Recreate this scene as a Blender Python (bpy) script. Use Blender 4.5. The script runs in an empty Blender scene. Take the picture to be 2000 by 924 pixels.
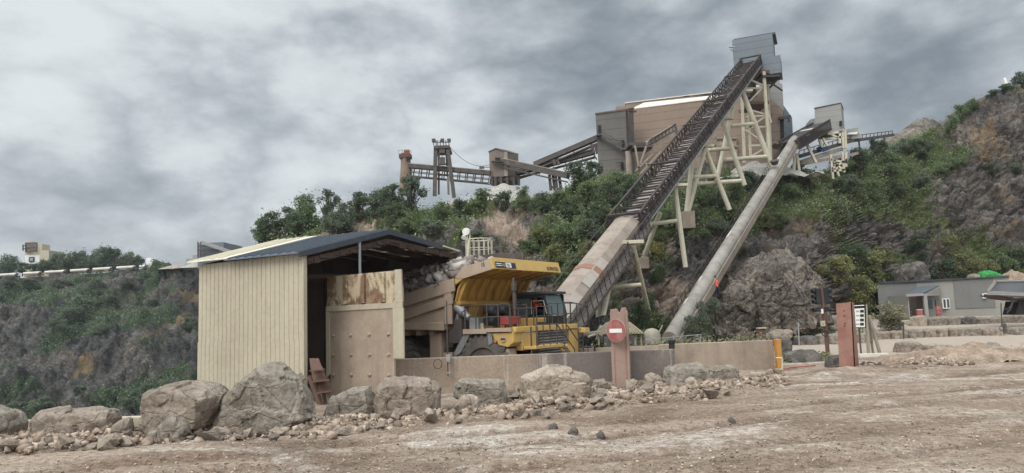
import bpy, bmesh, math, random
import numpy as np
from mathutils import Vector, Matrix, noise
from mathutils.bvhtree import BVHTree
random.seed(11); rng = np.random.default_rng(11)
S = bpy.context.scene; COL = S.collection
R_ = math.radians

# ------------------------------------------------------------------ camera (estimated from the photograph, 2000 x 924)
F, EYE, ROLL = 1450.0, 2.6, -0.035
PITCH = math.atan(158 * math.cos(ROLL) / F)
CAMR = (Matrix.Rotation(math.pi / 2 + PITCH, 3, 'X') @ Matrix.Rotation(ROLL, 3, 'Z'))
CAMP = Vector((0, 0, EYE))
def ray(x, y): return CAMR @ Vector(((x - 1000) / F, (462 - y) / F, -1.0))
def at(x, y, Y):
    d = ray(x, y); return CAMP + d * (Y / d.y)
def gr(x, y, z=0.0):
    d = ray(x, y); return CAMP + d * ((z - EYE) / d.z)
def px(p):
    c = CAMR.transposed() @ (Vector(p) - CAMP); return (1000 + F * c.x / -c.z, 462 - F * c.y / -c.z)
def onplane(x, y, p0, n):
    d = ray(x, y); n = Vector(n); return CAMP + d * ((Vector(p0) - CAMP).dot(n) / d.dot(n))

cam = bpy.data.cameras.new('camera'); camo = bpy.data.objects.new('camera', cam); COL.objects.link(camo)
cam.sensor_width = 36; cam.sensor_fit = 'HORIZONTAL'; cam.lens = 36 * F / 2000
cam.clip_start = 0.1; cam.clip_end = 5000
camo.matrix_world = Matrix.Translation(CAMP) @ CAMR.to_4x4()
S.camera = camo

# ------------------------------------------------------------------ helpers
ORG = {}
def tag(o, label=None, cat=None, group=None, kind=None):
    if label: o['label'] = label
    if cat: o['category'] = cat
    if group: o['group'] = group
    if kind: o['kind'] = kind
    return o
def thing(name, label, cat, loc=(0, 0, 0), rotz=0.0, group=None, local=False):
    o = bpy.data.objects.new(name, None); COL.objects.link(o); o.empty_display_size = .3
    o.location = loc; o.rotation_euler = (0, 0, rotz)
    ORG[o.name] = Vector((0, 0, 0)) if local else Vector(loc)
    return tag(o, label, cat, group)

def V(*a): return Vector(a[0] if len(a) == 1 else a)
class MB:
    def __init__(s): s.v = []; s.f = []
    def add(s, vs, fs):
        b = len(s.v); s.v += [tuple(v) for v in vs]; s.f += [tuple(b + i for i in f) for f in fs]; return s
    def box(s, c, sz, ax=None):
        ax = ax or (V(1, 0, 0), V(0, 1, 0), V(0, 0, 1)); c = V(c)
        h = [V(ax[i]) * (sz[i] / 2) for i in range(3)]
        vs = [c + h[0] * i + h[1] * j + h[2] * k for k in (-1, 1) for j in (-1, 1) for i in (-1, 1)]
        return s.add(vs, [(0, 2, 3, 1), (4, 5, 7, 6), (0, 1, 5, 4), (1, 3, 7, 5), (3, 2, 6, 7), (2, 0, 4, 6)])
    def mm(s, a, b):
        a = V(a); b = V(b); return s.box((a + b) / 2, [abs(b[i] - a[i]) for i in range(3)])
    def bar(s, a, b, w, h=None, up=(0, 0, 1)):
        a = V(a); b = V(b); d = (b - a); L = d.length
        if L < 1e-6: return s
        d /= L; up = V(up)
        if abs(d.dot(up)) > .98: up = V(0, 1, 0)
        x = d.cross(up).normalized(); y = x.cross(d)
        return s.box((a + b) / 2, (w, L, h or w), (x, d, y))
    def tube(s, a, b, r, r2=None, n=10, cap=True):
        a = V(a); b = V(b); r2 = r if r2 is None else r2; d = (b - a).normalized()
        up = V(0, 0, 1) if abs(d.z) < .95 else V(1, 0, 0)
        x = d.cross(up).normalized(); y = x.cross(d)
        vs = []
        for (p, q) in ((a, r), (b, r2)):
            vs += [p + (x * math.cos(2 * math.pi * i / n) + y * math.sin(2 * math.pi * i / n)) * q for i in range(n)]
        fs = [(i, (i + 1) % n, n + (i + 1) % n, n + i) for i in range(n)]
        if cap: fs += [tuple(range(n))[::-1], tuple(range(n, 2 * n))]
        return s.add(vs, fs)
    def path(s, pts, r, n=6):
        for a, b in zip(pts, pts[1:]): s.tube(a, b, r, n=n)
        return s
    def prism(s, poly, off):
        off = V(off); n = len(poly); vs = [V(p) for p in poly] + [V(p) + off for p in poly]
        return s.add(vs, [tuple(range(n))[::-1], tuple(range(n, 2 * n))] + [(i, (i + 1) % n, n + (i + 1) % n, n + i) for i in range(n)])
    def quad(s, *p): return s.add(p, [tuple(range(len(p)))])
    def lathe(s, c, axis, prof, n=32):
        # prof: list of (offset along axis, radius)
        a = V(axis).normalized(); up = V(0, 0, 1) if abs(a.z) < .9 else V(1, 0, 0)
        x = a.cross(up).normalized(); y = x.cross(a); c = V(c); vs = []
        for (o, r) in prof:
            vs += [c + a * o + (x * math.cos(2 * math.pi * i / n) + y * math.sin(2 * math.pi * i / n)) * r for i in range(n)]
        m = len(prof); fs = []
        for j in range(m - 1):
            fs += [(j * n + i, j * n + (i + 1) % n, (j + 1) * n + (i + 1) % n, (j + 1) * n + i) for i in range(n)]
        fs += [tuple(range(n))[::-1], tuple(range((m - 1) * n, m * n))]
        return s.add(vs, fs)
    def build(s, name, mat, parent=None, smooth=False, bevel=0.0, fix=True):
        me = bpy.data.meshes.new(name); vs = s.v
        if parent is not None: o0 = ORG[parent.name]
        else:
            a = np.array(vs); o0 = V((a[:, 0].min() + a[:, 0].max()) / 2, (a[:, 1].min() + a[:, 1].max()) / 2, a[:, 2].min())
        me.from_pydata([(v[0] - o0.x, v[1] - o0.y, v[2] - o0.z) for v in vs], [], s.f)
        if fix or bevel:
            bm = bmesh.new(); bm.from_mesh(me)
            if fix: bmesh.ops.recalc_face_normals(bm, faces=bm.faces)
            if bevel:
                es = [e for e in bm.edges if len(e.link_faces) == 2 and e.calc_face_angle(0) > .5]
                bmesh.ops.bevel(bm, geom=es, offset=bevel, segments=2, profile=.6, affect='EDGES', clamp_overlap=True)
            bm.to_mesh(me); bm.free()
        me.materials.append(mat)
        if smooth:
            me.polygons.foreach_set('use_smooth', [True] * len(me.polygons))
            try: me.set_sharp_from_angle(angle=R_(40))
            except Exception: pass
        o = bpy.data.objects.new(name, me); COL.objects.link(o)
        if parent is None: o.location = o0
        else: o.parent = parent
        ORG[o.name] = o0
        return o

def mesh_np(name, v, f, mat, parent=None, smooth=False):
    """numpy arrays -> ONE mesh object; f is (n,3) or (n,4)"""
    me = bpy.data.meshes.new(name); n, k = f.shape
    me.vertices.add(len(v)); me.vertices.foreach_set('co', np.ascontiguousarray(v, dtype=np.float32).ravel())
    me.loops.add(n * k); me.loops.foreach_set('vertex_index', np.ascontiguousarray(f, dtype=np.int32).ravel())
    me.polygons.add(n); me.polygons.foreach_set('loop_start', np.arange(0, n * k, k, dtype=np.int32))
    me.polygons.foreach_set('loop_total', np.full(n, k, dtype=np.int32))
    me.update(calc_edges=True); me.validate()
    if smooth: me.polygons.foreach_set('use_smooth', [True] * n)
    me.materials.append(mat)
    o = bpy.data.objects.new(name, me); COL.objects.link(o)
    if parent is not None: o.parent = parent
    return o
def addattr(o, name, vals):
    a = o.data.attributes.new(name, 'FLOAT', 'POINT'); a.data.foreach_set('value', np.ascontiguousarray(vals, dtype=np.float32).ravel())

def text_part(name, txt, size, mat, parent, origin, xdir, ydir, depth=.01, sx=1.0):
    cu = bpy.data.curves.new('t', 'FONT'); cu.body = txt; cu.size = size; cu.extrude = depth
    to = bpy.data.objects.new('t', cu); COL.objects.link(to)
    me = bpy.data.meshes.new_from_object(to.evaluated_get(bpy.context.evaluated_depsgraph_get()))
    bpy.data.objects.remove(to); bpy.data.curves.remove(cu)
    x = V(xdir).normalized(); y = V(ydir).normalized(); z = x.cross(y); o0 = ORG[parent.name]
    for v in me.vertices: v.co = V(origin) + x * (v.co.x * sx) + y * v.co.y + z * v.co.z - o0
    me.materials.clear(); me.materials.append(mat); me.name = name
    o = bpy.data.objects.new(name, me); COL.objects.link(o); o.parent = parent; return o

def copy_thing(root, loc, rotz=0.0, scale=1.0, label=None, group=None, rot=None):
    r = root.copy(); COL.objects.link(r); r.location = loc
    r.rotation_euler = rot if rot is not None else (0, 0, rotz)
    r.scale = (scale,) * 3 if not hasattr(scale, '__len__') else scale
    if label: r['label'] = label
    if group: r['group'] = group
    for ch in list(root.children):
        c = ch.copy(); COL.objects.link(c); c.parent = r
        for g in list(ch.children):
            d = g.copy(); COL.objects.link(d); d.parent = c
    return r

# ------------------------------------------------------------------ world and sun (overcast)
SUN_EL, SUN_AZ = R_(40), R_(212)      # azimuth clockwise from +Y: light from behind, over the left shoulder
def build_world():
    w = bpy.data.worlds.new('World'); S.world = w; w.use_nodes = True
    nt = w.node_tree; nt.nodes.clear(); N = nt.nodes.new; L = nt.links.new
    out = N('ShaderNodeOutputWorld'); mix = N('ShaderNodeMixShader'); L(mix.outputs[0], out.inputs[0])
    sky = N('ShaderNodeTexSky'); sky.sky_type = 'NISHITA'; sky.sun_disc = False
    sky.sun_elevation = SUN_EL; sky.sun_rotation = SUN_AZ; sky.dust_density = 3
    b1 = N('ShaderNodeBackground'); b1.inputs[1].default_value = .1; L(sky.outputs[0], b1.inputs[0])
    b2 = N('ShaderNodeBackground'); b2.inputs[1].default_value = 1.0
    L(b1.outputs[0], mix.inputs[1]); L(b2.outputs[0], mix.inputs[2]); mix.inputs[0].default_value = .93
    tc = N('ShaderNodeTexCoord'); sep = N('ShaderNodeSeparateXYZ'); L(tc.outputs['Generated'], sep.inputs[0])
    def math_(op, a, b=None, c=None):
        m = N('ShaderNodeMath'); m.operation = op
        for i, q in enumerate((a, b, c)):
            if q is None: continue
            if hasattr(q, 'links') or hasattr(q, 'is_linked'): L(q, m.inputs[i])
            else: m.inputs[i].default_value = q
        return m.outputs[0]
    # cloud deck: direction projected so that clouds flatten towards the horizon
    den = 1.0
    comb = N('ShaderNodeCombineXYZ')
    L(sep.outputs[0], comb.inputs[0]); L(sep.outputs[1], comb.inputs[1]); L(math_('MULTIPLY', sep.outputs[2], 1.9), comb.inputs[2])
    def fbm(scale, det, rough, dist, off):
        mp = N('ShaderNodeMapping'); mp.inputs['Location'].default_value = off; L(comb.outputs[0], mp.inputs[0])
        n = N('ShaderNodeTexNoise'); n.inputs['Scale'].default_value = scale; n.inputs['Detail'].default_value = det
        n.inputs['Roughness'].default_value = rough; n.inputs['Distortion'].default_value = dist; L(mp.outputs[0], n.inputs['Vector']); return n.outputs[0]
    big = fbm(2.3, 2, .5, 0, (3.4, 1.7, .4)); mid = fbm(4.8, 10, .56, 0, (7.3, 2.2, 4.1)); fine = fbm(13.0, 6, .6, 0, (1.3, 9.2, 2.1))
    bil = math_('MULTIPLY', math_('ABSOLUTE', math_('SUBTRACT', fbm(3.6, 8, .52, 0, (2.2, 5.1, 8.4)), .5)), 2.0)
    v = math_('ADD', math_('ADD', math_('MULTIPLY', big, .56), math_('MULTIPLY', mid, .58)), math_('ADD', math_('MULTIPLY', fine, .12), math_('MULTIPLY', bil, .55)))
    # brighter break in the deck towards the left of the view
    vm = N('ShaderNodeVectorMath'); vm.operation = 'DOT_PRODUCT'; L(tc.outputs['Generated'], vm.inputs[0]); vm.inputs[1].default_value = V(-.62, .74, .28).normalized()
    v = math_('ADD', v, math_('MULTIPLY', math_('POWER', math_('MAXIMUM', vm.outputs['Value'], 0.0), 7.0), .115))
    ramp = N('ShaderNodeValToRGB'); L(v, ramp.inputs[0]); e = ramp.color_ramp.elements
    e[0].position = .53; e[0].color = (.23, .265, .30, 1); e[1].position = .92; e[1].color = (.77, .82, .835, 1)
    for p, c in ((.62, (.32, .36, .395)), (.69, (.42, .46, .495)), (.75, (.52, .565, .60)), (.82, (.66, .71, .735))):
        q = ramp.color_ramp.elements.new(p); q.color = (*c, 1)
    # an overcast sky is about three times as bright overhead as at the horizon
    g = N('ShaderNodeMapRange'); g.interpolation_type = 'SMOOTHSTEP'; L(sep.outputs[2], g.inputs[0])
    g.inputs[1].default_value = .40; g.inputs[2].default_value = .85; g.inputs[3].default_value = 1.0; g.inputs[4].default_value = 2.6
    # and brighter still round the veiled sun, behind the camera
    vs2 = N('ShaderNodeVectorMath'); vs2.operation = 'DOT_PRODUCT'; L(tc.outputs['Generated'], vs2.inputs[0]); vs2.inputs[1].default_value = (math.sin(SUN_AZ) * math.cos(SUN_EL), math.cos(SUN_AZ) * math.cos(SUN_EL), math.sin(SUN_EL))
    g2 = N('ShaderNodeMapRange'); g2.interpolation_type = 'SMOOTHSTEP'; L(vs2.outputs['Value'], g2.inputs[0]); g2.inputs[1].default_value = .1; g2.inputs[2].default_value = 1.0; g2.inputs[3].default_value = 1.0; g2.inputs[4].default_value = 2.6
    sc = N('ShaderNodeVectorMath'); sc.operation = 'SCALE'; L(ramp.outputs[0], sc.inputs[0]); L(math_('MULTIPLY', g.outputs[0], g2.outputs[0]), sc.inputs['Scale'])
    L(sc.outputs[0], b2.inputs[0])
build_world()
sl = bpy.data.lights.new('sun', 'SUN'); sl.energy = 1.5; sl.angle = R_(28); sl.color = (1, .96, .9)
so = bpy.data.objects.new('sun', sl); COL.objects.link(so)
sd = V(math.sin(SUN_AZ) * math.cos(SUN_EL), math.cos(SUN_AZ) * math.cos(SUN_EL), math.sin(SUN_EL))
so.rotation_euler = sd.to_track_quat('Z', 'Y').to_euler(); so.location = (0, 0, 60)
vs_ = S.view_settings; S.display_settings.display_device = 'sRGB'
vs_.view_transform = 'Standard'; vs_.look = 'None'; vs_.exposure = 0.02; vs_.gamma = 1; vs_.use_curve_mapping = False
S.cycles.max_bounces = 6; S.cycles.diffuse_bounces = 3; S.cycles.transparent_max_bounces = 8
S.cycles.use_denoising = True
try: S.cycles.denoising_prefilter = 'NONE'
except Exception: pass

# ------------------------------------------------------------------ materials
def hexc(r, g, b):
    f = lambda c: (c / 255 / 12.92) if c / 255 <= .04045 else ((c / 255 + .055) / 1.055) ** 2.4
    return (f(r), f(g), f(b))
class Mat:
    def __init__(s, name, rough=.85, metal=0.0, spec=.25):
        s.m = bpy.data.materials.new(name); s.m.use_nodes = True; s.nt = s.m.node_tree
        s.b = s.nt.nodes['Principled BSDF']; s.b.inputs['Roughness'].default_value = rough; s.b.inputs['Metallic'].default_value = metal
        s.b.inputs['Specular IOR Level'].default_value = spec
        s.tc = s.nt.nodes.new('ShaderNodeTexCoord')
    def N(s, t): return s.nt.nodes.new(t)
    def L(s, a, b): s.nt.links.new(a, b)
    def coord(s, sc=(1, 1, 1), src='Object', off=(0, 0, 0), rot=(0, 0, 0)):
        mp = s.N('ShaderNodeMapping'); mp.inputs['Scale'].default_value = sc; mp.inputs['Location'].default_value = off; mp.inputs['Rotation'].default_value = rot
        s.L(s.tc.outputs[src], mp.inputs[0]); return mp.outputs[0]
    def noise(s, scale, det=4, rough=.55, sc=(1, 1, 1), dist=0, off=(0, 0, 0), src='Object', rot=(0, 0, 0)):
        n = s.N('ShaderNodeTexNoise'); n.inputs['Scale'].default_value = scale; n.inputs['Detail'].default_value = det
        n.inputs['Roughness'].default_value = rough; n.inputs['Distortion'].default_value = dist; s.L(s.coord(sc, src, off, rot), n.inputs['Vector']); return n.outputs[0]
    def vor(s, scale, sc=(1, 1, 1), feat='F1', out='Distance', src='Object', off=(0, 0, 0)):
        n = s.N('ShaderNodeTexVoronoi'); n.feature = feat; n.inputs['Scale'].default_value = scale; s.L(s.coord(sc, src, off), n.inputs['Vector']); return n.outputs[out]
    def ramp(s, f, stops):
        r = s.N('ShaderNodeValToRGB'); s.L(f, r.inputs[0]); e = r.color_ramp.elements
        while len(e) < len(stops): e.new(.5)
        for i, (p, c) in enumerate(stops):
            e[i].position = p; e[i].color = (*c, 1) if hasattr(c, '__len__') else (c, c, c, 1)
        return r.outputs[0]
    def mix(s, f, a, b, mode='MIX'):
        m = s.N('ShaderNodeMix'); m.data_type = 'RGBA'; m.blend_type = mode; m.clamp_factor = True
        for i, q in ((0, f), (6, a), (7, b)):
            if hasattr(q, 'is_linked'): s.L(q, m.inputs[i])
            else: m.inputs[i].default_value = q if i == 0 else (*q, 1)
        return m.outputs[2]
    def math(s, op, a, b=None):
        m = s.N('ShaderNodeMath'); m.operation = op
        for i, q in enumerate((a, b)):
            if q is None: continue
            if hasattr(q, 'is_linked'): s.L(q, m.inputs[i])
            else: m.inputs[i].default_value = q
        return m.outputs[0]
    def attr(s, name):
        a = s.N('ShaderNodeAttribute'); a.attribute_name = name; return a.outputs['Fac']
    def color(s, c):
        if hasattr(c, 'is_linked'): s.L(c, s.b.inputs['Base Color'])
        else: s.b.inputs['Base Color'].default_value = (*c, 1)
        return s
    def bump(s, h, strength=.4, dist=.05):
        b = s.N('ShaderNodeBump'); b.inputs['Strength'].default_value = strength; b.inputs['Distance'].default_value = dist
        s.L(h, b.inputs['Height']); s.L(b.outputs[0], s.b.inputs['Normal']); return s
def paint(name, c, dirt=None, amt=.5, scale=1.2, rough=.6, metal=0.0, streak=True, bump=.15, spec=.3, seed=0, lines=0):
    """painted or bare sheet surface with patchy dust and vertical run marks"""
    M = Mat(name, rough, metal, spec); d = dirt or tuple(x * .55 + .03 for x in c); o = (seed * 3.7, seed * 1.9, seed * 2.3)
    n1 = M.noise(scale, 6, .62, off=o); f = M.ramp(n1, [(.42, 0.0), (.70, 1.0)])
    col = M.mix(M.math('MULTIPLY', f, amt), c, d)
    if streak:
        n2 = M.noise(scale * 3, 4, .6, sc=(1, 1, .12), off=o); g = M.ramp(n2, [(.5, 0.0), (.72, 1.0)])
        col = M.mix(M.math('MULTIPLY', g, amt * .7), col, d)
    if lines:
        sp = M.N('ShaderNodeSeparateXYZ'); M.L(M.tc.outputs['Object'], sp.inputs[0])
        fr = M.math('FRACT', M.math('DIVIDE', sp.outputs[2], lines)); ln = M.math('LESS_THAN', fr, .10); sh = M.ramp(M.noise(.5, 2, .5, sc=(.3, .3, 2.0 / lines), off=o), [(.35, 0.0), (.65, .35)])
        col = M.mix(sh, col, d); col = M.mix(M.math('MULTIPLY', ln, .45), col, tuple(x * .55 for x in d))
    n3 = M.noise(scale * 14, 3, .6, off=o); col = M.mix(.12, col, M.ramp(n3, [(.3, .2), (.7, .8)]), 'OVERLAY')
    M.color(col); M.bump(n3, bump, .01); return M.m

def rockmat(name, cols, scale=1.0, crack=.5, ridges=0.0):
    M = Mat(name, .93, 0, .12)
    n1 = M.noise(.9 * scale, 8, .62, dist=.4); c = M.ramp(n1, [(.30, cols[0]), (.48, cols[1]), (.62, cols[2]), (.78, cols[3])])
    n2 = M.noise(7 * scale, 6, .65); c = M.mix(.55, c, M.ramp(n2, [(.28, .16), (.5, .5), (.72, .80)]), 'OVERLAY')
    vd = M.vor(1.3 * scale, feat='DISTANCE_TO_EDGE'); cr = M.ramp(vd, [(0.0, 1.0), (.02, 0.0)])
    c = M.mix(M.math('MULTIPLY', cr, crack * .35), c, tuple(x * .35 for x in cols[0]))
    if ridges:
        for s_, w_ in ((1.1, .03), (3.2, .035)):
            rg = M.ramp(M.math('ABSOLUTE', M.math('SUBTRACT', M.noise(s_ * scale, 7, .62, dist=.7, off=(s_, 1, 2), sc=(1, 1, .7)), .5)), [(.0, 1.0), (w_, 0.0)]); c = M.mix(M.math('MULTIPLY', rg, ridges), c, tuple(x * .3 for x in cols[0]))
    M.color(c)
    h = M.math('ADD', M.noise(4 * scale, 10, .68), M.math('MULTIPLY', cr, -.25)); M.bump(h, .7, .12 / scale); return M.m

def leafmat(name, cols, trans=.42):
    M = Mat(name, .6, 0, .2)
    gi = M.N('ShaderNodeNewGeometry'); oi = M.N('ShaderNodeObjectInfo')
    c = M.ramp(gi.outputs['Random Per Island'], [(0, cols[0]), (.45, cols[1]), (.8, cols[2]), (1, cols[3])])
    n = M.noise(.55, 3, .6, src='Object'); c = M.mix(.5, c, M.ramp(n, [(.3, .25), (.7, .72)]), 'OVERLAY')
    c = M.mix(.35, c, M.ramp(oi.outputs['Random'], [(0, .30), (1, .68)]), 'OVERLAY')
    M.color(c)
    t = M.N('ShaderNodeBsdfTranslucent'); M.L(c, t.inputs[0]); mx = M.N('ShaderNodeMixShader'); mx.inputs[0].default_value = trans
    o = M.nt.nodes['Material Output']; M.L(M.b.outputs[0], mx.inputs[1]); M.L(t.outputs[0], mx.inputs[2]); M.L(mx.outputs[0], o.inputs[0]); return M.m

DUST = hexc(168, 146, 130)
m_rafter = paint('dark_rusty_beam', hexc(74, 58, 51), hexc(56, 47, 44), .6, 1.2, .9)
m_cream = paint('cream_sheet', hexc(178, 167, 145), hexc(150, 137, 117), .5, .5, .55, bump=.05)
m_roof = paint('slate_roof_sheet', hexc(86, 94, 104), hexc(112, 108, 104), .3, .7, .34, spec=.5)
m_rooftrim = paint('dark_trim', hexc(62, 68, 76), hexc(96, 92, 88), .3, 1, .5)
m_cream_roof = paint('pale_roof_sheet', hexc(214, 206, 186), hexc(170, 158, 136), .3, .7, .6)
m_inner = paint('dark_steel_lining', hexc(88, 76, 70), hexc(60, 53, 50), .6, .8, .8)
m_rustpanel = paint('dusty_steel_plate', hexc(166, 149, 131), hexc(136, 115, 98), .75, .9, .85)
m_rust = paint('rusty_steel', hexc(98, 74, 64), hexc(74, 58, 52), .6, 1.2, .85)
m_rustred = paint('rust_red_steel', hexc(136, 92, 80), hexc(166, 138, 122), .6, .8, .8, seed=2)
def stainedconcrete():
    M = Mat('stained_concrete', .92, 0, .15); c = M.ramp(M.noise(.9, 6, .6), [(.35, hexc(160, 142, 125)), (.65, hexc(146, 129, 113))])
    st = M.noise(.8, 5, .6, sc=(1, 1, .25), dist=.3); sp = M.N('ShaderNodeSeparateXYZ'); M.L(M.tc.outputs['Object'], sp.inputs[0])
    mr = M.N('ShaderNodeMapRange'); mr.interpolation_type = 'SMOOTHSTEP'; M.L(M.math('ADD', sp.outputs[0], M.math('MULTIPLY', st, 2.4)), mr.inputs[0]); mr.inputs[1].default_value = .2; mr.inputs[2].default_value = 2.4
    damp = M.math('MULTIPLY', mr.outputs[0], M.ramp(st, [(.30, .35), (.5, 1.0)])); c = M.mix(M.math('MULTIPLY', damp, .8), c, hexc(98, 92, 90))
    run = M.ramp(M.noise(2.6, 4, .6, sc=(1, 1, .07)), [(.60, 0.0), (.66, 1.0)]); c = M.mix(M.math('MULTIPLY', run, .45), c, hexc(188, 178, 168))
    n = M.noise(12, 5, .65); c = M.mix(.3, c, M.ramp(n, [(.3, .2), (.7, .8)]), 'OVERLAY'); M.color(c); M.bump(n, .4, .02); return M.m
m_concrete = stainedconcrete()
m_concrete2 = paint('dusty_concrete', hexc(160, 143, 126), hexc(124, 110, 98), .8, .8, .92, bump=.4, seed=3)
m_pinkcon = paint('dusty_pillar', hexc(158, 132, 118), hexc(126, 104, 94), .5, 1.1, .9, bump=.4, seed=4)
m_galv = paint('galvanised_steel', hexc(150, 152, 152), hexc(120, 112, 104), .4, 2, .5, .3)
m_darksteel = paint('dark_steel', hexc(72, 66, 63), hexc(104, 92, 84), .6, 1.5, .75)
m_trussdark = paint('dark_truss_steel', hexc(60, 53, 51), hexc(86, 76, 71), .5, 1.2, .75, seed=5)
m_slat = paint('belt_slat', hexc(150, 137, 128), hexc(112, 100, 94), .6, .9, .85, seed=6)
m_leg = paint('cream_pipe', hexc(192, 184, 162), hexc(156, 140, 120), .5, .6, .65, seed=7)
m_tube = paint('dusty_conveyor_cover', hexc(148, 135, 122), hexc(118, 104, 94), .75, .8, .85, seed=8)
m_tube2 = paint('pale_conveyor_cover', hexc(154, 147, 137), hexc(112, 104, 96), .75, .5, .85, seed=9)
m_brownclad = paint('brown_cladding', hexc(142, 123, 107), hexc(118, 102, 89), .5, .22, .85, seed=10, lines=1.15)
m_greyclad = paint('grey_cladding', hexc(110, 117, 122), hexc(98, 100, 102), .3, .3, .7, seed=11, lines=.9)
m_greyclad2 = paint('pale_grey_cladding', hexc(140, 139, 134), hexc(140, 136, 130), .45, .3, .7, seed=12, lines=.9)
m_block = paint('grey_blockwork', hexc(108, 104, 98), hexc(86, 82, 77), .6, .4, .9, seed=13, lines=1.4)
m_paleroof = paint('pale_roof', hexc(205, 198, 184), hexc(170, 156, 140), .4, .4, .8)
m_yellow = paint('yellow_truck_paint', hexc(200, 163, 84), hexc(172, 148, 114), .75, 1.1, .5, spec=.4)
m_yellow2 = paint('dirty_yellow_paint', hexc(180, 142, 74), hexc(132, 100, 62), .6, 1.0, .6)
m_truckdust = paint('dust_covered_body', hexc(172, 151, 132), hexc(152, 131, 113), .5, .9, .9)
m_black = paint('black_rubber', hexc(84, 79, 75), hexc(128, 115, 104), .55, 2.5, .9, streak=False)
m_blacksteel = paint('black_paint', hexc(36, 36, 38), hexc(70, 66, 62), .4, 2, .6)
m_white = paint('white_paint', hexc(225, 222, 214), hexc(180, 172, 160), .25, 1, .6)
m_red = paint('faded_red', hexc(146, 78, 78), hexc(160, 124, 114), .7, 3, .6)
m_redpaint = paint('red_paint', hexc(160, 60, 55), hexc(140, 100, 90), .4, 2, .6)
m_orange = paint('orange_post', hexc(180, 130, 64), hexc(150, 110, 70), .4, 3, .7)
m_navy = paint('navy_plate', hexc(44, 46, 66), hexc(64, 64, 76), .3, 3, .5, streak=False)
m_letter = paint('dark_lettering', hexc(58, 40, 52), hexc(80, 60, 60), .3, 5, .6, streak=False)
m_wood = paint('weathered_wood', hexc(150, 142, 126), hexc(112, 104, 92), .5, 2, .9)
m_render = paint('grey_render', hexc(146, 143, 136), hexc(130, 127, 120), .4, .5, .9)
m_render2 = paint('darker_grey_render', hexc(118, 117, 114), hexc(106, 105, 102), .4, .5, .9)
m_hivis = paint('orange_cloth', hexc(236, 84, 52), hexc(214, 74, 48), .3, 4, .8, streak=False)
m_skin = paint('skin', hexc(190, 146, 122), hexc(170, 124, 102), .3, 8, .6, streak=False)
m_clothdark = paint('dark_cloth', hexc(52, 54, 62), hexc(40, 42, 48), .4, 6, .9, streak=False)
m_green = paint('green_sheet', hexc(52, 136, 66), hexc(44, 108, 56), .4, 1, .6)
m_blue = paint('blue_sign', hexc(44, 58, 90), hexc(56, 68, 92), .2, 1, .6, streak=False)
def glassmat(name, c, rough=.08):
    M = Mat(name, rough, 0, .6); M.color(c); return M.m
m_glass = glassmat('window_glass', hexc(44, 56, 58)); m_cabglass = glassmat('cab_glass', hexc(80, 96, 97), .12)
m_dark = glassmat('dark_opening', (.012, .011, .011), .9)
# ------------------------------------------------------------------ terrain
def sst(a, b, x):
    t = np.clip((np.asarray(x, float) - a) / (b - a), 0, 1); return t * t * (3 - 2 * t)
BL = [gr(x, y) for x, y in ((-400, 872), (0, 864), (200, 860), (600, 836), (900, 816), (1300, 778), (1500, 745), (1700, 722), (1980, 690))]
BLX = np.array([p.x for p in BL]); BLY = np.array([p.y for p in BL])
TYAW = R_(33); TF = V(math.cos(TYAW), -math.sin(TYAW), 0); TL = V(math.sin(TYAW), math.cos(TYAW), 0)
TC = at(960, 503, 30.3); TC.z = 0; TORG = TC + TL * 2.75; TORG.z = -0.7
def gz(x, y):
    x = np.asarray(x, float); y = np.asarray(y, float)
    z = sst(56, 86, y) * sst(8, 18, x) * .95
    b = np.interp(x, BLX, BLY)
    z = z + .22 * np.exp(-((y - b) / 1.0) ** 2) * (.6 + .4 * np.sin(x * 1.7) * np.sin(x * .63 + 1))
    # truck bay, a little lower than the yard
    dx, dy = x - TORG.x, y - TORG.y
    u = dx * TF.x + dy * TF.y; w = dx * TL.x + dy * TL.y
    z = z - .7 * sst(-13, -12, u) * sst(6.5, 4.5, u) * sst(-4.2, -3.4, w) * sst(6.5, 5.5, w)
    # the quarry pit beyond the boulders
    g = sst(20.9, 24.5, y) * sst(-9.6, -11.4, x) + sst(38, 46, y) * sst(3, -4, x)
    z = z - 34 * np.clip(g, 0, 1)
    return z
def ground_z(x, y): return float(gz(x, y))

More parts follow.
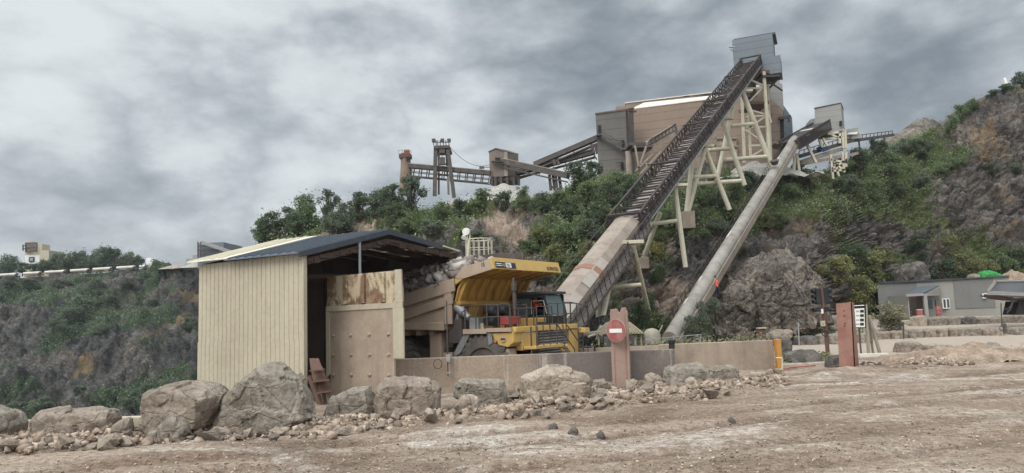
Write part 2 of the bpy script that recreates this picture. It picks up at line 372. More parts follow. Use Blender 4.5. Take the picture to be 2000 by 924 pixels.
def build_ground():
    na, nr = 560, 430
    A = np.linspace(R_(-62), R_(62), na); Rr = np.concatenate([np.geomspace(1.2, 130, nr), np.geomspace(150, 900, 14)])
    AA, RR = np.meshgrid(A, Rr); X = RR * np.sin(AA); Y = RR * np.cos(AA); Z = gz(X, Y)
    n = np.zeros_like(X)
    ca, sa = math.cos(R_(21)), math.sin(R_(21))
    flat = np.stack([X.ravel(), Y.ravel()], 1); out = np.empty(len(flat)); rr = RR.ravel()
    rut = np.zeros(len(flat))
    for i, (x, y) in enumerate(flat):
        if rr[i] > 70: out[i] = 0; continue
        u = x * ca + y * sa; w = -x * sa + y * ca
        q = noise.noise((u * .16, w * .6, 0.0)) * .045 + noise.noise((u * .9, w * 1.7, 3.0)) * .024
        wv = w + .9 * math.sin(u * .07 + .6) + .25 * noise.noise((u * .15, 0, 9.0)); tr = 0
        for k, w0 in enumerate((11.2, 13.1, 15.6, 17.3, 8.4, 20.1)):
            tr = max(tr, math.exp(-((wv - w0) / .34) ** 2) * (.45 + .55 * max(0, min(1, .5 + 1.3 * noise.noise((u * .09, k * 7.0, 1.0))))))
        rut[i] = tr; q -= tr * .09; q += .026 * tr * math.sin(u * 19) 
        q += noise.fractal((x * 2.3, y * 2.3, 0.0), .9, 2.1, 3) * .016
        if rr[i] < 45: q += max(0, noise.noise((x * 6.5, y * 6.5, 7.0)) - .18) * .07
        out[i] = q
    Z = Z + out.reshape(Z.shape)
    v = np.stack([X, Y, Z], -1).reshape(-1, 3); I = np.arange(len(v)).reshape(X.shape)
    f = np.stack([I[:-1, :-1], I[:-1, 1:], I[1:, 1:], I[1:, :-1]], -1).reshape(-1, 4)
    M = Mat('quarry_dirt', .95, 0, .1); rot = (0, 0, -R_(21))
    n1 = M.noise(.5, 6, .6, sc=(.5, .95, 1), rot=rot, dist=.7); n2 = M.noise(.33, 8, .66, sc=(.55, .95, 1), rot=rot, off=(4, 9, 0), dist=.8)
    n3 = M.noise(6, 8, .7); n4 = M.noise(28, 4, .6)
    c = M.ramp(n1, [(.30, hexc(106, 91, 78)), (.46, hexc(132, 115, 100)), (.62, hexc(153, 136, 120)), (.8, hexc(140, 122, 106))])
    pale = M.ramp(n2, [(.51, 0.0), (.58, 1.0)])
    pale = M.math('MULTIPLY', pale, M.ramp(M.noise(2.2, 8, .7, sc=(.9, 1.05, 1), rot=rot), [(.38, 0.0), (.58, 1.0)]))
    c = M.mix(M.math('MULTIPLY', pale, .72), c, hexc(188, 179, 166))
    dk = M.ramp(M.noise(.45, 6, .6, sc=(.3, 1.3, 1), rot=rot, off=(11, 2, 0)), [(.55, 0.0), (.68, 1.0)]); c = M.mix(M.math('MULTIPLY', dk, .5), c, hexc(112, 88, 74))
    c = M.mix(M.math('MULTIPLY', M.attr('rut'), M.ramp(M.noise(1.2, 6, .65), [(.35, .3), (.6, .95)])), c, hexc(104, 86, 73))
    c = M.mix(.6, c, M.ramp(n3, [(.32, .10), (.5, .5), (.68, .88)]), 'OVERLAY'); c = M.mix(.45, c, M.ramp(n4, [(.32, .15), (.68, .85)]), 'OVERLAY')
    vo = M.N('ShaderNodeTexVoronoi'); vo.inputs['Scale'].default_value = 9; M.L(M.coord(), vo.inputs['Vector'])
    peb = M.ramp(vo.outputs['Distance'], [(.16, 1.0), (.30, 0.0)]); sel = M.ramp(vo.outputs['Color'], [(.45, 0.0), (.55, 1.0)])
    pm = M.math('MULTIPLY', peb, sel)
    c = M.mix(M.math('MULTIPLY', pm, .55), c, M.mix(M.ramp(vo.outputs['Color'], [(.5, 0.0), (.9, 1.0)]), hexc(200, 186, 170), hexc(108, 94, 86)))
    # the haul road in front of the office is paler and smoother
    sp = M.N('ShaderNodeSeparateXYZ'); M.L(M.tc.outputs['Object'], sp.inputs[0])
    yy = M.math('ADD', sp.outputs[1], M.math('MULTIPLY', M.noise(.25, 5, .6), 7)); mr = M.N('ShaderNodeMapRange'); mr.interpolation_type = 'SMOOTHSTEP'
    M.L(yy, mr.inputs[0]); mr.inputs[1].default_value = 41; mr.inputs[2].default_value = 45
    c = M.mix(mr.outputs[0], c, M.mix(.25, hexc(164, 150, 135), M.ramp(n3, [(.3, .3), (.7, .7)]), 'OVERLAY')); M.color(c)
    h = M.math('ADD', M.math('MULTIPLY', n3, .6), M.math('ADD', M.math('MULTIPLY', n4, .35), M.math('MULTIPLY', pm, .5))); M.bump(h, 1.0, .07)
    g = mesh_np('ground', v, f, M.m, smooth=True); addattr(g, 'rut', rut); tag(g, kind='structure')
build_ground()

def catmull(xs, P, q):
    """P (n,k,3) control rows at xs -> interpolated at q"""
    xs = np.asarray(xs, float); out = []
    for x in q:
        i = int(np.clip(np.searchsorted(xs, x) - 1, 0, len(xs) - 2)); t = (x - xs[i]) / (xs[i + 1] - xs[i])
        a, b, c, d = P[max(i - 1, 0)], P[i], P[i + 1], P[min(i + 2, len(xs) - 1)]
        m1 = (c - a) * .5; m2 = (d - b) * .5; t2, t3 = t * t, t * t * t
        out.append((2 * t3 - 3 * t2 + 1) * b + (t3 - 2 * t2 + t) * m1 + (-2 * t3 + 3 * t2) * c + (t3 - t2) * m2)
    return np.array(out)
def loft(cols, nu, nv, back):
    xs = [c[0] for c in cols]; P = np.array([[list(at(c[0], y, Y)) for (y, Y) in c[1]] for c in cols])
    U = catmull(xs, P, np.linspace(xs[0], xs[-1], nu))            # (nu,k,3)
    k = U.shape[1]; W = catmull(np.arange(k), np.swapaxes(U, 0, 1), np.linspace(0, k - 1, nv))   # (nv,nu,3)
    W = np.swapaxes(W, 0, 1)
    ext = []
    for (dy, dz) in back: e = W[:, -1].copy(); e[:, 1] += dy; e[:, 0] *= (1 + dy / 300); e[:, 2] += dz; ext.append(e)
    pre = W[:, 0].copy(); pre[:, 2] -= 14
    return np.concatenate([pre[:, None]] + [W] + [e[:, None] for e in ext], 1)
def displace(W, amp, sc, nback, seed=0):
    nu, nv, _ = W.shape
    du = np.gradient(W, axis=0); dv = np.gradient(W, axis=1); N = np.cross(du, dv); N /= np.linalg.norm(N, axis=-1, keepdims=True) + 1e-9
    if N[..., 1].mean() > 0: N = -N
    D = np.zeros((nu, nv)); VG = np.zeros((nu, nv))
    for i in range(nu):
        for j in range(nv):
            x, y, z = W[i, j]; p = Vector((x * sc + seed, y * sc, z * sc))
            big = noise.fractal(p * .55, .8, 2.0, 4)
            w = noise.noise_vector(p * 1.7) * .25
            dd, pts = noise.voronoi((p + w) * 1.55); cell = noise.cell_vector(pts[0] * 31.7)
            tilt = (p * 1.55 - pts[0]).dot(cell) * .9
            dd2, pt2 = noise.voronoi((p + w) * 4.6); cell2 = noise.cell_vector(pt2[0] * 17.3)
            crack = max(0.0, 1 - (dd[1] - dd[0]) * 9)
            D[i, j] = big * 1.15 + (cell.x - .5) * .75 + tilt * .5 + (cell2.x - .5) * .40 + (p * 4.6 - pt2[0]).dot(cell2) * .22 - crack * .35 - max(0.0, 1 - (dd2[1] - dd2[0]) * 7) * .14 + noise.fractal(p * 7.0, .7, 2, 4) * .16
            VG[i, j] = noise.fractal(Vector((x * .055 + seed, y * .055, z * .10 + 5)), .7, 2.1, 4)
    fade = np.ones(nv); fade[nv - nback:] = 0; fade[nv - nback - 6:nv - nback] = np.linspace(1, .35, 6)
    return W + N * (D * amp * fade)[..., None], VG, N
def grid_mesh(name, W, mat, attrs):
    nu, nv, _ = W.shape; I = np.arange(nu * nv).reshape(nu, nv)
    f = np.stack([I[:-1, :-1], I[1:, :-1], I[1:, 1:], I[:-1, 1:]], -1).reshape(-1, 4)
    o = mesh_np(name, W.reshape(-1, 3), f, mat, smooth=False)
    for k, a in attrs.items(): addattr(o, k, a)
    tag(o, kind='structure'); return o, W.reshape(-1, 3), f

def hillmat(name, rock, soil, ochre, green, sc=1.0):
    M = Mat(name, .95, 0, .08)
    n1 = M.noise(.22 * sc, 8, .62, dist=.5); c = M.ramp(n1, [(.32, rock[0]), (.46, rock[1]), (.58, rock[2]), (.72, soil)])
    st = M.noise(1.6 * sc, 6, .62, sc=(.6, .6, 1.5), dist=.6); c = M.mix(.65, c, M.ramp(st, [(.3, .14), (.5, .5), (.72, .82)]), 'OVERLAY')
    rg = M.ramp(M.math('ABSOLUTE', M.math('SUBTRACT', M.noise(.7 * sc, 7, .62, dist=.7, off=(5, 1, 2)), .5)), [(.0, 1.0), (.025, 0.0)]); rg2 = M.ramp(M.math('ABSOLUTE', M.math('SUBTRACT', M.noise(2.4 * sc, 5, .6, sc=(1, 1, .6), dist=.5), .5)), [(.0, 1.0), (.035, 0.0)])
    c = M.mix(M.math('MULTIPLY', rg, .75), c, tuple(x * .25 for x in rock[0])); c = M.mix(M.math('MULTIPLY', rg2, .5), c, tuple(x * .35 for x in rock[0]))
    oc = M.ramp(M.noise(.16 * sc, 6, .65, off=(31, 7, 3)), [(.56, 0.0), (.68, 1.0)]); c = M.mix(M.math('MULTIPLY', M.math('MAXIMUM', oc, M.ramp(M.math('ADD', M.attr('ochre'), M.math('SUBTRACT', M.noise(.9 * sc, 5, .6), .5)), [(.3, 0.0), (.6, 1.0)])), .6), c, ochre)
    c = M.mix(M.math('MULTIPLY', M.ramp(M.math('ADD', M.attr('soil'), M.math('SUBTRACT', M.noise(.8 * sc, 5, .6), .5)), [(.3, 0.0), (.6, 1.0)]), .85), c, M.mix(.4, hexc(166, 146, 128), M.ramp(M.noise(3 * sc, 6, .65), [(.3, .2), (.7, .8)]), 'OVERLAY'))
    vd = M.vor(.55 * sc, feat='DISTANCE_TO_EDGE'); cr = M.ramp(vd, [(0.0, 1.0), (.035, 0.0)]); c = M.mix(M.math('MULTIPLY', cr, .35), c, tuple(x * .45 for x in rock[0]))
    vg = M.ramp(M.math('ADD', M.attr('veg'), M.math('MULTIPLY', M.math('SUBTRACT', M.noise(1.2 * sc, 6, .65), .5), .9)), [(.46, 0.0), (.62, 1.0)])
    gc = M.ramp(M.noise(.5 * sc, 6, .65, off=(3, 3, 3)), [(.3, green[0]), (.55, green[1]), (.75, green[2])])
    gc = M.mix(.6, gc, M.ramp(M.noise(4 * sc, 5, .7), [(.3, .12), (.7, .8)]), 'OVERLAY')
    c = M.mix(M.math('MULTIPLY', vg, .85), c, gc); M.color(c)
    M.bump(M.math('ADD', M.noise(1.3 * sc, 10, .7), M.math('MULTIPLY', M.noise(6 * sc, 6, .7), .35)), .9, .5 / sc); return M.m

HILL = [
 (398, [(900, 50), (890, 56), (880, 62), (870, 69), (860, 76), (850, 84)]),
 (480, [(700, 50), (680, 56), (660, 62), (640, 68), (615, 76), (585, 84)]),
 (506, [(690, 48), (610, 54), (560, 60), (530, 64), (500, 70), (478, 78)]),
 (600, [(690, 46), (590, 52), (540, 57), (500, 62), (470, 68), (446, 78)]),
 (700, [(690, 45), (580, 51), (520, 56), (480, 61), (455, 67), (430, 80)]),
 (800, [(680, 44), (575, 50), (510, 56), (470, 62), (445, 69), (414, 82)]),
 (900, [(680, 43), (570, 49), (500, 55), (462, 61), (430, 70), (402, 84)]),
 (1000, [(680, 43), (570, 49), (500, 55), (455, 61), (425, 70), (398, 84)]),
 (1100, [(680, 44), (575, 50), (505, 55), (450, 61), (410, 70), (380, 86)]),
 (1170, [(672, 45), (580, 50), (510, 55), (450, 61), (395, 71), (345, 90)]),
 (1250, [(666, 49), (590, 54), (520, 59), (460, 64), (400, 72), (340, 92)]),
 (1320, [(662, 54), (590, 60), (520, 66), (460, 70), (405, 75), (336, 94)]),
 (1400, [(658, 57), (590, 63), (520, 69), (460, 75), (405, 81), (328, 96)]),
 (1460, [(650, 59), (580, 64), (520, 69), (465, 77), (405, 84), (325, 97)]),
 (1530, [(640, 60), (570, 62), (508, 66), (478, 76), (410, 84), (335, 98)]),
 (1600, [(632, 66), (580, 68), (520, 74), (470, 80), (405, 87), (345, 100)]),
 (1660, [(625, 80), (560, 84), (500, 88), (440, 92), (380, 96), (322, 104)]),
 (1740, [(618, 96), (550, 98), (480, 101), (410, 104), (345, 108), (286, 116)]),
 (1830, [(612, 98), (540, 100), (460, 103), (385, 106), (318, 110), (258, 118)]),
 (1900, [(608, 99), (530, 101), (440, 104), (350, 107), (272, 110), (204, 117)]),
 (1970, [(604, 100), (520, 101), (430, 104), (330, 107), (240, 110), (172, 116)]),
 (2060, [(600, 100), (510, 101), (410, 104), (310, 107), (215, 110), (140, 116)]),
 (2250, [(596, 98), (500, 100), (400, 103), (300, 106), (190, 110), (90, 116)]),
]
VEGBLOBS = [(530, 470, 60, .7), (600, 450, 90, .7), (760, 440, 90, .5), (900, 430, 90, .45), (840, 465, 70, .3), (1100, 430, 110, .6), (1170, 400, 90, .6), (1130, 520, 80, .5), (1370, 400, 70, .5), (1440, 390, 60, .5),
            (1520, 400, 80, .35), (1680, 340, 110, .6), (1740, 380, 110, .35), (1800, 320, 90, .3), (1680, 540, 110, .6), (1850, 530, 110, .5), (1990, 330, 60, .3), (1960, 190, 60, .3), (1480, 430, 50, .3), (1290, 500, 50, .3), (1300, 430, 50, .4), (1560, 320, 80, .4), (1640, 330, 80, .4),
            (1510, 570, 90, -.8), (1450, 610, 70, -.6), (1560, 470, 60, -.4), (1640, 450, 70, -.4), (1760, 430, 60, -.4), (1860, 400, 70, -.5), (1960, 260, 90, -.6), (1900, 220, 40, -.4), (1280, 570, 60, -.5), (1000, 440, 35, -.7), (720, 440, 30, -.5), (960, 480, 50, -.3), (1980, 420, 70, -.4), (1700, 450, 50, -.3), (1450, 560, 60, -.5), (640, 455, 25, -.4), (880, 395, 22, -.6), (1330, 580, 40, -.5)]
def veg_field(W, VG, blobs, base):
    P = W.reshape(-1, 3); C = np.array(CAMR.transposed()); c = (P - np.array(CAMP)) @ C.T
    X = 1000 + F * c[:, 0] / -c[:, 2]; Y = 462 - F * c[:, 1] / -c[:, 2]; v = base + VG.ravel() * .55
    for (x, y, r, a) in blobs: v += a * np.exp(-((X - x) ** 2 + ((Y - y) * 1.3) ** 2) / (r * r))
    return v
m_hill = hillmat('quarry_face', (hexc(74, 69, 66), hexc(98, 92, 87), hexc(124, 116, 108)), hexc(132, 114, 95), hexc(138, 110, 76), (hexc(52, 64, 36), hexc(78, 90, 48), hexc(116, 112, 66)))
W0 = loft(HILL, 680, 220, ((6, 1.0), (40, 0), (250, 0)))
W1, VGh, Nh = displace(W0, 1.35, .30, 3)
vegh = veg_field(W1, VGh * 1.5, VEGBLOBS, .26)
soilh = veg_field(W1, VGh * .3, [(975, 438, 42, .9), (735, 442, 48, .8), (1010, 462, 28, .6), (885, 398, 20, .8), (1290, 585, 46, .7), (1085, 548, 30, .7), (640, 458, 26, .6), (1330, 560, 40, .5), (1700, 470, 40, .3)], 0)
ochh = veg_field(W1, VGh * .3, [(1565, 448, 40, .4), (1500, 486, 34, .3), (1920, 262, 44, .5), (1960, 300, 30, .3), (1860, 478, 40, .3), (1640, 430, 34, .3), (1690, 560, 20, .2), (1220, 400, 24, .2), (1395, 600, 26, .3)], 0)
hill, HV, HF = grid_mesh('hillside', W1, m_hill, {'veg': vegh, 'soil': soilh, 'ochre': ochh})
hill_bvh = BVHTree.FromPolygons([tuple(v) for v in HV], [tuple(f) for f in HF])

CLIFF = [
 (-420, [(1000, 150), (860, 190), (760, 205), (680, 222), (610, 240), (566, 262)]),
 (-100, [(1000, 150), (858, 190), (760, 205), (680, 222), (605, 240), (550, 262)]),
 (0, [(1000, 150), (855, 190), (755, 205), (672, 222), (600, 240), (543, 262)]),
 (100, [(1000, 150), (850, 190), (745, 206), (660, 224), (595, 242), (537, 262)]),
 (200, [(1000, 150), (846, 190), (740, 206), (655, 224), (590, 242), (530, 262)]),
 (290, [(1000, 150), (842, 190), (735, 206), (650, 224), (585, 242), (522, 262)]),
 (380, [(1000, 145), (838, 182), (730, 200), (645, 218), (578, 238), (517, 258)]),
 (480, [(1000, 140), (834, 175), (725, 192), (640, 210), (572, 230), (514, 254)]),
 (620, [(1000, 135), (830, 165), (720, 184), (635, 204), (570, 226), (514, 250)]),
]
m_cliff = hillmat('far_quarry_face', (hexc(58, 57, 56), hexc(78, 76, 73), hexc(104, 99, 93)), hexc(102, 94, 84), hexc(140, 116, 78), (hexc(52, 64, 46), hexc(66, 80, 54), hexc(90, 98, 66)), .42)
CB = [(210, 590, 80, .5), (140, 620, 60, .5), (270, 600, 50, .4), (60, 560, 60, .5), (330, 540, 40, .3), (200, 550, 70, .4), (60, 790, 70, .7), (150, 790, 60, .4), (260, 790, 50, .5), (380, 730, 40, .5), (330, 640, 50, .2), (60, 690, 80, -.5), (190, 710, 60, -.4), (300, 720, 60, -.3), (20, 600, 40, -.3), (330, 700, 40, -.4), (265, 560, 25, -.5), (100, 640, 50, .3)]
C0 = loft(CLIFF, 420, 180, ((10, .3), (120, .5), (560, 1)))
C1, VGc, Nc = displace(C0, 3.2, .105, 3, 40)
vegc = veg_field(C1, VGc * 1.7, [(x, y, r_, a * .55) for x, y, r_, a in CB], .25)
cliff, CV, CF = grid_mesh('far_cliff', C1, m_cliff, {'veg': vegc})
cliff_bvh = BVHTree.FromPolygons([tuple(v) for v in CV], [tuple(f) for f in CF])
def hit(x, y, bvh=None):
    d = ray(x, y).normalized(); h = (bvh or hill_bvh).ray_cast(CAMP, d)
    return h[0]

# ------------------------------------------------------------------ vegetation
def leaf_quads(P, size, up=.25):
    """one small leaf-shaped quad at every point"""
    n = len(P); a = rng.normal(size=(n, 3)); a[:, 2] *= .7; a /= np.linalg.norm(a, axis=1, keepdims=True)
    b = rng.normal(size=(n, 3)); b -= a * (a * b).sum(1, keepdims=True); b /= np.linalg.norm(b, axis=1, keepdims=True)
    s = size * rng.uniform(.6, 1.35, (n, 1)); a = a * s; b = b * s * .55
    v = np.stack([P - a, P - b * .9 + a * .1, P + a, P + b], 1).reshape(-1, 3)
    return v, np.arange(n * 4).reshape(n, 4)
def crown_points(n, lobes):
    out = []; w = np.array([l[1] ** 2 for l in lobes]); k = rng.multinomial(n, w / w.sum())
    for (c, r, sq), m in zip(lobes, k):
        d = rng.normal(size=(m, 3)); d /= np.linalg.norm(d, axis=1, keepdims=True); q = r * rng.uniform(.30, 1.0, (m, 1)) ** .55 * rng.uniform(.8, 1.12, (m, 1))
        p = d * q; p[:, 2] *= sq; out.append(p + np.array(c))
    return np.concatenate(out)
LEAFSETS = {
 'mid': leafmat('green_leaves', (hexc(85, 99, 71), hexc(106, 122, 85), hexc(129, 143, 101), hexc(156, 164, 124))),
 'dark': leafmat('dark_leaves', (hexc(70, 80, 63), hexc(85, 99, 74), hexc(104, 118, 88), hexc(127, 136, 106))),
 'olive': leafmat('olive_leaves', (hexc(101, 106, 72), hexc(126, 128, 86), hexc(148, 147, 99), hexc(171, 165, 121))),
 'yellow': leafmat('yellow_green_leaves', (hexc(134, 130, 78), hexc(161, 154, 95), hexc(181, 174, 111), hexc(144, 143, 92))),
 'grey': leafmat('grey_green_leaves', (hexc(86, 96, 79), hexc(105, 115, 95), hexc(126, 133, 111), hexc(148, 150, 130))),
 'dry': leafmat('dry_leaves', (hexc(127, 121, 101), hexc(151, 143, 119), hexc(136, 139, 109), hexc(171, 163, 140))),
 'far': leafmat('far_leaves', (hexc(82, 94, 76), hexc(98, 109, 88), hexc(113, 125, 100), hexc(132, 139, 115))),
}
m_bark = paint('bark', hexc(92, 82, 70), hexc(64, 58, 50), .5, 3, .95)
PROTO = {}
def proto(kind, var, tall=False, n=3600, leaf=.047):
    """bush (or taller loose tree) of unit half-width: trunk with limbs, crown of small leaves"""
    key = (kind, var, tall)
    if kind == 'bare': n, leaf = 420, .035
    if key in PROTO: return PROTO[key]
    r = random.Random(var * 17 + 5 * tall); lobes = []; tr = MB(); H = 2.5 if tall else 1.5
    nl = 34 if tall else 28
    for i in range(nl):
        a = r.uniform(0, 2 * math.pi); q = r.uniform(.1, .78); h = r.uniform(.2, 1.0) ** .8 * H
        rr = r.uniform(.13, .33) * (1.2 - .5 * h / H); q *= (1.15 - .6 * (h / H) ** 2)
        c = (math.cos(a) * q, math.sin(a) * q, h - rr * .5); lobes.append((c, rr, r.uniform(.7, 1.1)))
        tr.tube((0, 0, .12 * i / nl), (c[0] * .5, c[1] * .5, c[2] * .6), .035, .022, 5, False); tr.tube((c[0] * .5, c[1] * .5, c[2] * .6), c, .022, .008, 4, False)
        for t in range(3):
            e = V(c) + V(r.gauss(0, 1), r.gauss(0, 1), abs(r.gauss(0, 1)) + .4).normalized() * rr * 1.15; tr.tube(c, e, .009, .003, 3, False)
    tr.tube((0, 0, -.25), (0, 0, .3), .07, .05, 6)
    P = crown_points(n, lobes); stray = P[rng.integers(0, len(P), n // 6)]; stray = stray + rng.normal(size=stray.shape) * .13; P = np.concatenate([P, stray]); P = P[P[:, 2] > .02]
    v, f = leaf_quads(P, leaf)
    me_c = mesh_np('crown', v, f, LEAFSETS['dry' if kind == 'bare' else kind]); me_t = tr.build('trunk', m_bark, fix=False)
    # keep the mesh data only; things are assembled from it below
    mc, mt = me_c.data, me_t.data; off = me_t.location.copy(); mt.transform(Matrix.Translation(off))
    bpy.data.objects.remove(me_c); bpy.data.objects.remove(me_t)
    PROTO[key] = (mc, mt); return PROTO[key]
def plant(x, yb, h, w, kind, name, label, cat, group, tall=False, p=None, sink=.12):
    p = p or hit(x, yb)
    if p is None: return None
    Y = p.y; W = w * Y / F; Hh = h * Y / F
    mc, mt = proto(kind, random.randrange(4), tall)
    root = thing(name, label, cat, (p.x, p.y, p.z - sink * Hh), random.uniform(0, 6.28), group)
    for nm, me in (('trunk', mt), ('crown', mc)):
        c = bpy.data.objects.new(nm, me); COL.objects.link(c); c.parent = root
    root.scale = (W * .56, W * .56, Hh / (2.5 if tall else 1.5)); return root
def scatter(name, V_, F_, veg, n, size, mat, hgt, thr, spread, kind='stuff', k=4):
    """ground cover nobody could count: leaf tufts over the green patches of a slope"""
    a, b, c, d = (V_[F_[:, i]] for i in range(4)); area = np.linalg.norm(np.cross(c - a, d - b), axis=1)
    vf = veg[F_].mean(1); w = area * np.clip((vf - thr) / .35, 0, 1) * (area < 60); w /= w.sum()
    idx = rng.choice(len(F_), n, p=w); s = rng.uniform(0, 1, (n, 1)); t = rng.uniform(0, 1, (n, 1))
    P = (a[idx] * (1 - s) + b[idx] * s) * (1 - t) + (d[idx] * (1 - s) + c[idx] * s) * t
    P = np.repeat(P, k, 0) + rng.normal(size=(n * k, 3)) * np.array([spread, spread, spread * .55]) + np.array([0, -.25 * spread, hgt])
    v, f = leaf_quads(P, size); o = mesh_np(name, v, f, mat); tag(o, kind=kind); return o
scatter('undergrowth', HV, HF, vegh, 10000, .14, LEAFSETS['mid'], .2, .50, .40)
scatter('undergrowth', HV, HF, vegh, 9000, .12, LEAFSETS['grey'], .2, .42, .5)
scatter('undergrowth', HV, HF, vegh, 11000, .11, LEAFSETS['dry'], .1, .28, .35)
scatter('undergrowth', CV, CF, vegc, 7000, .30, LEAFSETS['far'], .2, .52, 1.0)

SKY_TREES = [(512, 488, 62, 52), (530, 474, 58, 60), (560, 458, 52, 70), (600, 448, 66, 66), (640, 442, 70, 58), (672, 446, 46, 50), (702, 434, 56, 60), (736, 428, 56, 66), (770, 422, 62, 66), (803, 414, 70, 62), (834, 408, 66, 48), (515, 468, 30, 40), (580, 462, 40, 60), (655, 458, 40, 60), (780, 440, 44, 60)]
for i, (x, y, h, w) in enumerate(SKY_TREES):
    plant(x, y, h * 1.22, w * 1.08, ('mid', 'dark', 'grey')[i % 3 if i < 6 else (1 + i % 2)], 'tree', 'loose leafy tree on the skyline of the hill behind the cream shed', 'tree', 'trees along the hill crest behind the shed', tall=i % 2 == 0)  # grey leaf set puts the haze over the crest into the crown colour
MOUND = [(866, 430, 40, 50), (900, 428, 44, 56), (945, 414, 54, 66), (985, 412, 44, 52), (1022, 410, 56, 46), (1060, 416, 46, 60), (1094, 408, 38, 56), (1110, 432, 48, 70)]
for i, (x, y, h, w) in enumerate(MOUND):
    plant(x, y, h, w, ('mid', 'dark')[i % 2], 'bush', 'green bush on the crest in front of the pale stone heap', 'bush', 'bushes in front of the pale stone heap', tall=i in (2, 4))
PLANTB = [(1130, 384, 78, 76), (1158, 352, 44, 52), (1150, 408, 58, 80), (1192, 402, 56, 70), (1232, 386, 52, 60), (1205, 360, 28, 44), (1170, 440, 46, 74)]
for i, (x, y, h, w) in enumerate(PLANTB):
    plant(x, y, h, w, ('dark', 'dark', 'mid')[i % 3], 'tree', 'dark green tree below the grey block tower of the stone plant', 'tree', 'trees below the grey block tower', tall=i == 0)
SLOPE = [(790, 456, 34, 60), (842, 460, 36, 66), (902, 470, 26, 50), (1060, 474, 38, 60), (1100, 474, 46, 66), (1150, 468, 46, 76), (1186, 452, 44, 64), (1084, 516, 44, 66), (1122, 536, 48, 72), (1062, 556, 44, 56), (1102, 566, 40, 60), (1150, 510, 44, 60), (1030, 500, 36, 60), (930, 470, 26, 44)]
for i, (x, y, h, w) in enumerate(SLOPE):
    plant(x, y, h, w, ('mid', 'grey', 'mid', 'olive')[i % 4], 'bush', 'green bush on the slope above the yellow dump truck', 'bush', 'bushes on the slope above the truck')
BETW = [(1300, 446, 46, 50), (1332, 478, 36, 46), (1370, 398, 54, 64), (1402, 406, 48, 60), (1434, 392, 56, 56), (1462, 372, 46, 54), (1290, 548, 36, 46), (1402, 458, 36, 56), (1372, 470, 28, 46), (1345, 430, 36, 50), (1420, 425, 36, 60)]
for i, (x, y, h, w) in enumerate(BETW):
    plant(x, y, h, w, ('mid', 'grey')[i % 2], 'bush', 'green bush on the slope between the two conveyors', 'bush', 'bushes between the two conveyors')
plant(1284, 508, 40, 46, 'yellow', 'bush', 'yellow green bush between the cream trestle legs', 'bush', None)
for (x, y, h, w) in [(1250, 640, 58, 52), (1268, 612, 48, 44)]:
    plant(x, y, h, w, 'dark', 'bush', 'dark bush hiding the foot of a cream trestle leg above the no entry pillar', 'bush', 'bushes above the no entry pillar')
for (x, y, h, w) in [(1352, 664, 52, 50), (1376, 656, 74, 50), (1392, 612, 36, 34)]:
    plant(x, y, h, w, 'grey', 'bush', 'grey green bush beside the foot of the pale tube conveyor', 'bush', 'bushes at the foot of the pale conveyor', p=at(x, y, 49.5))
RC2 = [(1560, 348, 38, 58), (1600, 358, 34, 56), (1524, 380, 48, 50), (1502, 446, 38, 48), (1428, 508, 38, 46), (1446, 496, 32, 38), (1524, 446, 42, 56), (1580, 330, 30, 50), (1546, 384, 36, 60)]
for i, (x, y, h, w) in enumerate(RC2):
    plant(x, y, h * .85, w * .85, ('mid', 'olive')[i % 2], 'bush', 'green bush on the rock just right of the pale tube conveyor', 'bush', 'bushes right of the pale conveyor')
RH = [(1640, 338, 42, 66), (1682, 330, 56, 76), (1722, 318, 62, 76), (1740, 338, 62, 76), (1800, 308, 50, 66), (1662, 376, 46, 76), (1702, 388, 46, 76), (1750, 386, 44, 66), (1800, 366, 36, 56), (1842, 346, 36, 56), (1932, 340, 26, 56), (1980, 338, 26, 56), (1870, 330, 30, 50), (1640, 376, 34, 60), (1770, 300, 40, 56)]
for i, (x, y, h, w) in enumerate(RH):
    plant(x, y, h * .85, w * .85, ('mid', 'dark', 'grey')[i % 3], 'bush', 'green bush among the rocks of the quarry face above the grey office', 'bush', 'bushes on the upper quarry face')
for (x, y, h, w) in [(1750, 274, 38, 44), (1772, 268, 28, 40)]:
    plant(x, y, h, w, 'dark', 'bush', 'dark bush on the skyline at the end of the thin conveyor', 'bush', 'skyline bushes by the thin conveyor', tall=True)
for (x, y, h, w) in [(1880, 236, 38, 44), (1898, 216, 26, 36), (1862, 250, 30, 36)]:
    plant(x, y, h, w, 'mid', 'bush', 'green bush on the grey crest near the top of the rock face', 'bush', 'bushes near the top of the rock face')
for (x, y, h, w) in [(1996, 170, 34, 40), (1964, 180, 20, 36), (1940, 188, 16, 30)]:
    plant(x, y, h, w, 'dark', 'bush', 'dark bush on the topmost edge of the hill', 'bush', 'bushes on the topmost hill edge')
BB = [(1640, 552, 60, 86), (1700, 548, 62, 96), (1740, 574, 48, 60), (1850, 556, 56, 66), (1884, 540, 54, 66), (1922, 544, 44, 56), (1962, 536, 44, 56), (1664, 514, 44, 80), (1722, 516, 40, 70), (1856, 500, 44, 60), (1760, 530, 40, 56), (1990, 520, 40, 60)]
for i, (x, y, h, w) in enumerate(BB):
    plant(x, y, h, w, ('olive', 'olive', 'mid', 'dark')[i % 4], 'bush', 'bushy green shrub at the foot of the rocks behind the grey office', 'bush', 'shrubs behind the office')
for (x, y, h, w) in [(1684, 592, 60, 84), (1644, 600, 36, 44), (1720, 590, 40, 50)]:
    plant(x, y, h, w, 'olive', 'bush', 'yellowish shrub between the signal post and the grey office', 'bush', 'yellowish shrubs left of the office')
plant(1796, 512, 60, 70, 'dark', 'bush', 'tall dark bush above the dark pointed rock behind the office', 'bush', None, tall=True)
plant(1745, 640, 52, 92, 'dry', 'bush', 'dry brownish shrub in front of the left corner of the grey office', 'bush', None, p=gr(1745, 641) if gr(1745, 641).y < 75 else at(1745, 640, 66))
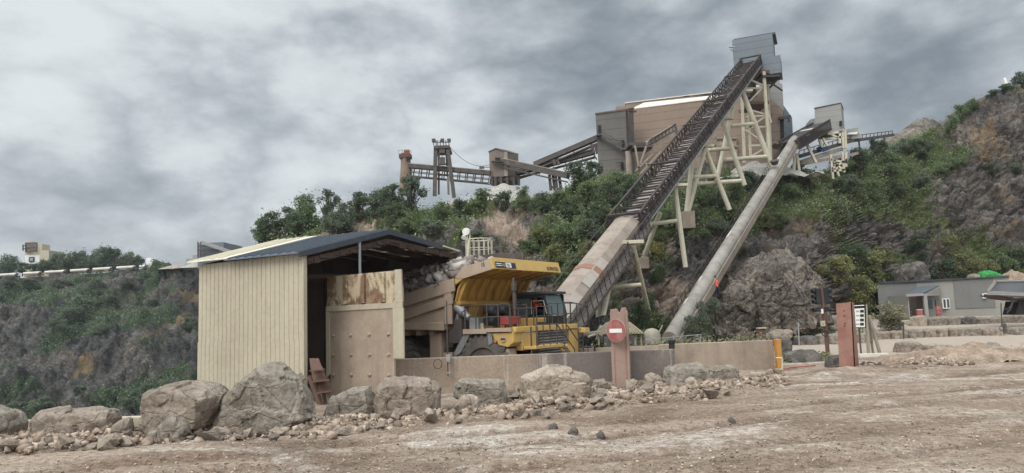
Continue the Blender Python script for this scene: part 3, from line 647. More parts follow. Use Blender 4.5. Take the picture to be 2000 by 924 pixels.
for (x, y, h, w) in [(1856, 512, 46, 56), (1880, 478, 40, 50), (1836, 492, 36, 46), (984, 496, 40, 56), (944, 492, 36, 46), (1022, 520, 36, 50), (1330, 520, 30, 40)]:
    plant(x, y, h, w, 'bare', 'bush', 'bare twiggy grey brown bush among the green ones on the slope', 'bush', 'bare twiggy bushes')
FT = [(14, 541, 46, 60), (-20, 541, 40, 60), (112, 530, 36, 56), (150, 527, 36, 56), (196, 524, 42, 54), (222, 521, 38, 54), (250, 519, 26, 40), (270, 517, 18, 32), (175, 526, 28, 50), (132, 529, 26, 44)]
for i, (x, y, h, w) in enumerate(FT):
    plant(x, y + 6, h + 10, w * 1.05, ('far', 'dark')[i % 2], 'tree', 'green tree standing on the far quarry rim left of the cream shed', 'tree', 'trees on the far quarry rim', p=at(x, y + 6, 275), sink=.1)
for (x, y, h, w) in [(44, 536, 24, 34), (66, 535, 20, 30), (84, 534, 26, 26), (92, 532, 20, 30)]:
    plant(x, y, h, w, 'dark', 'tree', 'dark low tree at the foot of the far cream silo building', 'tree', 'trees at the foot of the far silo', p=at(x, y, 272), sink=0)
FB = [(210, 600, 34, 50), (190, 570, 40, 46), (140, 625, 34, 60), (110, 640, 26, 50), (250, 560, 24, 50), (60, 560, 22, 50), (120, 560, 22, 50), (20, 552, 18, 44), (285, 545, 20, 40), (300, 600, 24, 40), (370, 640, 30, 40), (80, 800, 34, 60), (30, 810, 34, 60), (250, 800, 30, 44), (200, 650, 26, 46), (380, 740, 30, 40), (160, 770, 24, 50), (330, 760, 24, 40)]
for i, (x, y, h, w) in enumerate(FB):
    q = hit(x, y, cliff_bvh)
    if q: plant(x, y, h, w, 'far', 'bush', 'dark green bush clinging to the far quarry face left of the shed', 'bush', 'bushes on the far quarry face', p=q, sink=.3)
# ------------------------------------------------------------------ rocks
m_rock_tan = rockmat('dusty_limestone', (hexc(110, 99, 88), hexc(138, 125, 112), hexc(156, 143, 129), hexc(174, 162, 148)), 1.0)
m_rock_grey = rockmat('grey_limestone', (hexc(108, 99, 89), hexc(132, 123, 111), hexc(152, 141, 127), hexc(170, 157, 142)), 1.0)
m_rock_pale = rockmat('pale_limestone', (hexc(124, 110, 97), hexc(150, 136, 121), hexc(168, 154, 138), hexc(186, 173, 156)), 1.4, .3)
m_rock_dark = rockmat('dark_stone', (hexc(70, 66, 63), hexc(92, 87, 82), hexc(114, 107, 100), hexc(134, 125, 115)), 1.6)
m_rock_brown = rockmat('brown_outcrop', (hexc(86, 80, 74), hexc(112, 104, 96), hexc(132, 120, 106), hexc(146, 131, 112)), .5, .8, .75)

def hull_rock(points, subdiv, seed, mat, amp=.06, smooth_it=2, sc=1.0, name='rock'):
    """stone grown on the convex hull of POINTS (world), then worn and chipped"""
    bm = bmesh.new()
    for p in points: bm.verts.new(p)
    r = bmesh.ops.convex_hull(bm, input=bm.verts)
    bmesh.ops.triangulate(bm, faces=bm.faces); bm.normal_update()
    tree = BVHTree.FromBMesh(bm); c = Vector((0, 0, 0)); hv = [v.co.copy() for v in bm.verts if v.link_faces]
    for v in hv: c += v / len(hv)
    ext = max((v - c).length for v in hv); bm.free()
    b2 = bmesh.new(); bmesh.ops.create_icosphere(b2, subdivisions=subdiv, radius=1)
    for v in b2.verts:
        d = v.co.normalized(); h = tree.ray_cast(c + d * ext * 3, -d)
        v.co = h[0] if h[0] else c + d * ext * .5
    for _ in range(smooth_it): bmesh.ops.smooth_vert(b2, verts=b2.verts, factor=.5, use_axis_x=True, use_axis_y=True, use_axis_z=True)
    b2.normal_update()
    for v in b2.verts:
        p = (v.co) / sc + Vector((seed * 5.3, seed * 2.1, 0)); n = v.normal
        dd, pts = noise.voronoi(p * 1.3 + noise.noise_vector(p * 2) * .3); cell = noise.cell_vector(pts[0] * 23.1)
        d3, pt3 = noise.voronoi(p * 3.7 + noise.noise_vector(p * 5) * .12); c3 = noise.cell_vector(pt3[0] * 11.7)
        q = (cell.x - .5) * .9 + (p * 1.3 - pts[0]).dot(cell) * 1.0 + noise.fractal(p * 2.2, .95, 2.1, 6) * .42 - max(0, 1 - (dd[1] - dd[0]) * 10) * .22 + (c3.x - .5) * .16 + (p * 3.7 - pt3[0]).dot(c3) * .14
        v.co += n * q * amp
    me = bpy.data.meshes.new(name); b2.to_mesh(me); b2.free(); me.materials.append(mat)
    a = np.array([v.co for v in me.vertices]); o0 = V((a[:, 0].min() + a[:, 0].max()) / 2, (a[:, 1].min() + a[:, 1].max()) / 2, a[:, 2].min())
    me.transform(Matrix.Translation(-o0))
    o = bpy.data.objects.new(name, me); COL.objects.link(o); o.location = o0; return o
def boulder(outline, Y, thick, seed, mat, label, cat='boulder', name='boulder', amp=.07, subdiv=6, group=None, sc=.8, smooth_it=1):
    pts = [at(x, y, Y) for x, y in outline]; c = sum(pts, Vector()) / len(pts); zmin = min(p.z for p in pts); rnd = random.Random(seed); P = []
    for p in pts:
        P.append(p + V(0, rnd.uniform(-.12, .12) * thick, 0))
        for k, s in ((-.5, .72), (.5, .7), (-.32, .9), (.3, .9)):
            q = c + (p - c) * (s * rnd.uniform(.95, 1.05)); q.y = Y + thick * k * rnd.uniform(.85, 1.1)
            if p.z < c.z: q.z = p.z
            P.append(q)
    zb = zmin - .15
    for p in list(P):
        if p.z < zmin + .12: P.append(V(p.x, p.y, zb))
    o = hull_rock(P, subdiv, seed, mat, amp, smooth_it, sc, name); tag(o, label, cat, group); return o

boulder([(-60, 872), (-60, 830), (-20, 795), (2, 792), (22, 806), (32, 830), (28, 858), (6, 872)], 18.7, 1.3, 1, m_rock_grey, 'rounded grey boulder cut by the left edge of the yard row')
boulder([(68, 850), (70, 818), (84, 803), (140, 796), (190, 797), (222, 803), (232, 815), (228, 840), (150, 862), (80, 862)], 19.0, 1.3, 2, m_rock_tan, 'long low tan boulder before the cream low wall')
boulder([(284, 838), (288, 790), (294, 762), (340, 745), (390, 744), (425, 756), (441, 768), (438, 790), (418, 832), (340, 846)], 18.9, 1.7, 3, m_rock_tan, 'large rounded tan boulder at the left foot of the cream shed')
boulder([(422, 832), (446, 770), (480, 752), (498, 725), (512, 712), (530, 708), (552, 716), (585, 742), (604, 772), (617, 812), (560, 838), (470, 842)], 19.3, 1.9, 4, m_rock_grey, 'tallest pointed grey boulder in front of the cream shed wall', amp=.08)
boulder([(628, 812), (655, 770), (690, 756), (722, 754), (734, 780), (740, 806), (690, 822)], 20.6, 1.1, 5, m_rock_grey, 'smooth sloping grey boulder at the foot of the riveted steel panel')
boulder([(736, 806), (732, 760), (748, 740), (790, 735), (850, 742), (863, 756), (862, 796), (800, 812), (760, 812)], 20.6, 1.3, 6, m_rock_tan, 'broad tan boulder under the right corner of the riveted steel panel')
boulder([(889, 775), (892, 742), (902, 736), (940, 740), (985, 742), (993, 762), (990, 786), (940, 792)], 22.6, 1.1, 7, m_rock_grey, 'grey blocky boulder below the hose ring on the concrete wall')
boulder([(884, 812), (888, 790), (905, 770), (925, 768), (938, 782), (938, 812), (915, 822)], 21.0, .9, 8, m_rock_pale, 'angular pale tan boulder standing alone at the edge of the track', subdiv=4, amp=.05)
boulder([(1014, 770), (1014, 735), (1050, 724), (1070, 715), (1100, 718), (1145, 728), (1157, 742), (1154, 768), (1110, 786), (1030, 786)], 23.0, 1.6, 9, m_rock_pale, 'large pale boulder left of the no entry pillar')
boulder([(785, 812), (790, 795), (805, 784), (825, 788), (846, 802), (846, 816), (815, 826)], 20.6, .9, 10, m_rock_pale, 'pale wedge shaped boulder before the broad tan boulder', subdiv=4, amp=.05)
boulder([(1290, 748), (1300, 720), (1330, 709), (1368, 711), (1392, 728), (1398, 744), (1370, 756), (1310, 756)], 27.0, 1.4, 11, m_rock_grey, 'grey boulder heaped against the joint of the concrete walls')
boulder([(1386, 740), (1384, 722), (1400, 713), (1430, 713), (1443, 722), (1440, 740), (1410, 745)], 28.6, 1.1, 12, m_rock_grey, 'flat topped grey boulder at the right end of the boulder row')
boulder([(1256, 752), (1258, 735), (1272, 727), (1290, 733), (1302, 752), (1280, 762)], 26.4, .9, 13, m_rock_pale, 'small pale boulder between the no entry pillar and the grey boulder', subdiv=4)
boulder([(1284, 782), (1286, 768), (1306, 755), (1322, 768), (1318, 780), (1300, 787)], 24.8, .7, 14, m_rock_pale, 'tilted pale boulder at the foot of the rubble slope', subdiv=4, amp=.05)
boulder([(220, 860), (222, 830), (234, 820), (254, 813), (260, 835), (255, 856), (240, 864)], 18.1, .6, 15, m_rock_tan, 'small round tan boulder leaning before the gap in the low wall', subdiv=4)
boulder([(308, 850), (312, 832), (338, 815), (366, 826), (372, 838), (345, 858)], 17.9, .5, 16, m_rock_grey, 'small angular blue grey boulder before the large rounded boulder', subdiv=4, amp=.04, smooth_it=1)
boulder([(286, 862), (296, 842), (312, 838), (314, 856), (300, 866)], 17.8, .35, 17, m_rock_grey, 'thin grey stone shard leaning before the large rounded boulder', 'rock', 'rock', subdiv=4, amp=.03, smooth_it=1)
boulder([(610, 846), (610, 826), (645, 822), (650, 842), (632, 850)], 18.9, .5, 18, m_rock_pale, 'square pale block before the dark gap beside the shed', 'rock', 'rock', subdiv=4, amp=.03, smooth_it=1)
boulder([(1330, 762), (1338, 742), (1352, 735), (1366, 748), (1364, 764), (1345, 770)], 25.8, .6, 19, m_rock_pale, 'pale stone propped on the front of the grey boulder heap', 'rock', 'rock', subdiv=4, amp=.04)
boulder([(1448, 764), (1446, 756), (1462, 748), (1480, 762), (1478, 766)], 26.5, .5, 20, m_rock_grey, 'flat blue grey slab lying at the right end of the rubble', 'rock', 'rock', subdiv=4, amp=.02, smooth_it=1)
# loose dark stones on the track
for i, (x, y, w, h, L) in enumerate([(1081, 836, 20, 12, 'dark stone on the track, leftmost of three in a row'), (1120, 846, 26, 15, 'biggest dark pointed stone in the middle of three on the track'), (1173, 850, 18, 10, 'small dark pale topped stone, rightmost of three on the track'), (1429, 822, 18, 9, 'lone dark stone on the track before the concrete wall')]):
    w *= .85; h *= .85
    boulder([(x - w / 2, y), (x - w * .3, y - h * .6), (x + w * .1, y - h), (x + w * .4, y - h * .5), (x + w / 2, y)], gr(x, y).y, .3, 30 + i, m_rock_dark, L, 'stone', 'stone', subdiv=3, amp=.02, sc=.3, smooth_it=1)

# squared blocks and boulders on the right
def block(x0, x1, yt, yb, Y, mat, label, seed, group=None, tilt=0, name='stone_block', thick=None, amp=.07):
    return boulder([(x0, yb), (x0 + 1, yt + 2 + tilt), (x0 + (x1 - x0) * .3, yt + tilt * .6), (x1 - 3, yt), (x1, yt + 3), (x1, yb)], Y, thick or 1.3, seed, mat, label, 'stone block', name, amp=amp, subdiv=4, group=group, sc=1.0, smooth_it=1)
UP = 'stone blocks of the upper row before the office'; LO = 'stone blocks of the lower row along the pale road'
for i, (x0, x1, yt, yb, mt) in enumerate([(1776, 1806, 617, 637, m_rock_pale), (1808, 1848, 618, 640, m_rock_grey), (1850, 1874, 617, 637, m_rock_grey), (1878, 1903, 618, 637, m_rock_dark), (1903, 1930, 618, 636, m_rock_grey), (1960, 1996, 613, 638, m_rock_tan), (1998, 2030, 613, 638, m_rock_grey)]):
    block(x0, x1, yt, yb, 71, mt, 'roughly squared stone block in the upper row before the grey office', 50 + i, UP, tilt=i % 3)
boulder([(1926, 636), (1932, 622), (1944, 616), (1957, 622), (1959, 636)], 71, 1.3, 58, m_rock_grey, 'rounded grey boulder among the squared blocks before the office', subdiv=4)
for i, (x0, x1, yt, yb, mt) in enumerate([(1770, 1800, 643, 659, m_rock_grey), (1799, 1824, 641, 660, m_rock_tan), (1825, 1846, 641, 659, m_rock_tan), (1847, 1864, 641, 657, m_rock_tan), (1864, 1912, 638, 657, m_rock_grey), (1912, 1958, 639, 653, m_rock_tan), (1968, 2020, 638, 651, m_rock_grey), (1700, 1736, 646, 664, m_rock_tan), (1735, 1768, 646, 662, m_rock_tan)]):
    block(x0, x1, yt, yb, 57, mt, 'roughly squared stone block in the lower row along the pale road', 70 + i, LO, tilt=(i * 2) % 3)
LU = 'stone blocks of the upper row behind the signal post'; LL = 'stone blocks of the lower row behind the signal post'
for i, (x0, x1, yt, yb, mt) in enumerate([(1503, 1524, 620, 640, m_rock_grey), (1522, 1541, 620, 641, m_rock_grey), (1541, 1571, 625, 641, m_rock_dark), (1571, 1590, 622, 640, m_rock_grey), (1589, 1612, 622, 640, m_rock_grey), (1614, 1640, 616, 640, m_rock_tan)]):
    block(x0, x1, yt, yb, 64, mt, 'grey stone block in the upper row behind the signal post', 90 + i, LU, tilt=i % 4)
for i, (x0, x1, yt, yb, mt) in enumerate([(1548, 1594, 656, 673, m_rock_dark), (1593, 1614, 652, 670, m_rock_grey), (1614, 1640, 652, 668, m_rock_grey), (1500, 1546, 644, 656, m_rock_tan), (1670, 1700, 650, 668, m_rock_tan)]):
    block(x0, x1, yt, yb, 52, mt, 'grey stone block in the lower row behind the signal post', 100 + i, LL, tilt=i % 4)
boulder([(1514, 692), (1512, 664), (1520, 658), (1540, 660), (1545, 672), (1543, 692)], 40, 1.2, 110, m_rock_dark, 'upright dark block right behind the orange wall end post', subdiv=4)
boulder([(1531, 714), (1534, 692), (1548, 686), (1586, 682), (1600, 700), (1600, 712), (1560, 716)], 36.5, 1.5, 111, m_rock_dark, 'large dark angular boulder left of the signal post', subdiv=4)
boulder([(1616, 720), (1618, 694), (1640, 692), (1642, 720)], 32.5, .9, 112, m_rock_dark, 'dark squarish boulder tucked against the rust red pillar', subdiv=4)
for i, (o, Y, mt, L) in enumerate([
    ([(1750, 694), (1751, 668), (1770, 665), (1795, 668), (1796, 692)], 40.5, m_rock_tan, 'broad tan block with a pale flat top beside the track'),
    ([(1795, 692), (1796, 673), (1830, 672), (1832, 692)], 40.8, m_rock_tan, 'brownish block between the pale topped block and a grey block'),
    ([(1828, 692), (1830, 674), (1850, 674), (1854, 690)], 41.2, m_rock_grey, 'small grey block at the right end of the short block row'),
    ([(1745, 712), (1748, 696), (1772, 694), (1774, 710)], 37.5, m_rock_grey, 'low grey block in front of the short block row'),
    ([(1790, 712), (1815, 690), (1832, 685), (1844, 698), (1840, 708)], 37.5, m_rock_tan, 'sloping tan rock wedge in front of the short block row'),
    ([(1846, 706), (1850, 682), (1878, 676), (1888, 692), (1886, 706)], 38.5, m_rock_tan, 'rounded tan boulder at the left of the earth heap'),
    ([(1882, 690), (1886, 674), (1894, 672), (1901, 686), (1898, 692)], 41, m_rock_dark, 'upright grey rock on top of the earth heap'),
    ([(1918, 680), (1916, 672), (1934, 668), (1946, 674), (1942, 682)], 42, m_rock_grey, 'flat grey rock on the far end of the earth heap')]):
    boulder(o, Y, 1.2, 120 + i, mt, L, subdiv=4)
# big rocks at the foot of the hill
boulder([(1752, 556), (1756, 530), (1772, 514), (1790, 509), (1800, 516), (1806, 540), (1812, 556)], 92, 4, 140, m_rock_dark, 'dark pointed rock standing behind the grey office', subdiv=5, amp=.3, sc=3)
KN = [([(1388, 650), (1392, 604), (1412, 556), (1440, 530), (1462, 506), (1500, 494), (1540, 502), (1572, 540), (1598, 582), (1610, 632)], 62, 9, 142, 'broad grey rock outcrop beside the foot of the pale tube conveyor'),
      ([(1386, 654), (1394, 612), (1410, 572), (1436, 556), (1462, 566), (1470, 612), (1466, 656)], 57, 3.4, 141, 'low left buttress of the grey rock outcrop beside the pale conveyor'),
      ([(1462, 650), (1466, 590), (1490, 552), (1530, 540), (1560, 566), (1580, 604), (1586, 640)], 58.5, 3.6, 143, 'middle buttress in front of the broad grey rock outcrop')]
KNB = []
for o, Y, t, s, L in KN:
    KNO = boulder(o, Y, t, s, m_rock_brown, L, 'rock outcrop', 'rock_outcrop', amp=.42, subdiv=6, sc=2.2, smooth_it=0)
    KNB.append(BVHTree.FromPolygons([tuple(KNO.location + v.co) for v in KNO.data.vertices], [tuple(p.vertices) for p in KNO.data.polygons]))

# loose rubble: single stones, and the grit between them
STONES = []
def sharp_rock(pts, mat):
    bm = bmesh.new()
    for p in pts: bm.verts.new(p)
    bmesh.ops.convex_hull(bm, input=bm.verts); bmesh.ops.delete(bm, geom=[v for v in bm.verts if not v.link_faces], context='VERTS')
    bmesh.ops.triangulate(bm, faces=bm.faces)
    me = bpy.data.meshes.new('rock'); zmin = min(v.co.z for v in bm.verts)
    for v in bm.verts: v.co.z -= zmin * .8; v.co += noise.noise_vector(v.co * 2) * .04
    bm.to_mesh(me); bm.free(); me.materials.append(mat); o = bpy.data.objects.new('rock', me); COL.objects.link(o); return o
for k in range(14):
    r = random.Random(200 + k); pts = []
    for i in range(10):
        d = V(r.gauss(0, 1), r.gauss(0, 1), r.gauss(0, 1)).normalized(); pts.append(V(d.x * r.uniform(.8, 1.25), d.y * r.uniform(.6, 1.05), d.z * r.uniform(.55, .95)))
    o = sharp_rock(pts, (m_rock_tan, m_rock_pale, m_rock_tan, m_rock_pale, m_rock_grey)[k % 5], ); STONES.append(o.data); bpy.data.objects.remove(o)
def stone(x, y, s, label, group, z=None, idx=None):
    o = bpy.data.objects.new('rock', STONES[random.randrange(14) if idx is None else idx]); COL.objects.link(o)
    q = gr(x, y); z = ground_z(q.x, q.y); q = gr(x, y, z); sc = s * q.y / F / 2
    o.scale = (sc * random.uniform(.9, 1.3), sc * random.uniform(.8, 1.1), sc * random.uniform(.75, 1.1)); o.location = (q.x, q.y, ground_z(q.x, q.y) - sc * .05)
    o.rotation_euler = (random.uniform(-.35, .35), random.uniform(-.35, .35), random.uniform(0, 6.28)); tag(o, label, 'rock', group)
def band(n, x0, x1, yf, spread, smin, smax, label, group):
    for i in range(n):
        x = random.uniform(x0, x1)
        if 30 < x < 66 or 258 < x < 290: x += 60
        stone(x, yf(x) + random.gauss(0, spread), smin + (smax - smin) * random.random() ** 2.6, label, group)
yb = lambda x: float(np.interp(x, (0, 200, 400, 600, 800, 1000, 1200, 1400, 1520), (872, 864, 852, 842, 826, 800, 776, 756, 746)))
band(56, 0, 420, lambda x: yb(x) - 2, 5, 9, 44, 'tan rubble stone lying along the foot of the left hand boulders', 'rubble stones below the left hand boulders')
band(66, 420, 900, lambda x: yb(x) - 2, 7, 9, 42, 'rubble stone lying between the pointed boulder and the lone pale boulder', 'rubble stones below the shed')
band(110, 960, 1340, lambda x: yb(x) - 6, 10, 9, 42, 'pale rubble stone heaped at the foot of the no entry pillar', 'rubble stones at the no entry pillar')
band(80, 980, 1400, lambda x: yb(x) - 8, 9, 14, 46, 'pale rubble stone heaped at the foot of the no entry pillar', 'rubble stones at the no entry pillar')
band(34, 1330, 1520, lambda x: yb(x) - 2, 7, 8, 26, 'rubble stone strewn at the right end of the boulder row', 'rubble stones at the right end of the row')
band(44, 1780, 1985, lambda x: 712 - (x - 1780) * .10, 5, 6, 18, 'small stone on the earth heap below the pale road', 'stones on the earth heap')
# earth heap
hp = [gr(1780, 712), gr(1850, 706), gr(1920, 698), gr(1990, 694)]
def heap(name, c, rx_, ry_, h, mat, kind='structure', seed=0, rough=.12):
    n = 60; g = np.linspace(-1, 1, n); X, Y = np.meshgrid(g, g); q = np.sqrt(X ** 2 + Y ** 2); Z = np.clip(1 - q, 0, 1) ** .9 * h
    Zf = Z.copy()
    for i in range(n):
        for j in range(n):
            Zf[i, j] += rough * h * noise.fractal(Vector((X[i, j] * 4 + seed, Y[i, j] * 4, seed)), .8, 2, 4) - .06 * h
    v = np.stack([c.x + X * rx_, c.y + Y * ry_, c.z + Zf], -1).reshape(-1, 3); I = np.arange(n * n).reshape(n, n)
    f = np.stack([I[:-1, :-1], I[:-1, 1:], I[1:, 1:], I[1:, :-1]], -1).reshape(-1, 4); o = mesh_np(name, v, f, mat, smooth=True); return o
m_earth = rockmat('brown_earth', (hexc(112, 96, 82), hexc(138, 120, 104), hexc(158, 139, 121), hexc(174, 156, 138)), 1.6, .1)
c = gr(1890, 702); tag(heap('earth_heap', V(c.x, c.y, -.05), 5.2, 2.0, .8, m_earth, seed=3, rough=.3), 'low brown earth heap strewn with stones below the pale road', 'earth heap')
def grit(n, yfun, x0, x1, spread, s0, s1, mat, name='gravel'):
    vs, fs = [], []
    ico = bmesh.new(); bmesh.ops.create_icosphere(ico, subdivisions=1, radius=1); bv = np.array([v.co[:] for v in ico.verts]); bf = np.array([[v.index for v in f.verts] for f in ico.faces]); ico.free()
    for i in range(n):
        x = random.uniform(x0, x1); q = gr(x, yfun(x) + random.gauss(0, spread)); s = s0 + (s1 - s0) * random.random() ** 3
        m = bv * rng.uniform(.55, 1.25, (1, 3)) * s; m += rng.normal(size=m.shape) * s * .3; a = random.uniform(0, 6.28)
        m = np.stack([m[:, 0] * math.cos(a) - m[:, 1] * math.sin(a), m[:, 0] * math.sin(a) + m[:, 1] * math.cos(a), m[:, 2] * .8], 1) + np.array([q.x, q.y, ground_z(q.x, q.y) + s * .15])
        vs.append(m); fs.append(bf + len(bv) * i)
    o = mesh_np(name, np.concatenate(vs), np.concatenate(fs), mat); tag(o, kind='stuff')
def gritmat(name, a, b, c_):
    M = Mat(name, .95, 0, .1); gi = M.N('ShaderNodeNewGeometry'); M.color(M.ramp(gi.outputs['Random Per Island'], [(0, a), (.5, b), (1, c_)])); return M.m
m_grit = gritmat('grit_stones', hexc(108, 92, 80), hexc(146, 128, 112), hexc(180, 163, 146)); m_grit2 = gritmat('track_grit', hexc(112, 94, 82), hexc(152, 131, 114), hexc(192, 176, 158))
grit(5200, lambda x: yb(x) - 3, -20, 1540, 7, .015, .13, m_grit)
grit(4200, lambda x: yb(x) - 5, 960, 1400, 9, .03, .16, m_grit)
grit(900, lambda x: 708 - (x - 1780) * .08, 1740, 2000, 6, .03, .14, m_grit)
def anyg(x): return random.uniform(735, 930)
grit(9000, anyg, -50, 2050, 0, .006, .03, m_grit2)

# ------------------------------------------------------------------ cream low wall at the pit edge
b = MB(); a0 = at(-300, 832, 20.2); a1 = at(470, 806, 20.2); zt = at(100, 819, 20.2).z
b.mm((-19, 20.05, -2.5), (-8.2, 20.35, zt)); w = b.build('low_wall', m_cream, bevel=.03); tag(w, 'low cream concrete wall behind the left hand boulders', 'wall')

# ------------------------------------------------------------------ crusher shed
SY = R_(30); AX = V(math.cos(SY), -math.sin(SY), 0); AG = V(math.sin(SY), math.cos(SY), 0); UP_ = V(0, 0, 1)
s0 = at(593, 493, 25.0); s0.z = 0; SL = 5.4; GW = 9.0
zE = at(593, 494, 25.0).z; zR = 0
pk = onplane(755, 453, s0, AX); zR = pk.z; tpk = (pk - s0).dot(AG); re = onplane(890, 492, s0, AX); tre = (re - s0).dot(AG); zRE = re.z
def sp(u, t, z): return s0 + AX * u + AG * t + UP_ * z       # u along the shed (0 = open gable end), t across the gable
shed = thing('crusher_shed', 'cream ribbed metal shed with slate roof and an open gable end', 'shed', sp(-2.7, 4.5, 0))
def ribbed(b, p0, p1, z0, z1, zt1, n, depth, nrm):
    """sheet wall from p0 to p1 with trapezoid ribs; z1/zt1 top heights at both ends"""
    L = (p1 - p0).length; d = (p1 - p0) / L
    xs = []
    for i in range(n):
        w = L / n
        for q, o in ((0, 0), (.80, 0), (.85, -depth), (.92, -depth), (.97, 0)): xs.append((i * w + q * w, o))
    xs.append((L, 0)); vs = []; fs = []
    for (x, o) in xs:
        t = x / L; P = p0 + d * x + nrm * o; vs += [P + UP_ * z0, P + UP_ * (z1 + (zt1 - z1) * t)]
    for i in range(len(xs) - 1): fs.append((2 * i, 2 * i + 2, 2 * i + 3, 2 * i + 1))
    b.add(vs, fs)
b = MB(); zsplit = 2.05
ribbed(b, sp(-SL, 0, 0), sp(0, 0, 0), zsplit, zE - .06, zE, 24, .02, -AG)
ribbed(b, sp(-SL, -.03, 0), sp(.06, -.03, 0), -2.5, zsplit + .05, zsplit + .05, 24, .02, -AG)
b.prism([sp(-SL, .05, -2.5), sp(0, .05, -2.5), sp(0, .05, zE - .1), sp(-SL, .05, zE - .16)], AG * .05)
b.box(sp(.02, .02, 1.2), (.06, .16, 7.4), (AX, AG, UP_))
b.build('wall', m_cream, shed, fix=False)
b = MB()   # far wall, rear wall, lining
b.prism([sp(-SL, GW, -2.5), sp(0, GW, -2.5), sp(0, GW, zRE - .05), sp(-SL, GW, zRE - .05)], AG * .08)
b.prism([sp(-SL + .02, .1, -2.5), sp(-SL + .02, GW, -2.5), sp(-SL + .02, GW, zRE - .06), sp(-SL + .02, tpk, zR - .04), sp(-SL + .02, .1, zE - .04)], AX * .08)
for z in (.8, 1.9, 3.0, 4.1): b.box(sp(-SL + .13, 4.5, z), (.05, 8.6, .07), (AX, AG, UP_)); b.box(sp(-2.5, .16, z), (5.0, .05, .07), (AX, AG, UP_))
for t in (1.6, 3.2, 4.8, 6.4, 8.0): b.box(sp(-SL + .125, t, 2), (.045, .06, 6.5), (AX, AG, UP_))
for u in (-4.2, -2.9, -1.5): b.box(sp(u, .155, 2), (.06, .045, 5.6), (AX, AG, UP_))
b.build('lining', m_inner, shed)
OV = .35
b = MB(); th = .05
rp = lambda u, t, z: sp(u, t, z)
slope1 = (zR - zE) / tpk; slope2 = (zR - zRE) / (tre - tpk)
b.prism([rp(-3.6, -OV, zE - slope1 * OV + .04), rp(-3.6, tpk, zR + .04), rp(OV * .3, tpk, zR + .04), rp(OV * .3, -OV, zE - slope1 * OV + .04)], UP_ * th)
b.prism([rp(-3.6, tpk + .01, zR + .04), rp(-3.6, tre - 1.2, zRE + slope2 * 1.2 + .04), rp(OV * .3, tre - 1.2, zRE + slope2 * 1.2 + .04), rp(OV * .3, tpk + .01, zR + .04)], UP_ * th)
for i in range(9):
    u = -3.4 + i * .42; b.bar(rp(u, -OV + .01, zE - slope1 * OV + .11), rp(u, tpk - .05, zR + .11), .05, .05)
rf = b.build('roof', m_roof, shed)
b = MB()
b.prism([rp(-SL - .25, -OV, zE - slope1 * OV + .10), rp(-SL - .25, tpk * .93, zR - slope1 * tpk * .07 + .16), rp(-3.4, tpk * .93, zR - slope1 * tpk * .07 + .16), rp(-3.4, -OV, zE - slope1 * OV + .10)], UP_ * .04)
b.prism([rp(-SL - .25, tpk * .96, zR - .2), rp(-SL - .25, GW + .3, zRE - .1), rp(-3.7, GW + .3, zRE - .1), rp(-3.7, tpk * .96, zR - .2)], UP_ * .04)
b.prism([rp(-3.7, tre - 1.15, zRE + slope2 * 1.15 + .02), rp(-3.7, tre + .05, zRE), rp(.2, tre + .05, zRE), rp(.2, tre - 1.15, zRE + slope2 * 1.15 + .02)], UP_ * .05)
for i in range(5): u = -SL - .1 + i * .4; b.bar(rp(u, -OV + .02, zE - slope1 * OV + .16), rp(u, tpk * .9, zR - slope1 * tpk * .1 + .22), .05, .05)
b.build('roof_sheet', m_cream_roof, shed)
b = MB()
b.prism([rp(.13, -OV, zE - slope1 * OV - .10), rp(.13, tpk, zR - .11), rp(.13, tpk, zR + .10), rp(.13, -OV, zE - slope1 * OV + .10)], AX * .03)
b.prism([rp(.13, tpk, zR - .11), rp(.13, tre - 1.2, zRE + slope2 * 1.2 - .11), rp(.13, tre - 1.2, zRE + slope2 * 1.2 + .10), rp(.13, tpk, zR + .10)], AX * .03)
b.build('barge_board', m_rooftrim, shed)
for (tA, zA, tB, zB, nm) in ((.1, zE - .28, tpk, zR - .38, 'rafter'), (tpk, zR - .38, tre, zRE - .22, 'rafter')):
    b = MB(); b.bar(rp(0, tA, zA), rp(0, tB, zB), .16, .22); b.bar(rp(-.02, tA, zA - .1), rp(-.02, tB, zB - .1), .24, .03)
    L = 14
    for i in range(L):
        t = (i + random.random() * .6) / L; q = rp(.1, tA, zA) * (1 - t) + rp(.1, tB, zB) * t; b.box(q + UP_ * random.uniform(-.1, .06), (.04, random.uniform(.15, .5), random.uniform(.06, .2)), (AX, AG, UP_))
    b.build(nm, m_rafter, shed)
b = MB()
for u in (-1.3, -2.6, -3.9):
    b.bar(rp(u, .1, zE - .3), rp(u, tpk, zR - .35), .14, .2); b.bar(rp(u, tpk, zR - .35), rp(u, GW, zRE - .2), .14, .2); b.bar(rp(u, .1, zE - .75), rp(u, GW, zRE - .9), .12, .16)
b.build('roof_frame', m_rafter, shed)
b = MB(); q0 = onplane(698, 470, s0 + AX * .1, AX); q1 = onplane(703, 540, s0 + AX * .1, AX); b.tube(V(q1.x, q1.y, 2.5), V(q1.x, q1.y, q0.z + .05), .055, n=10); b.build('post', m_galv, shed, smooth=True)
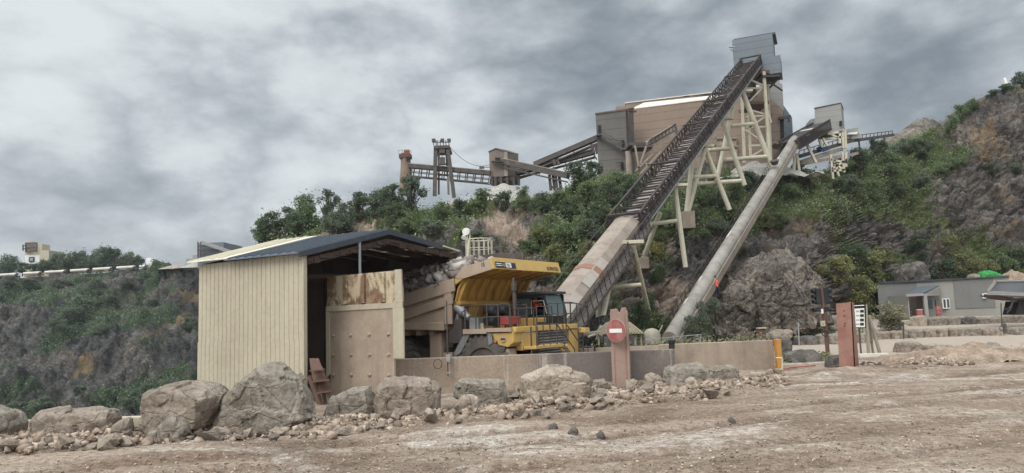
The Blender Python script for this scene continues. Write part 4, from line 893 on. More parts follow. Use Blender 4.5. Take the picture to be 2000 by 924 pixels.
# rusty stepped feeder seen in the dark gap between shed and panel
fd = thing('stepped_chute', 'rusty stepped steel chute in the dark gap beside the shed', 'chute', at(630, 800, 24.6))
def g2(x, y, Y=24.6): return at(x, y, Y)
b = MB()
for (a, c, d, e) in [((604, 700), (622, 700), (630, 722), (607, 722)), ((607, 722), (630, 716), (638, 744), (612, 745)), ((612, 745), (640, 738), (651, 764), (620, 766))]:
    b.prism([g2(*a, 24.8), g2(*c, 24.8), g2(*d, 24.5), g2(*e, 24.5)], V(0, .06, 0))
for (x0, y0, x1, y1) in [(606, 724, 634, 722), (611, 746, 645, 742), (620, 768, 651, 763)]: b.bar(g2(x0, y0, 24.3), g2(x1, y1, 24.3), .26, .04)
b.build('step', m_rust, fd)
b = MB(); b.bar(g2(605, 735, 24.7), g2(632, 805, 24.3), .12, .16); b.bar(g2(632, 768, 24.7), g2(640, 806, 24.4), .08, .1); b.build('stringer', m_rust, fd)

# ------------------------------------------------------------------ riveted steel panel
p0 = at(638, 541, 27.2); p0.z = 0; pe = onplane(786, 527, p0, AG); PL = (pe - p0).dot(AX); zt0 = at(638, 541, 27.2).z; zt1 = pe.z
def pp(u, z, n=0): return p0 + AX * u + UP_ * z - AG * n
zmid = onplane(640, 600, p0, AG).z; zs = zt0
panel = thing('hopper_guard', 'tall cream and rust riveted steel panel beside the dump truck', 'steel guard', pp(PL / 2, -.8))
b = MB(); b.prism([pp(0, zmid), pp(PL, zmid), pp(PL - .04, zt1), pp(.02, zt0)], AG * .06)
M = Mat('peeling_cream_paint', .75, 0, .2)
n1 = M.noise(1.5, 8, .68, sc=(1, 1, .55), dist=.6); f = M.ramp(n1, [(.46, 0.0), (.54, 1.0)]); n2 = M.noise(5, 6, .7)
c = M.mix(f, M.mix(M.ramp(n2, [(.45, 0.0), (.7, .5)]), hexc(182, 167, 140), hexc(166, 144, 116)), M.ramp(n2, [(.3, hexc(96, 72, 56)), (.7, hexc(140, 114, 90))])); M.color(c); M.bump(n2, .3, .02); m_peel = M.m
b.build('upper_plate', m_peel, panel)
for u in (.27, .50, .76): b = MB(); b.box(pp(PL * u, (zmid + zt1) / 2 + .02, .05), (.20, .09, zt1 - zmid - .1), (AX, AG, UP_)); b.build('rib', m_peel, panel, bevel=.02)
b = MB(); b.prism([pp(.16, -1.2, .01), pp(PL - .42, -1.2, .01), pp(PL - .42, zmid - .12, .01), pp(.16, zmid - .14, .01)], AG * .08); b.build('lower_plate', m_rustpanel, panel)
b = MB()
b.prism([pp(0, zmid - .16, .05), pp(PL, zmid - .14, .05), pp(PL, zmid + .05, .05), pp(0, zmid + .03, .05)], AG * .05)
b.prism([pp(-.02, zmid - 2.55, .04), pp(.15, zmid - 2.4, .04), pp(.15, zmid - .165, .04), pp(-.02, zmid - .165, .04)], AG * .05)
zq = onplane(786, 700, p0, AG).z
b.prism([pp(PL - .41, zq, .06), pp(PL + .04, zq, .06), pp(PL + .04, zmid - .145, .06), pp(PL - .41, zmid - .145, .06)], AG * .06)
b.prism([pp(PL - .30, zmid + .055, .06), pp(PL + .02, zmid + .055, .06), pp(PL - .02, zt1 + .02, .06), pp(PL - .30, zt1 + .02, .06)], AG * .05)
b.build('border', m_cream, panel)
for r in range(3):
    zz = onplane(700, 655, p0, AG).z - r * (onplane(700, 655, p0, AG).z - onplane(700, 695, p0, AG).z) * .97
    for k in range(4):
        u = .30 + k * (PL - .42 - .55) / 3; b = MB(); b.lathe(pp(u, zz, .01), -AG, [(0, .08), (.012, .07), (.02, .04)], 12); b.box(pp(u + .02, zz + .01, .05), (.12, .05, .035), (AX, AG, UP_)); b.build('bolt', m_rustpanel, panel, smooth=True)

# ------------------------------------------------------------------ far lane wall, cage ladder
fw0 = onplane(985, 493, V(-2.3 + 1.95, 35 - 1.1, 0) + AG * 2.0, AG); base = V(fw0.x, fw0.y, 0)
b = MB(); L0 = base - AX * 6.5; zt = fw0.z
b.prism([L0 + UP_ * -1.5, base + UP_ * -1.5, base + AX * .9 + UP_ * (zt - 1.3), base + AX * .55 + UP_ * (zt - .12), base + UP_ * zt, L0 + UP_ * (zt - .12)], AG * .3)
o = b.build('steel_wall', m_inner, bevel=.02); tag(o, 'dark brown steel retaining wall behind the loaded truck body', 'wall')
cg = thing('caged_platform', 'cream tubular cage with hoops above the dark retaining wall', 'cage', at(935, 500, 38.5))
c0 = at(936, 500, 38.5); r_ = 26 * 38.5 / F; z1 = at(936, 468, 38.5).z; z0 = c0.z - .8
ringp = [c0 + V(math.cos(t) * r_, math.sin(t) * r_, 0) for t in np.linspace(0, 2 * math.pi, 17)]
b = MB(); b.path([V(p.x, p.y, z1) for p in ringp], .03); b.build('hoop', m_leg, cg); b = MB(); b.path([V(p.x, p.y, (z1 * .45 + c0.z * .55)) for p in ringp], .018); b.build('hoop', m_leg, cg)
for p in ringp[:-1]: b = MB(); b.tube(V(p.x, p.y, z0), V(p.x, p.y, z1), .02, n=6); b.build('upright', m_leg, cg)
fl = thing('floodlight', 'white floodlight on a short mast beside the tubular cage', 'floodlight', at(913, 500, 38.0))
b = MB(); b.tube(at(914, 502, 38), at(916, 470, 38), .07, n=8); b.tube(at(912, 470, 38), at(913, 458, 38), .04); b.tube(at(918, 470, 38), at(917, 448, 38), .04); b.path([at(911, 466, 38), at(905, 460, 38), at(905, 452, 38), at(909, 446, 38)], .03); b.build('mast', m_leg, fl)
b = MB(); b.lathe(at(911, 452, 38), V(-.3, -1, -.2), [(-.18, .06), (-.1, .16), (.08, .19), (.12, .19)], 14); b.build('lamp', m_white, fl, smooth=True)
b = MB(); b.lathe(at(906, 463, 38), V(-.2, -.8, -.6), [(-.12, .05), (0, .12), (.06, .13)], 12); b.build('lamp', m_white, fl, smooth=True)

# ------------------------------------------------------------------ concrete walls
wl = at(764, 701, 27.0); wr = at(1318, 683, 27.3)
b = MB(); zt = (wl.z + wr.z) / 2; b.prism([V(wl.x - .3, 27.0, -.9), V(wr.x, 27.3, -.9), V(wr.x, 27.3, zt), V(wl.x - .3, 27.0, zt)], V(0, .32, 0))
o = b.build('concrete_wall', m_concrete, bevel=.03); tag(o, 'stained concrete parapet wall in front of the yellow dump truck', 'wall')
b = MB(); b.prism([V(wl.x - .3, 26.93, -.9), V(wr.x - .05, 27.23, -.9), V(wr.x - .05, 27.23, .18), V(wl.x - .3, 26.93, .18)], V(0, .066, 0)); f_ = b.build('footing', m_concrete2, o)
f_.parent = o; 
for v in f_.data.vertices: pass
w2l = at(1316, 672, 31.8); w2r = at(1510, 664, 32.6)
b = MB(); b.prism([V(w2l.x - .6, 31.7, -.6), V(w2r.x, 32.6, -.6), V(w2r.x, 32.6, w2r.z), V(w2l.x - .6, 31.7, w2l.z)], V(0, .3, 0))
o2 = b.build('concrete_wall', m_concrete2, bevel=.03); tag(o2, 'dusty concrete wall ending at the orange post', 'wall')
b = MB(); b.prism([at(985, 688, 35.5), at(1340, 672, 35.5), at(1340, 690, 35.5), at(985, 705, 35.5)], V(0, .3, 0)); o = b.build('kerb_wall', m_concrete2); tag(o, 'low grey kerb wall behind the front concrete wall and the truck steps', 'wall')
e = w2r; pst = thing('end_post', 'orange painted steel post at the end of the dusty concrete wall', 'post', V(e.x + .1, 32.4, 0))
b = MB(); b.mm(V(e.x + .01, 32.25, -.3), V(e.x + .22, 32.6, at(1508, 664, 32.4).z + .03)); b.build('end_post', m_orange, pst, bevel=.02)
pr = thing('pipe_rail', 'small pale pipe rail beside the orange post', 'rail', gr(1528, 730))
b = MB(); Y = gr(1528, 731).y; b.path([at(1515, 699, Y), at(1527, 699, Y), at(1528, 701, Y), at(1528, 731, Y)], .03); b.tube(at(1518, 722, Y), at(1527, 721, Y), .02); b.build('rail', m_leg, pr)
b = MB(); b.path([gr(1522, 728, .05), gr(1532, 722, .06), gr(1545, 718, .05), gr(1570, 716, .04), gr(1592, 714, .04)], .025); o = b.build('hose', m_redpaint); tag(o, 'thin red and grey hose on the ground beside the orange post', 'hose')
# small fittings on the front wall
b = MB(); c = at(855, 711, 26.9); b.path([c + V(math.cos(t) * .15, 0, math.sin(t) * .17) for t in np.linspace(0, 6.3, 18)], .014); o = b.build('hose_ring', m_darksteel); tag(o, 'thin dark ring hanging on the concrete wall below the truck', 'ring')
gp = thing('marker_rod', 'thin grey upright rod clamped to the concrete wall beside the truck body', 'rod', at(873, 735, 26.8))
b = MB(); b.tube(at(875, 735, 26.85), at(872, 588, 26.85), .025, n=6); b.build('rod', m_darksteel, gp)
b = MB(); b.box(at(876, 697, 26.85), (.16, .2, .16)); b.lathe(at(876, 703, 26.75), V(0, -1, 0), [(0, .09), (.08, .08)], 10); b.box(at(877, 728, 26.85), (.14, .1, .06)); b.build('clamp', m_galv, gp, bevel=.01)

# ------------------------------------------------------------------ no entry pillar, rust pillar
def roughslab(name, poly, thick, mat, label, cat, Y, parent=None, seed=0, right_shift=None):
    b = MB(); b.prism([at(x, y, Y) for x, y in poly], thick); return b
np0 = gr(1210, 758); Yp = np0.y
pil = thing('sign_pillar', 'chipped pinkish steel pillar carrying the no entry sign', 'pillar', V(np0.x, np0.y, 0))
b = MB(); b.prism([at(x, y, Yp) for x, y in [(1197, 760), (1191, 612), (1192, 604), (1204, 603), (1206, 609), (1210, 611), (1213, 602), (1221, 600), (1224, 622), (1229, 700), (1231, 760)]], V(.10, .36, 0)); b.build('column', m_pinkcon, pil, bevel=.02)
b = MB(); b.prism([at(x, y, Yp - .004) for x, y in [(1197, 760), (1193, 680), (1199, 680), (1202, 760)]], V(0, -.03, 0)); b.prism([at(1221, 606, Yp - .02), at(1225, 606, Yp - .02), at(1231, 752, Yp - .02), at(1226, 752, Yp - .02)], V(0, -.05, 0)); b.build('flange', m_pinkcon, pil)
sg = thing('no_entry_sign', 'round red no entry sign with a white bar fixed to the pinkish pillar', 'sign', at(1203, 672, Yp - .03))
nrm = V(-.66, -.75, -.03).normalized(); sc_ = at(1203, 646, Yp - .34); sx = V(0, 0, 1).cross(nrm).normalized()
RA = 22.5 * Yp / F
b = MB(); b.bar(sc_ - nrm * .02 + V(.05, 0, .1), sc_ + V(.1, .42, .1), .08, .05); b.bar(sc_ - nrm * .02 + V(.05, 0, -.1), sc_ + V(.1, .42, -.1), .08, .05); b.build('bracket', m_galv, sg)
b = MB(); b.lathe(sc_, nrm, [(-.02, RA), (.0, RA), (.004, RA * .98)], 36); d = b.build('rim', m_pinkcon, sg, smooth=False)
b = MB(); b.lathe(sc_ + nrm * .006, nrm, [(0, RA * .94), (.004, RA * .93)], 36); b.build('disc', m_red, sg)
b = MB(); b.box(sc_ + nrm * .016, (RA * 1.25, .006, RA * .34), (sx, nrm, nrm.cross(sx))); b.build('bar', m_white, sg)
rp0 = gr(1655, 723); Yr = rp0.y
pr2 = thing('rust_pillar', 'wide rust red steel pillar standing alone at the edge of the track', 'pillar', V(rp0.x, rp0.y, 0))
fp = [at(1640, 730, Yr), at(1633, 593, Yr), at(1664, 590, Yr), at(1671, 730, Yr)]
b = MB(); b.prism([*fp], V(.06, .05, 0)); b.build('face_plate', m_rustred, pr2)
b = MB(); b.prism([at(1664.5, 590.5, Yr), at(1671.5, 730, Yr), at(1679, 729, Yr + .45), at(1668, 592, Yr + .45)], V(-.06, 0, 0)); b.prism([at(1640, 730, Yr + .5), at(1633, 594, Yr + .5), at(1664, 591, Yr + .5), at(1671, 730, Yr + .5)], V(.05, .05, 0)); b.build('web', m_rustred, pr2)
for (x, y) in ((1648, 607), (1649, 617), (1650, 632), (1650, 637)): b = MB(); b.lathe(at(x, y, Yr - .002), V(0, -1, 0), [(0, .03), (.006, .028)], 10); b.build('bolt_hole', m_dark, pr2)
q = gr(1655, 727); tag(heap('dirt_mound', V(q.x, q.y, -.02), 1.6, .8, .28, m_earth, seed=9, rough=.04), 'small smooth dirt mound at the base of the rust red pillar', 'dirt mound')
# ------------------------------------------------------------------ dump truck (local: x forward, y to its left, z up from the ground it stands on)
tk = thing('dump_truck', 'yellow loaded quarry dump truck backed into the crusher shed', 'dump truck', TORG, -TYAW, None, local=True)
NS = -2.75
def T(n, b, m, par=tk, **k): return b.build(n, m, par, **k)
def P3(x, y, z): return V(x, y, z)
# chassis
b = MB()
for y in (-.75, .75): b.mm((-8.2, y - .2, 1.15), (.6, y + .2, 1.85))
b.mm((-6.6, -1.0, .95), (-4.6, 1.0, 1.9)); b.mm((-1.2, -1.5, 1.0), (-.1, 1.5, 1.7)); b.mm((-4.2, -2.3, 1.0), (-2.7, -.9, 2.1)); b.tube((-5.6, -2.2, 1.32), (-5.6, 2.2, 1.32), .42)
b.mm((-3.0, -.95, 1.8), (-1.9, .95, 2.75)); T('chassis', b, m_darksteel, bevel=.03)
# wheels
def wheel(x, y, R, w, side):
    """tyre with shoulder lugs (part) and dished rim (sub-part); SIDE = -1 faces the near side"""
    ax = V(0, side, 0); h = w / 2
    prof = [(-h, R * .60), (-h, R * .78), (-h * .96, R * .90), (-h * .80, R * .965), (-h * .5, R * .985), (h * .5, R * .985), (h * .80, R * .965), (h * .96, R * .90), (h, R * .78), (h, R * .60), (h * .8, R * .575)]
    b = MB(); b.lathe((x, y, R), ax, prof, 56)
    n = 26
    for i in range(n):
        for s, ph in ((1, 0), (-1, .5)):
            a = 2 * math.pi * (i + ph) / n; d = V(math.sin(a), 0, math.cos(a)); t = V(math.cos(a), 0, -math.sin(a))
            b.box(V(x, y, R) + d * R * .985 + V(0, side * s * h * .56, 0), (R * .115, h * .84, R * .085), ((t + V(0, side * s * .35, 0)).normalized(), (V(0, 1, 0) - t * .35 * side * s).normalized(), d))
            b.box(V(x, y, R) + d * R * .91 + V(0, side * s * h * .965, 0), (R * .10, h * .1, R * .15), (t, V(0, 1, 0), d))
    ty = T('tyre', b, m_black, smooth=True)
    b = MB(); b.lathe((x, y, R), ax, [(-h * .5, R * .56), (h * .72, R * .60), (h * .80, R * .58), (h * .70, R * .53), (h * .15, R * .50), (h * .05, R * .40), (h * .35, R * .34), (h * .55, R * .22), (h * .60, R * .02)], 40)
    for i in range(16):
        a = 2 * math.pi * i / 16; b.box(V(x + math.sin(a) * R * .45, y + side * h * .16, R + math.cos(a) * R * .45), (.06, .06, .06))
    b.build('rim', m_darksteel, ty, smooth=True); return ty
wheel(-.65, -2.28, 1.32, .82, -1); wheel(-.65, 2.28, 1.32, .82, 1)
wheel(-5.6, -2.05, 1.32, 1.35, -1); wheel(-5.6, 2.05, 1.32, 1.35, 1)

# dump body: trough with sloping rails (slightly raised)
def rail(x): return 5.0 + (x + 1.95) * .197          # top rail height
fr = -1.95; rr_ = -8.4
def sidepanel(y, t, off):
    b = MB()
    b.prism([P3(fr, y, rail(fr)), P3(-2.1, y, 4.2), P3(-2.62, y, 2.84), P3(-4.85, y, 2.93), P3(rr_, y, 3.05), P3(rr_, y, rail(rr_))], V(0, t, 0)); return b
T('side_panel', sidepanel(NS + .06, .08, 0), m_truckdust); T('side_panel', sidepanel(-NS - .14, .08, 0), m_truckdust)
for sgn in (-1, 1):
    y0 = sgn * (abs(NS) - .06)
    def strip(za, zb, x0, x1, o):
        bb = MB(); bb.prism([P3(x0, y0, za(x0)), P3(x1, y0, za(x1)), P3(x1, y0, zb(x1)), P3(x0, y0, zb(x0))], V(0, sgn * o, 0)); return bb
    T('side_rib', strip(lambda x: rail(x) - .52, lambda x: rail(x) + .03, fr + .01, rr_, .12), m_truckdust, bevel=.03)
    T('side_rib', strip(lambda x: 3.95 + (x + 2.1) * .228, lambda x: 4.33 + (x + 2.1) * .228, -2.07, rr_, .12), m_truckdust, bevel=.03)
    T('side_rib', strip(lambda x: 2.85 - (x + 2.62) * .035, lambda x: 3.2 - (x + 2.62) * .01, -2.55, rr_, .13), m_truckdust, bevel=.03)
    T('side_post', strip(lambda x: 3.1, lambda x: 4.9, -2.12, -2.5, .10), m_truckdust, bevel=.03)
b = MB(); b.prism([P3(-2.5, -2.65, 2.9), P3(-2.5, 2.65, 2.9), P3(rr_, 2.65, 3.0), P3(rr_, -2.65, 3.0)], V(0, 0, .12)); T('floor', b, m_truckdust)
for x in np.linspace(-3.4, -7.9, 7): b = MB(); b.mm((x - .1, -2.6, 2.66), (x + .1, 2.6, 2.9)); T('floor_beam', b, m_truckdust)
# headboard with ribs under the canopy
b = MB(); hw = 2.62
b.prism([P3(-1.80, -hw, 4.62), P3(-1.80, hw, 4.62), P3(-2.0, hw, 3.95), P3(-2.0, -hw, 3.95)], V(-.08, 0, 0)); b.prism([P3(-2.0, -hw, 3.95), P3(-2.0, hw, 3.95), P3(-2.45, hw, 2.9), P3(-2.45, -hw, 2.9)], V(-.08, 0, 0))
b.prism([P3(-1.45, -hw, 5.02), P3(-1.45, hw, 5.02), P3(-1.80, hw, 4.6), P3(-1.80, -hw, 4.6)], V(-.08, 0, .02)); T('headboard', b, m_yellow2)
for y in np.linspace(-2.45, 2.45, 9):
    b = MB(); b.prism([P3(-1.36, y - .07, 5.0), P3(-1.62, y - .07, 4.55), P3(-1.9, y - .07, 4.0), P3(-2.0, y - .07, 3.98), P3(-1.8, y - .07, 4.62), P3(-1.5, y - .07, 5.0)], V(0, .14, 0)); T('headboard_rib', b, m_yellow2)
b = MB(); b.bar((-1.86, -hw, 3.98), (-1.86, hw, 3.98), .26, .16); T('cross_beam', b, m_yellow2, bevel=.02)
for y in (-1.5, -.1, 1.3):
    b = MB(); b.prism([P3(-1.88, y - .32, 3.95), P3(-1.88, y + .32, 3.95), P3(-2.2, y + .32, 3.3), P3(-2.2, y - .32, 3.3)], V(.14, 0, .02)); T('bracket', b, m_yellow)
# canopy: fascia, near side cheek, underside with ribs
b = MB(); b.prism([P3(.12, -2.78, 5.30), P3(.12, 2.78, 5.30), P3(0, 2.78, 5.78), P3(0, -2.78, 5.78)], V(-.10, 0, 0)); fas = T('canopy_fascia', b, m_yellow, bevel=.015)
b = MB(); b.prism([P3(-.02, 0, 5.70), P3(-1.5, 0, 5.48), P3(-1.9, 0, 5.05), P3(-1.5, 0, 4.98), P3(.10, 0, 5.30)], V(0, .1, 0)); src = b
b1 = MB(); b1.add([V(v[0], v[1] - 2.76, v[2]) for v in b.v], b.f); b2 = MB(); b2.add([V(v[0], v[1] + 2.66, v[2]) for v in b.v], b.f)
T('canopy_cheek', b1, m_truckdust, bevel=.012); T('canopy_cheek', b2, m_yellow2, bevel=.012)
b = MB(); b.prism([P3(.08, -2.68, 5.32), P3(.08, 2.68, 5.32), P3(-1.5, 2.68, 5.02), P3(-1.5, -2.68, 5.02)], V(0, 0, .08)); T('canopy_underside', b, m_yellow2)
for y in np.linspace(-2.2, 2.2, 6): b = MB(); b.bar((.05, y, 5.28), (-1.5, y, 4.98), .10, .06); T('canopy_rib', b, m_yellow2)
b = MB(); b.prism([P3(-1.5, -2.74, 5.46), P3(-1.92, -2.74, 5.04), P3(-1.92, -2.74, 4.75), P3(-1.47, -2.74, 5.0)], V(0, .14, 0)); T('corner_gusset', b, m_yellow, bevel=.02)
# writing
def face(y, z): return P3(.012 + (5.78 - z) * .25 + .012, y, z)
nx = V(1, 0, .25).normalized(); up = V(-.25, 0, 1).normalized()
b = MB(); b.prism([face(-2.62, 5.36), face(-1.10, 5.36), face(-1.10, 5.60), face(-2.62, 5.60)], nx * .006); pl = T('badge', b, m_navy)
b = MB(); b.prism([face(-1.86, 5.38) + nx * .008, face(-1.46, 5.38) + nx * .008, face(-1.46, 5.585) + nx * .008, face(-1.86, 5.585) + nx * .008], nx * .003)
for z in (5.43, 5.51): b.prism([face(-2.58, z) + nx * .008, face(-2.18, z) + nx * .008, face(-2.18, z + .03) + nx * .008, face(-2.58, z + .03) + nx * .008], nx * .003)
b.build('badge_mark', m_white, pl)
text_part('lettering', 'HD', .20, paint('badge_gold', hexc(196, 178, 120), None, .2, 4, .5), pl, face(-2.13, 5.405) + nx * .012, (0, 1, 0), up, .002, .85)
text_part('lettering', '785', .22, m_navy, pl, face(-1.84, 5.40) + nx * .014, (0, 1, 0), up, .002, .82)
text_part('lettering', 'KOMATSU', .26, m_letter, fas, face(1.52, 5.38) + nx * .004, (0, 1, 0), up, .004, .86)
text_part('lettering', '15', .24, m_letter, fas, P3(-.52, -2.79, 5.42), (1, 0, .12), (0, 0, 1), .004, .8)
# load
def load():
    n = 90; xs = np.linspace(-8.3, -1.75, n); ys = np.linspace(-2.62, 2.62, 60); v = []
    for x in xs:
        for y in ys:
            e = 1 - abs(y / 2.62) ** 11; t = (x + 8.3) / 6.55
            z = rail(x) - .10 + e * (1.0 * math.sin(math.pi * min(1, .16 + t * .60)) + .05) + noise.fractal(Vector((x * 1.5, y * 1.5, 2)), .8, 2, 4) * .12
            v.append((x, y, z))
    I = np.arange(n * 60).reshape(n, 60); f = np.stack([I[:-1, :-1], I[1:, :-1], I[1:, 1:], I[:-1, 1:]], -1).reshape(-1, 4)
    v = np.array(v); Mw = Matrix.Translation(TORG) @ Matrix.Rotation(-TYAW, 4, 'Z')
    vs, fs = [v], [f]; off = len(v); cube = np.array([(-1, -1, -1), (1, -1, -1), (1, 1, -1), (-1, 1, -1), (-1, -1, 1), (1, -1, 1), (1, 1, 1), (-1, 1, 1)], float); cf = np.array([(0, 3, 2, 1), (4, 5, 6, 7), (0, 1, 5, 4), (1, 2, 6, 5), (2, 3, 7, 6), (3, 0, 4, 7)])
    for i in range(2300):
        k = random.randrange(len(v)); s = random.uniform(.05, .15) + .14 * random.random() ** 5
        a = Matrix.Rotation(random.uniform(0, 6.28), 3, V(random.gauss(0, 1), random.gauss(0, 1), random.gauss(0, 1)).normalized())
        m = (cube * rng.uniform(.72, 1.1, (8, 1)) * np.array([1.25, .9, .6]) * s) @ np.array(a).T + v[k] + np.array([random.uniform(-.05, .05), random.uniform(-.05, .05), s * .3])
        vs.append(m); fs.append(cf + off); off += 8
    vv = np.concatenate(vs); vv = vv @ np.array(Mw.to_3x3()).T + np.array(Mw.translation)
    m = gritmat('loaded_stone', hexc(112, 102, 94), hexc(148, 138, 130), hexc(186, 179, 171)); o = mesh_np('stone_rubble', vv, np.concatenate(fs), m); tag(o, kind='stuff')
load()

# deck, fenders, front
b = MB(); b.mm((-1.55, -2.75, 2.72), (.82, 2.85, 2.86)); T('deck', b, m_truckdust, bevel=.02)
b = MB(); b.mm((-1.55, -2.79, 2.68), (-.35, -2.755, 2.88)); b.mm((-.35, -2.79, 2.74), (.86, -2.755, 2.90)); T('deck_edge', b, m_truckdust)
b = MB(); b.prism([P3(-1.55, -2.72, 2.70), P3(-1.2, -2.72, 2.70), P3(-1.75, -2.72, 1.9), P3(-2.05, -2.72, 1.75), P3(-2.1, -2.72, 1.9)], V(0, .8, 0)); T('fender', b, m_galv, bevel=.02)
b = MB(); b.prism([P3(-.15, -2.7, 2.68), P3(.9, -2.7, 2.72), P3(.9, -2.7, 2.30), P3(.62, -2.7, 2.12), P3(.20, -2.7, 2.2), P3(-.02, -2.7, 2.45)], V(0, .9, 0)); sk = T('front_skirt', b, m_yellow, bevel=.03)
b = MB(); b.lathe((.42, -2.72, 2.45), V(0, -1, 0), [(0, .13), (.02, .13)], 20); b.build('emblem', m_truckdust, sk); b = MB(); b.box((.42, -2.745, 2.45), (.2, .012, .06)); b.build('emblem', m_letter, sk)
b = MB(); b.lathe((.06, -2.71, 2.38), V(0, -1, 0), [(0, .08), (.05, .07)], 14); b.build('headlight', m_orange, sk)
b = MB(); b.prism([P3(-.35, -2.72, 2.7), P3(-.15, -2.72, 2.7), P3(-.12, -2.72, 2.3), P3(-.3, -2.72, 2.2)], V(0, .06, 0)); T('mud_flap', b, m_galv)
b = MB(); b.prism([P3(.25, -2.6, 2.1), P3(.6, -2.6, 2.05), P3(.75, -2.6, 1.1), P3(.45, -2.6, 1.0)], V(0, .5, 0)); T('front_strut', b, m_truckdust)
# front face: radiator, beams, bumper, platform, stairs
b = MB(); b.mm((.5, -.75, 1.3), (.86, 1.75, 2.66)); gri = T('radiator_grille', b, m_darksteel)
b = MB()
for z in np.arange(1.4, 2.62, .12): b.mm((.87, -.68, z), (.90, 1.68, z + .045))
b.build('grille_bar', m_galv, gri)
b = MB(); b.mm((.70, -2.6, 2.70), (.98, 2.6, 2.92)); T('front_beam', b, m_yellow, bevel=.03)
b = MB(); b.mm((.62, -2.1, 1.95), (.93, -.85, 2.66)); T('front_box', b, m_yellow, bevel=.03)
b = MB(); b.mm((.62, 1.85, 1.6), (.93, 2.75, 2.66)); b.mm((.6, 2.6, 2.5), (1.35, 3.05, 2.72)); T('front_box', b, m_yellow, bevel=.03)
b = MB(); b.mm((.5, -2.6, .75), (1.15, 2.6, 1.25)); T('bumper', b, m_yellow2, bevel=.04)
b = MB(); b.mm((.95, -2.05, 2.0), (1.55, .25, 2.12)); T('step_platform', b, m_yellow, bevel=.015)
st = MB(); st.bar((1.25, .25, 2.08), (1.25, 1.65, .95), .07, .16); st.bar((1.65, .25, 2.08), (1.65, 1.65, .95), .07, .16); stp = T('stair', st, m_yellow, bevel=.01)
for i in range(6):
    t = (i + .5) / 6; b = MB(); b.mm((1.26, .25 + 1.4 * t - .1, 2.02 - 1.13 * t), (1.64, .25 + 1.4 * t + .1, 2.06 - 1.13 * t)); b.build('tread', m_galv, stp)
ld = MB(); ld.tube((1.3, -2.0, .7), (1.3, -2.0, 2.9), .035); ld.tube((1.3, -1.5, .7), (1.3, -1.5, 2.9), .035)
for z in np.arange(.8, 2.1, .28): ld.tube((1.3, -2.0, z), (1.3, -1.5, z), .025)
T('ladder', ld, m_darksteel)
# railings
def railing(name, pts, h, posts=True, mid=True, r=.024, mat=None):
    b = MB(); q = [P3(*p) for p in pts]; top = [p + V(0, 0, h) for p in q]; b.path(top, r)
    if mid: b.path([p + V(0, 0, h * .5) for p in q], r * .8)
    for a, c in zip(q, q[1:]):
        n = max(1, int((c - a).length / .55)); 
        for i in range(n + 1): b.tube(a + (c - a) * (i / n), a + (c - a) * (i / n) + V(0, 0, h), r, n=6)
    return T(name, b, mat or m_darksteel)
railing('railing', [(-1.5, -2.68, 2.86), (.75, -2.68, 2.86)], .98); railing('railing', [(.78, -2.68, 2.88), (.78, -.9, 2.88)], .78)
railing('railing', [(.92, -.9, 2.92), (.92, .4, 2.92)], .8); railing('railing', [(.6, 2.0, 2.9), (.9, 2.1, 2.9), (1.35, 2.9, 2.72), (1.3, 3.05, 2.72)], 1.0)
railing('railing', [(-.4, -2.6, 2.86), (-.4, -1.3, 2.86), (.7, -1.3, 2.86)], .95); railing('railing', [(.4, .95, 2.9), (.9, .95, 2.9), (.9, 2.7, 2.9)], .95)
railing('railing', [(1.55, -2.0, 2.12), (1.55, .2, 2.12)], .85); railing('railing', [(-1.5, -2.66, 2.86), (-1.5, -1.2, 2.86)], .98)
b = MB(); b.path([P3(1.68, .25, 2.12), P3(1.68, .25, 2.95), P3(1.68, 1.75, 1.8), P3(1.68, 1.75, .9)], .026); b.path([P3(1.22, .25, 2.12), P3(1.22, .25, 2.95), P3(1.22, 1.75, 1.8), P3(1.22, 1.75, .9)], .026); T('stair_rail', b, m_darksteel)
railing('railing', [(1.3, 2.2, .9), (1.35, 3.5, .9), (1.0, 4.1, .9)], .95)
b = MB(); b.path([P3(1.1, 2.4, 2.7), P3(1.1, 2.4, .9)], .03); b.path([P3(1.1, 2.8, 2.7), P3(1.1, 2.8, .9)], .03); 
for z in np.arange(1.0, 2.7, .28): b.tube((1.1, 2.4, z), (1.1, 2.8, z), .022)
T('ladder', b, m_darksteel)
# cab on the far side: frame posts, glass, roof
x0, x1, y0, y1, z0, z1 = -1.45, .35, 1.05, 2.75, 2.9, 4.3
b = MB(); b.mm((x0, y0, z0), (x1, y1, z0 + .42)); cab = T('cab', b, m_blacksteel, bevel=.03)
b = MB()
for (x, y) in ((x0 + .05, y0 + .05), (-.55, y0 + .05), (x1 - .02, y0 + .05), (x0 + .05, y1 - .05), (x1 - .02, y1 - .05)): b.bar((x, y, z0 + .4), (x - (.22 if x > 0 else 0), y, z1), .1, .1, up=(0, 1, 0))
b.mm((x0, y0, z1 - .16), (x1 - .15, y0 + .06, z1)); b.build('pillar', m_blacksteel, cab)
b = MB(); b.mm((x0 - .05, y0 - .05, z1), (x1 - .02, y1 + .05, z1 + .12)); b.build('cab_roof', m_rooftrim, cab, bevel=.03)
b = MB(); b.prism([P3(x1 - .02, y0 + .08, z0 + .44), P3(x1 - .02, y1 - .08, z0 + .44), P3(x1 - .22, y1 - .08, z1 - .02), P3(x1 - .22, y0 + .08, z1 - .02)], V(-.02, 0, 0)); b.build('windscreen', m_cabglass, cab)
b = MB(); b.mm((x0 + .1, y1 - .06, z0 + .44), (x1 - .1, y1 - .04, z1 - .02)); b.mm((x0 + .02, y0 + .1, z0 + .44), (x0 + .04, y1 - .1, z1 - .02)); b.build('side_window', m_glass, cab)
b = MB(); b.mm((x0 + .12, y0 + .03, z0 + .45), (-.62, y0 + .045, z1 - .17)); b.build('side_window', m_cabglass, cab)
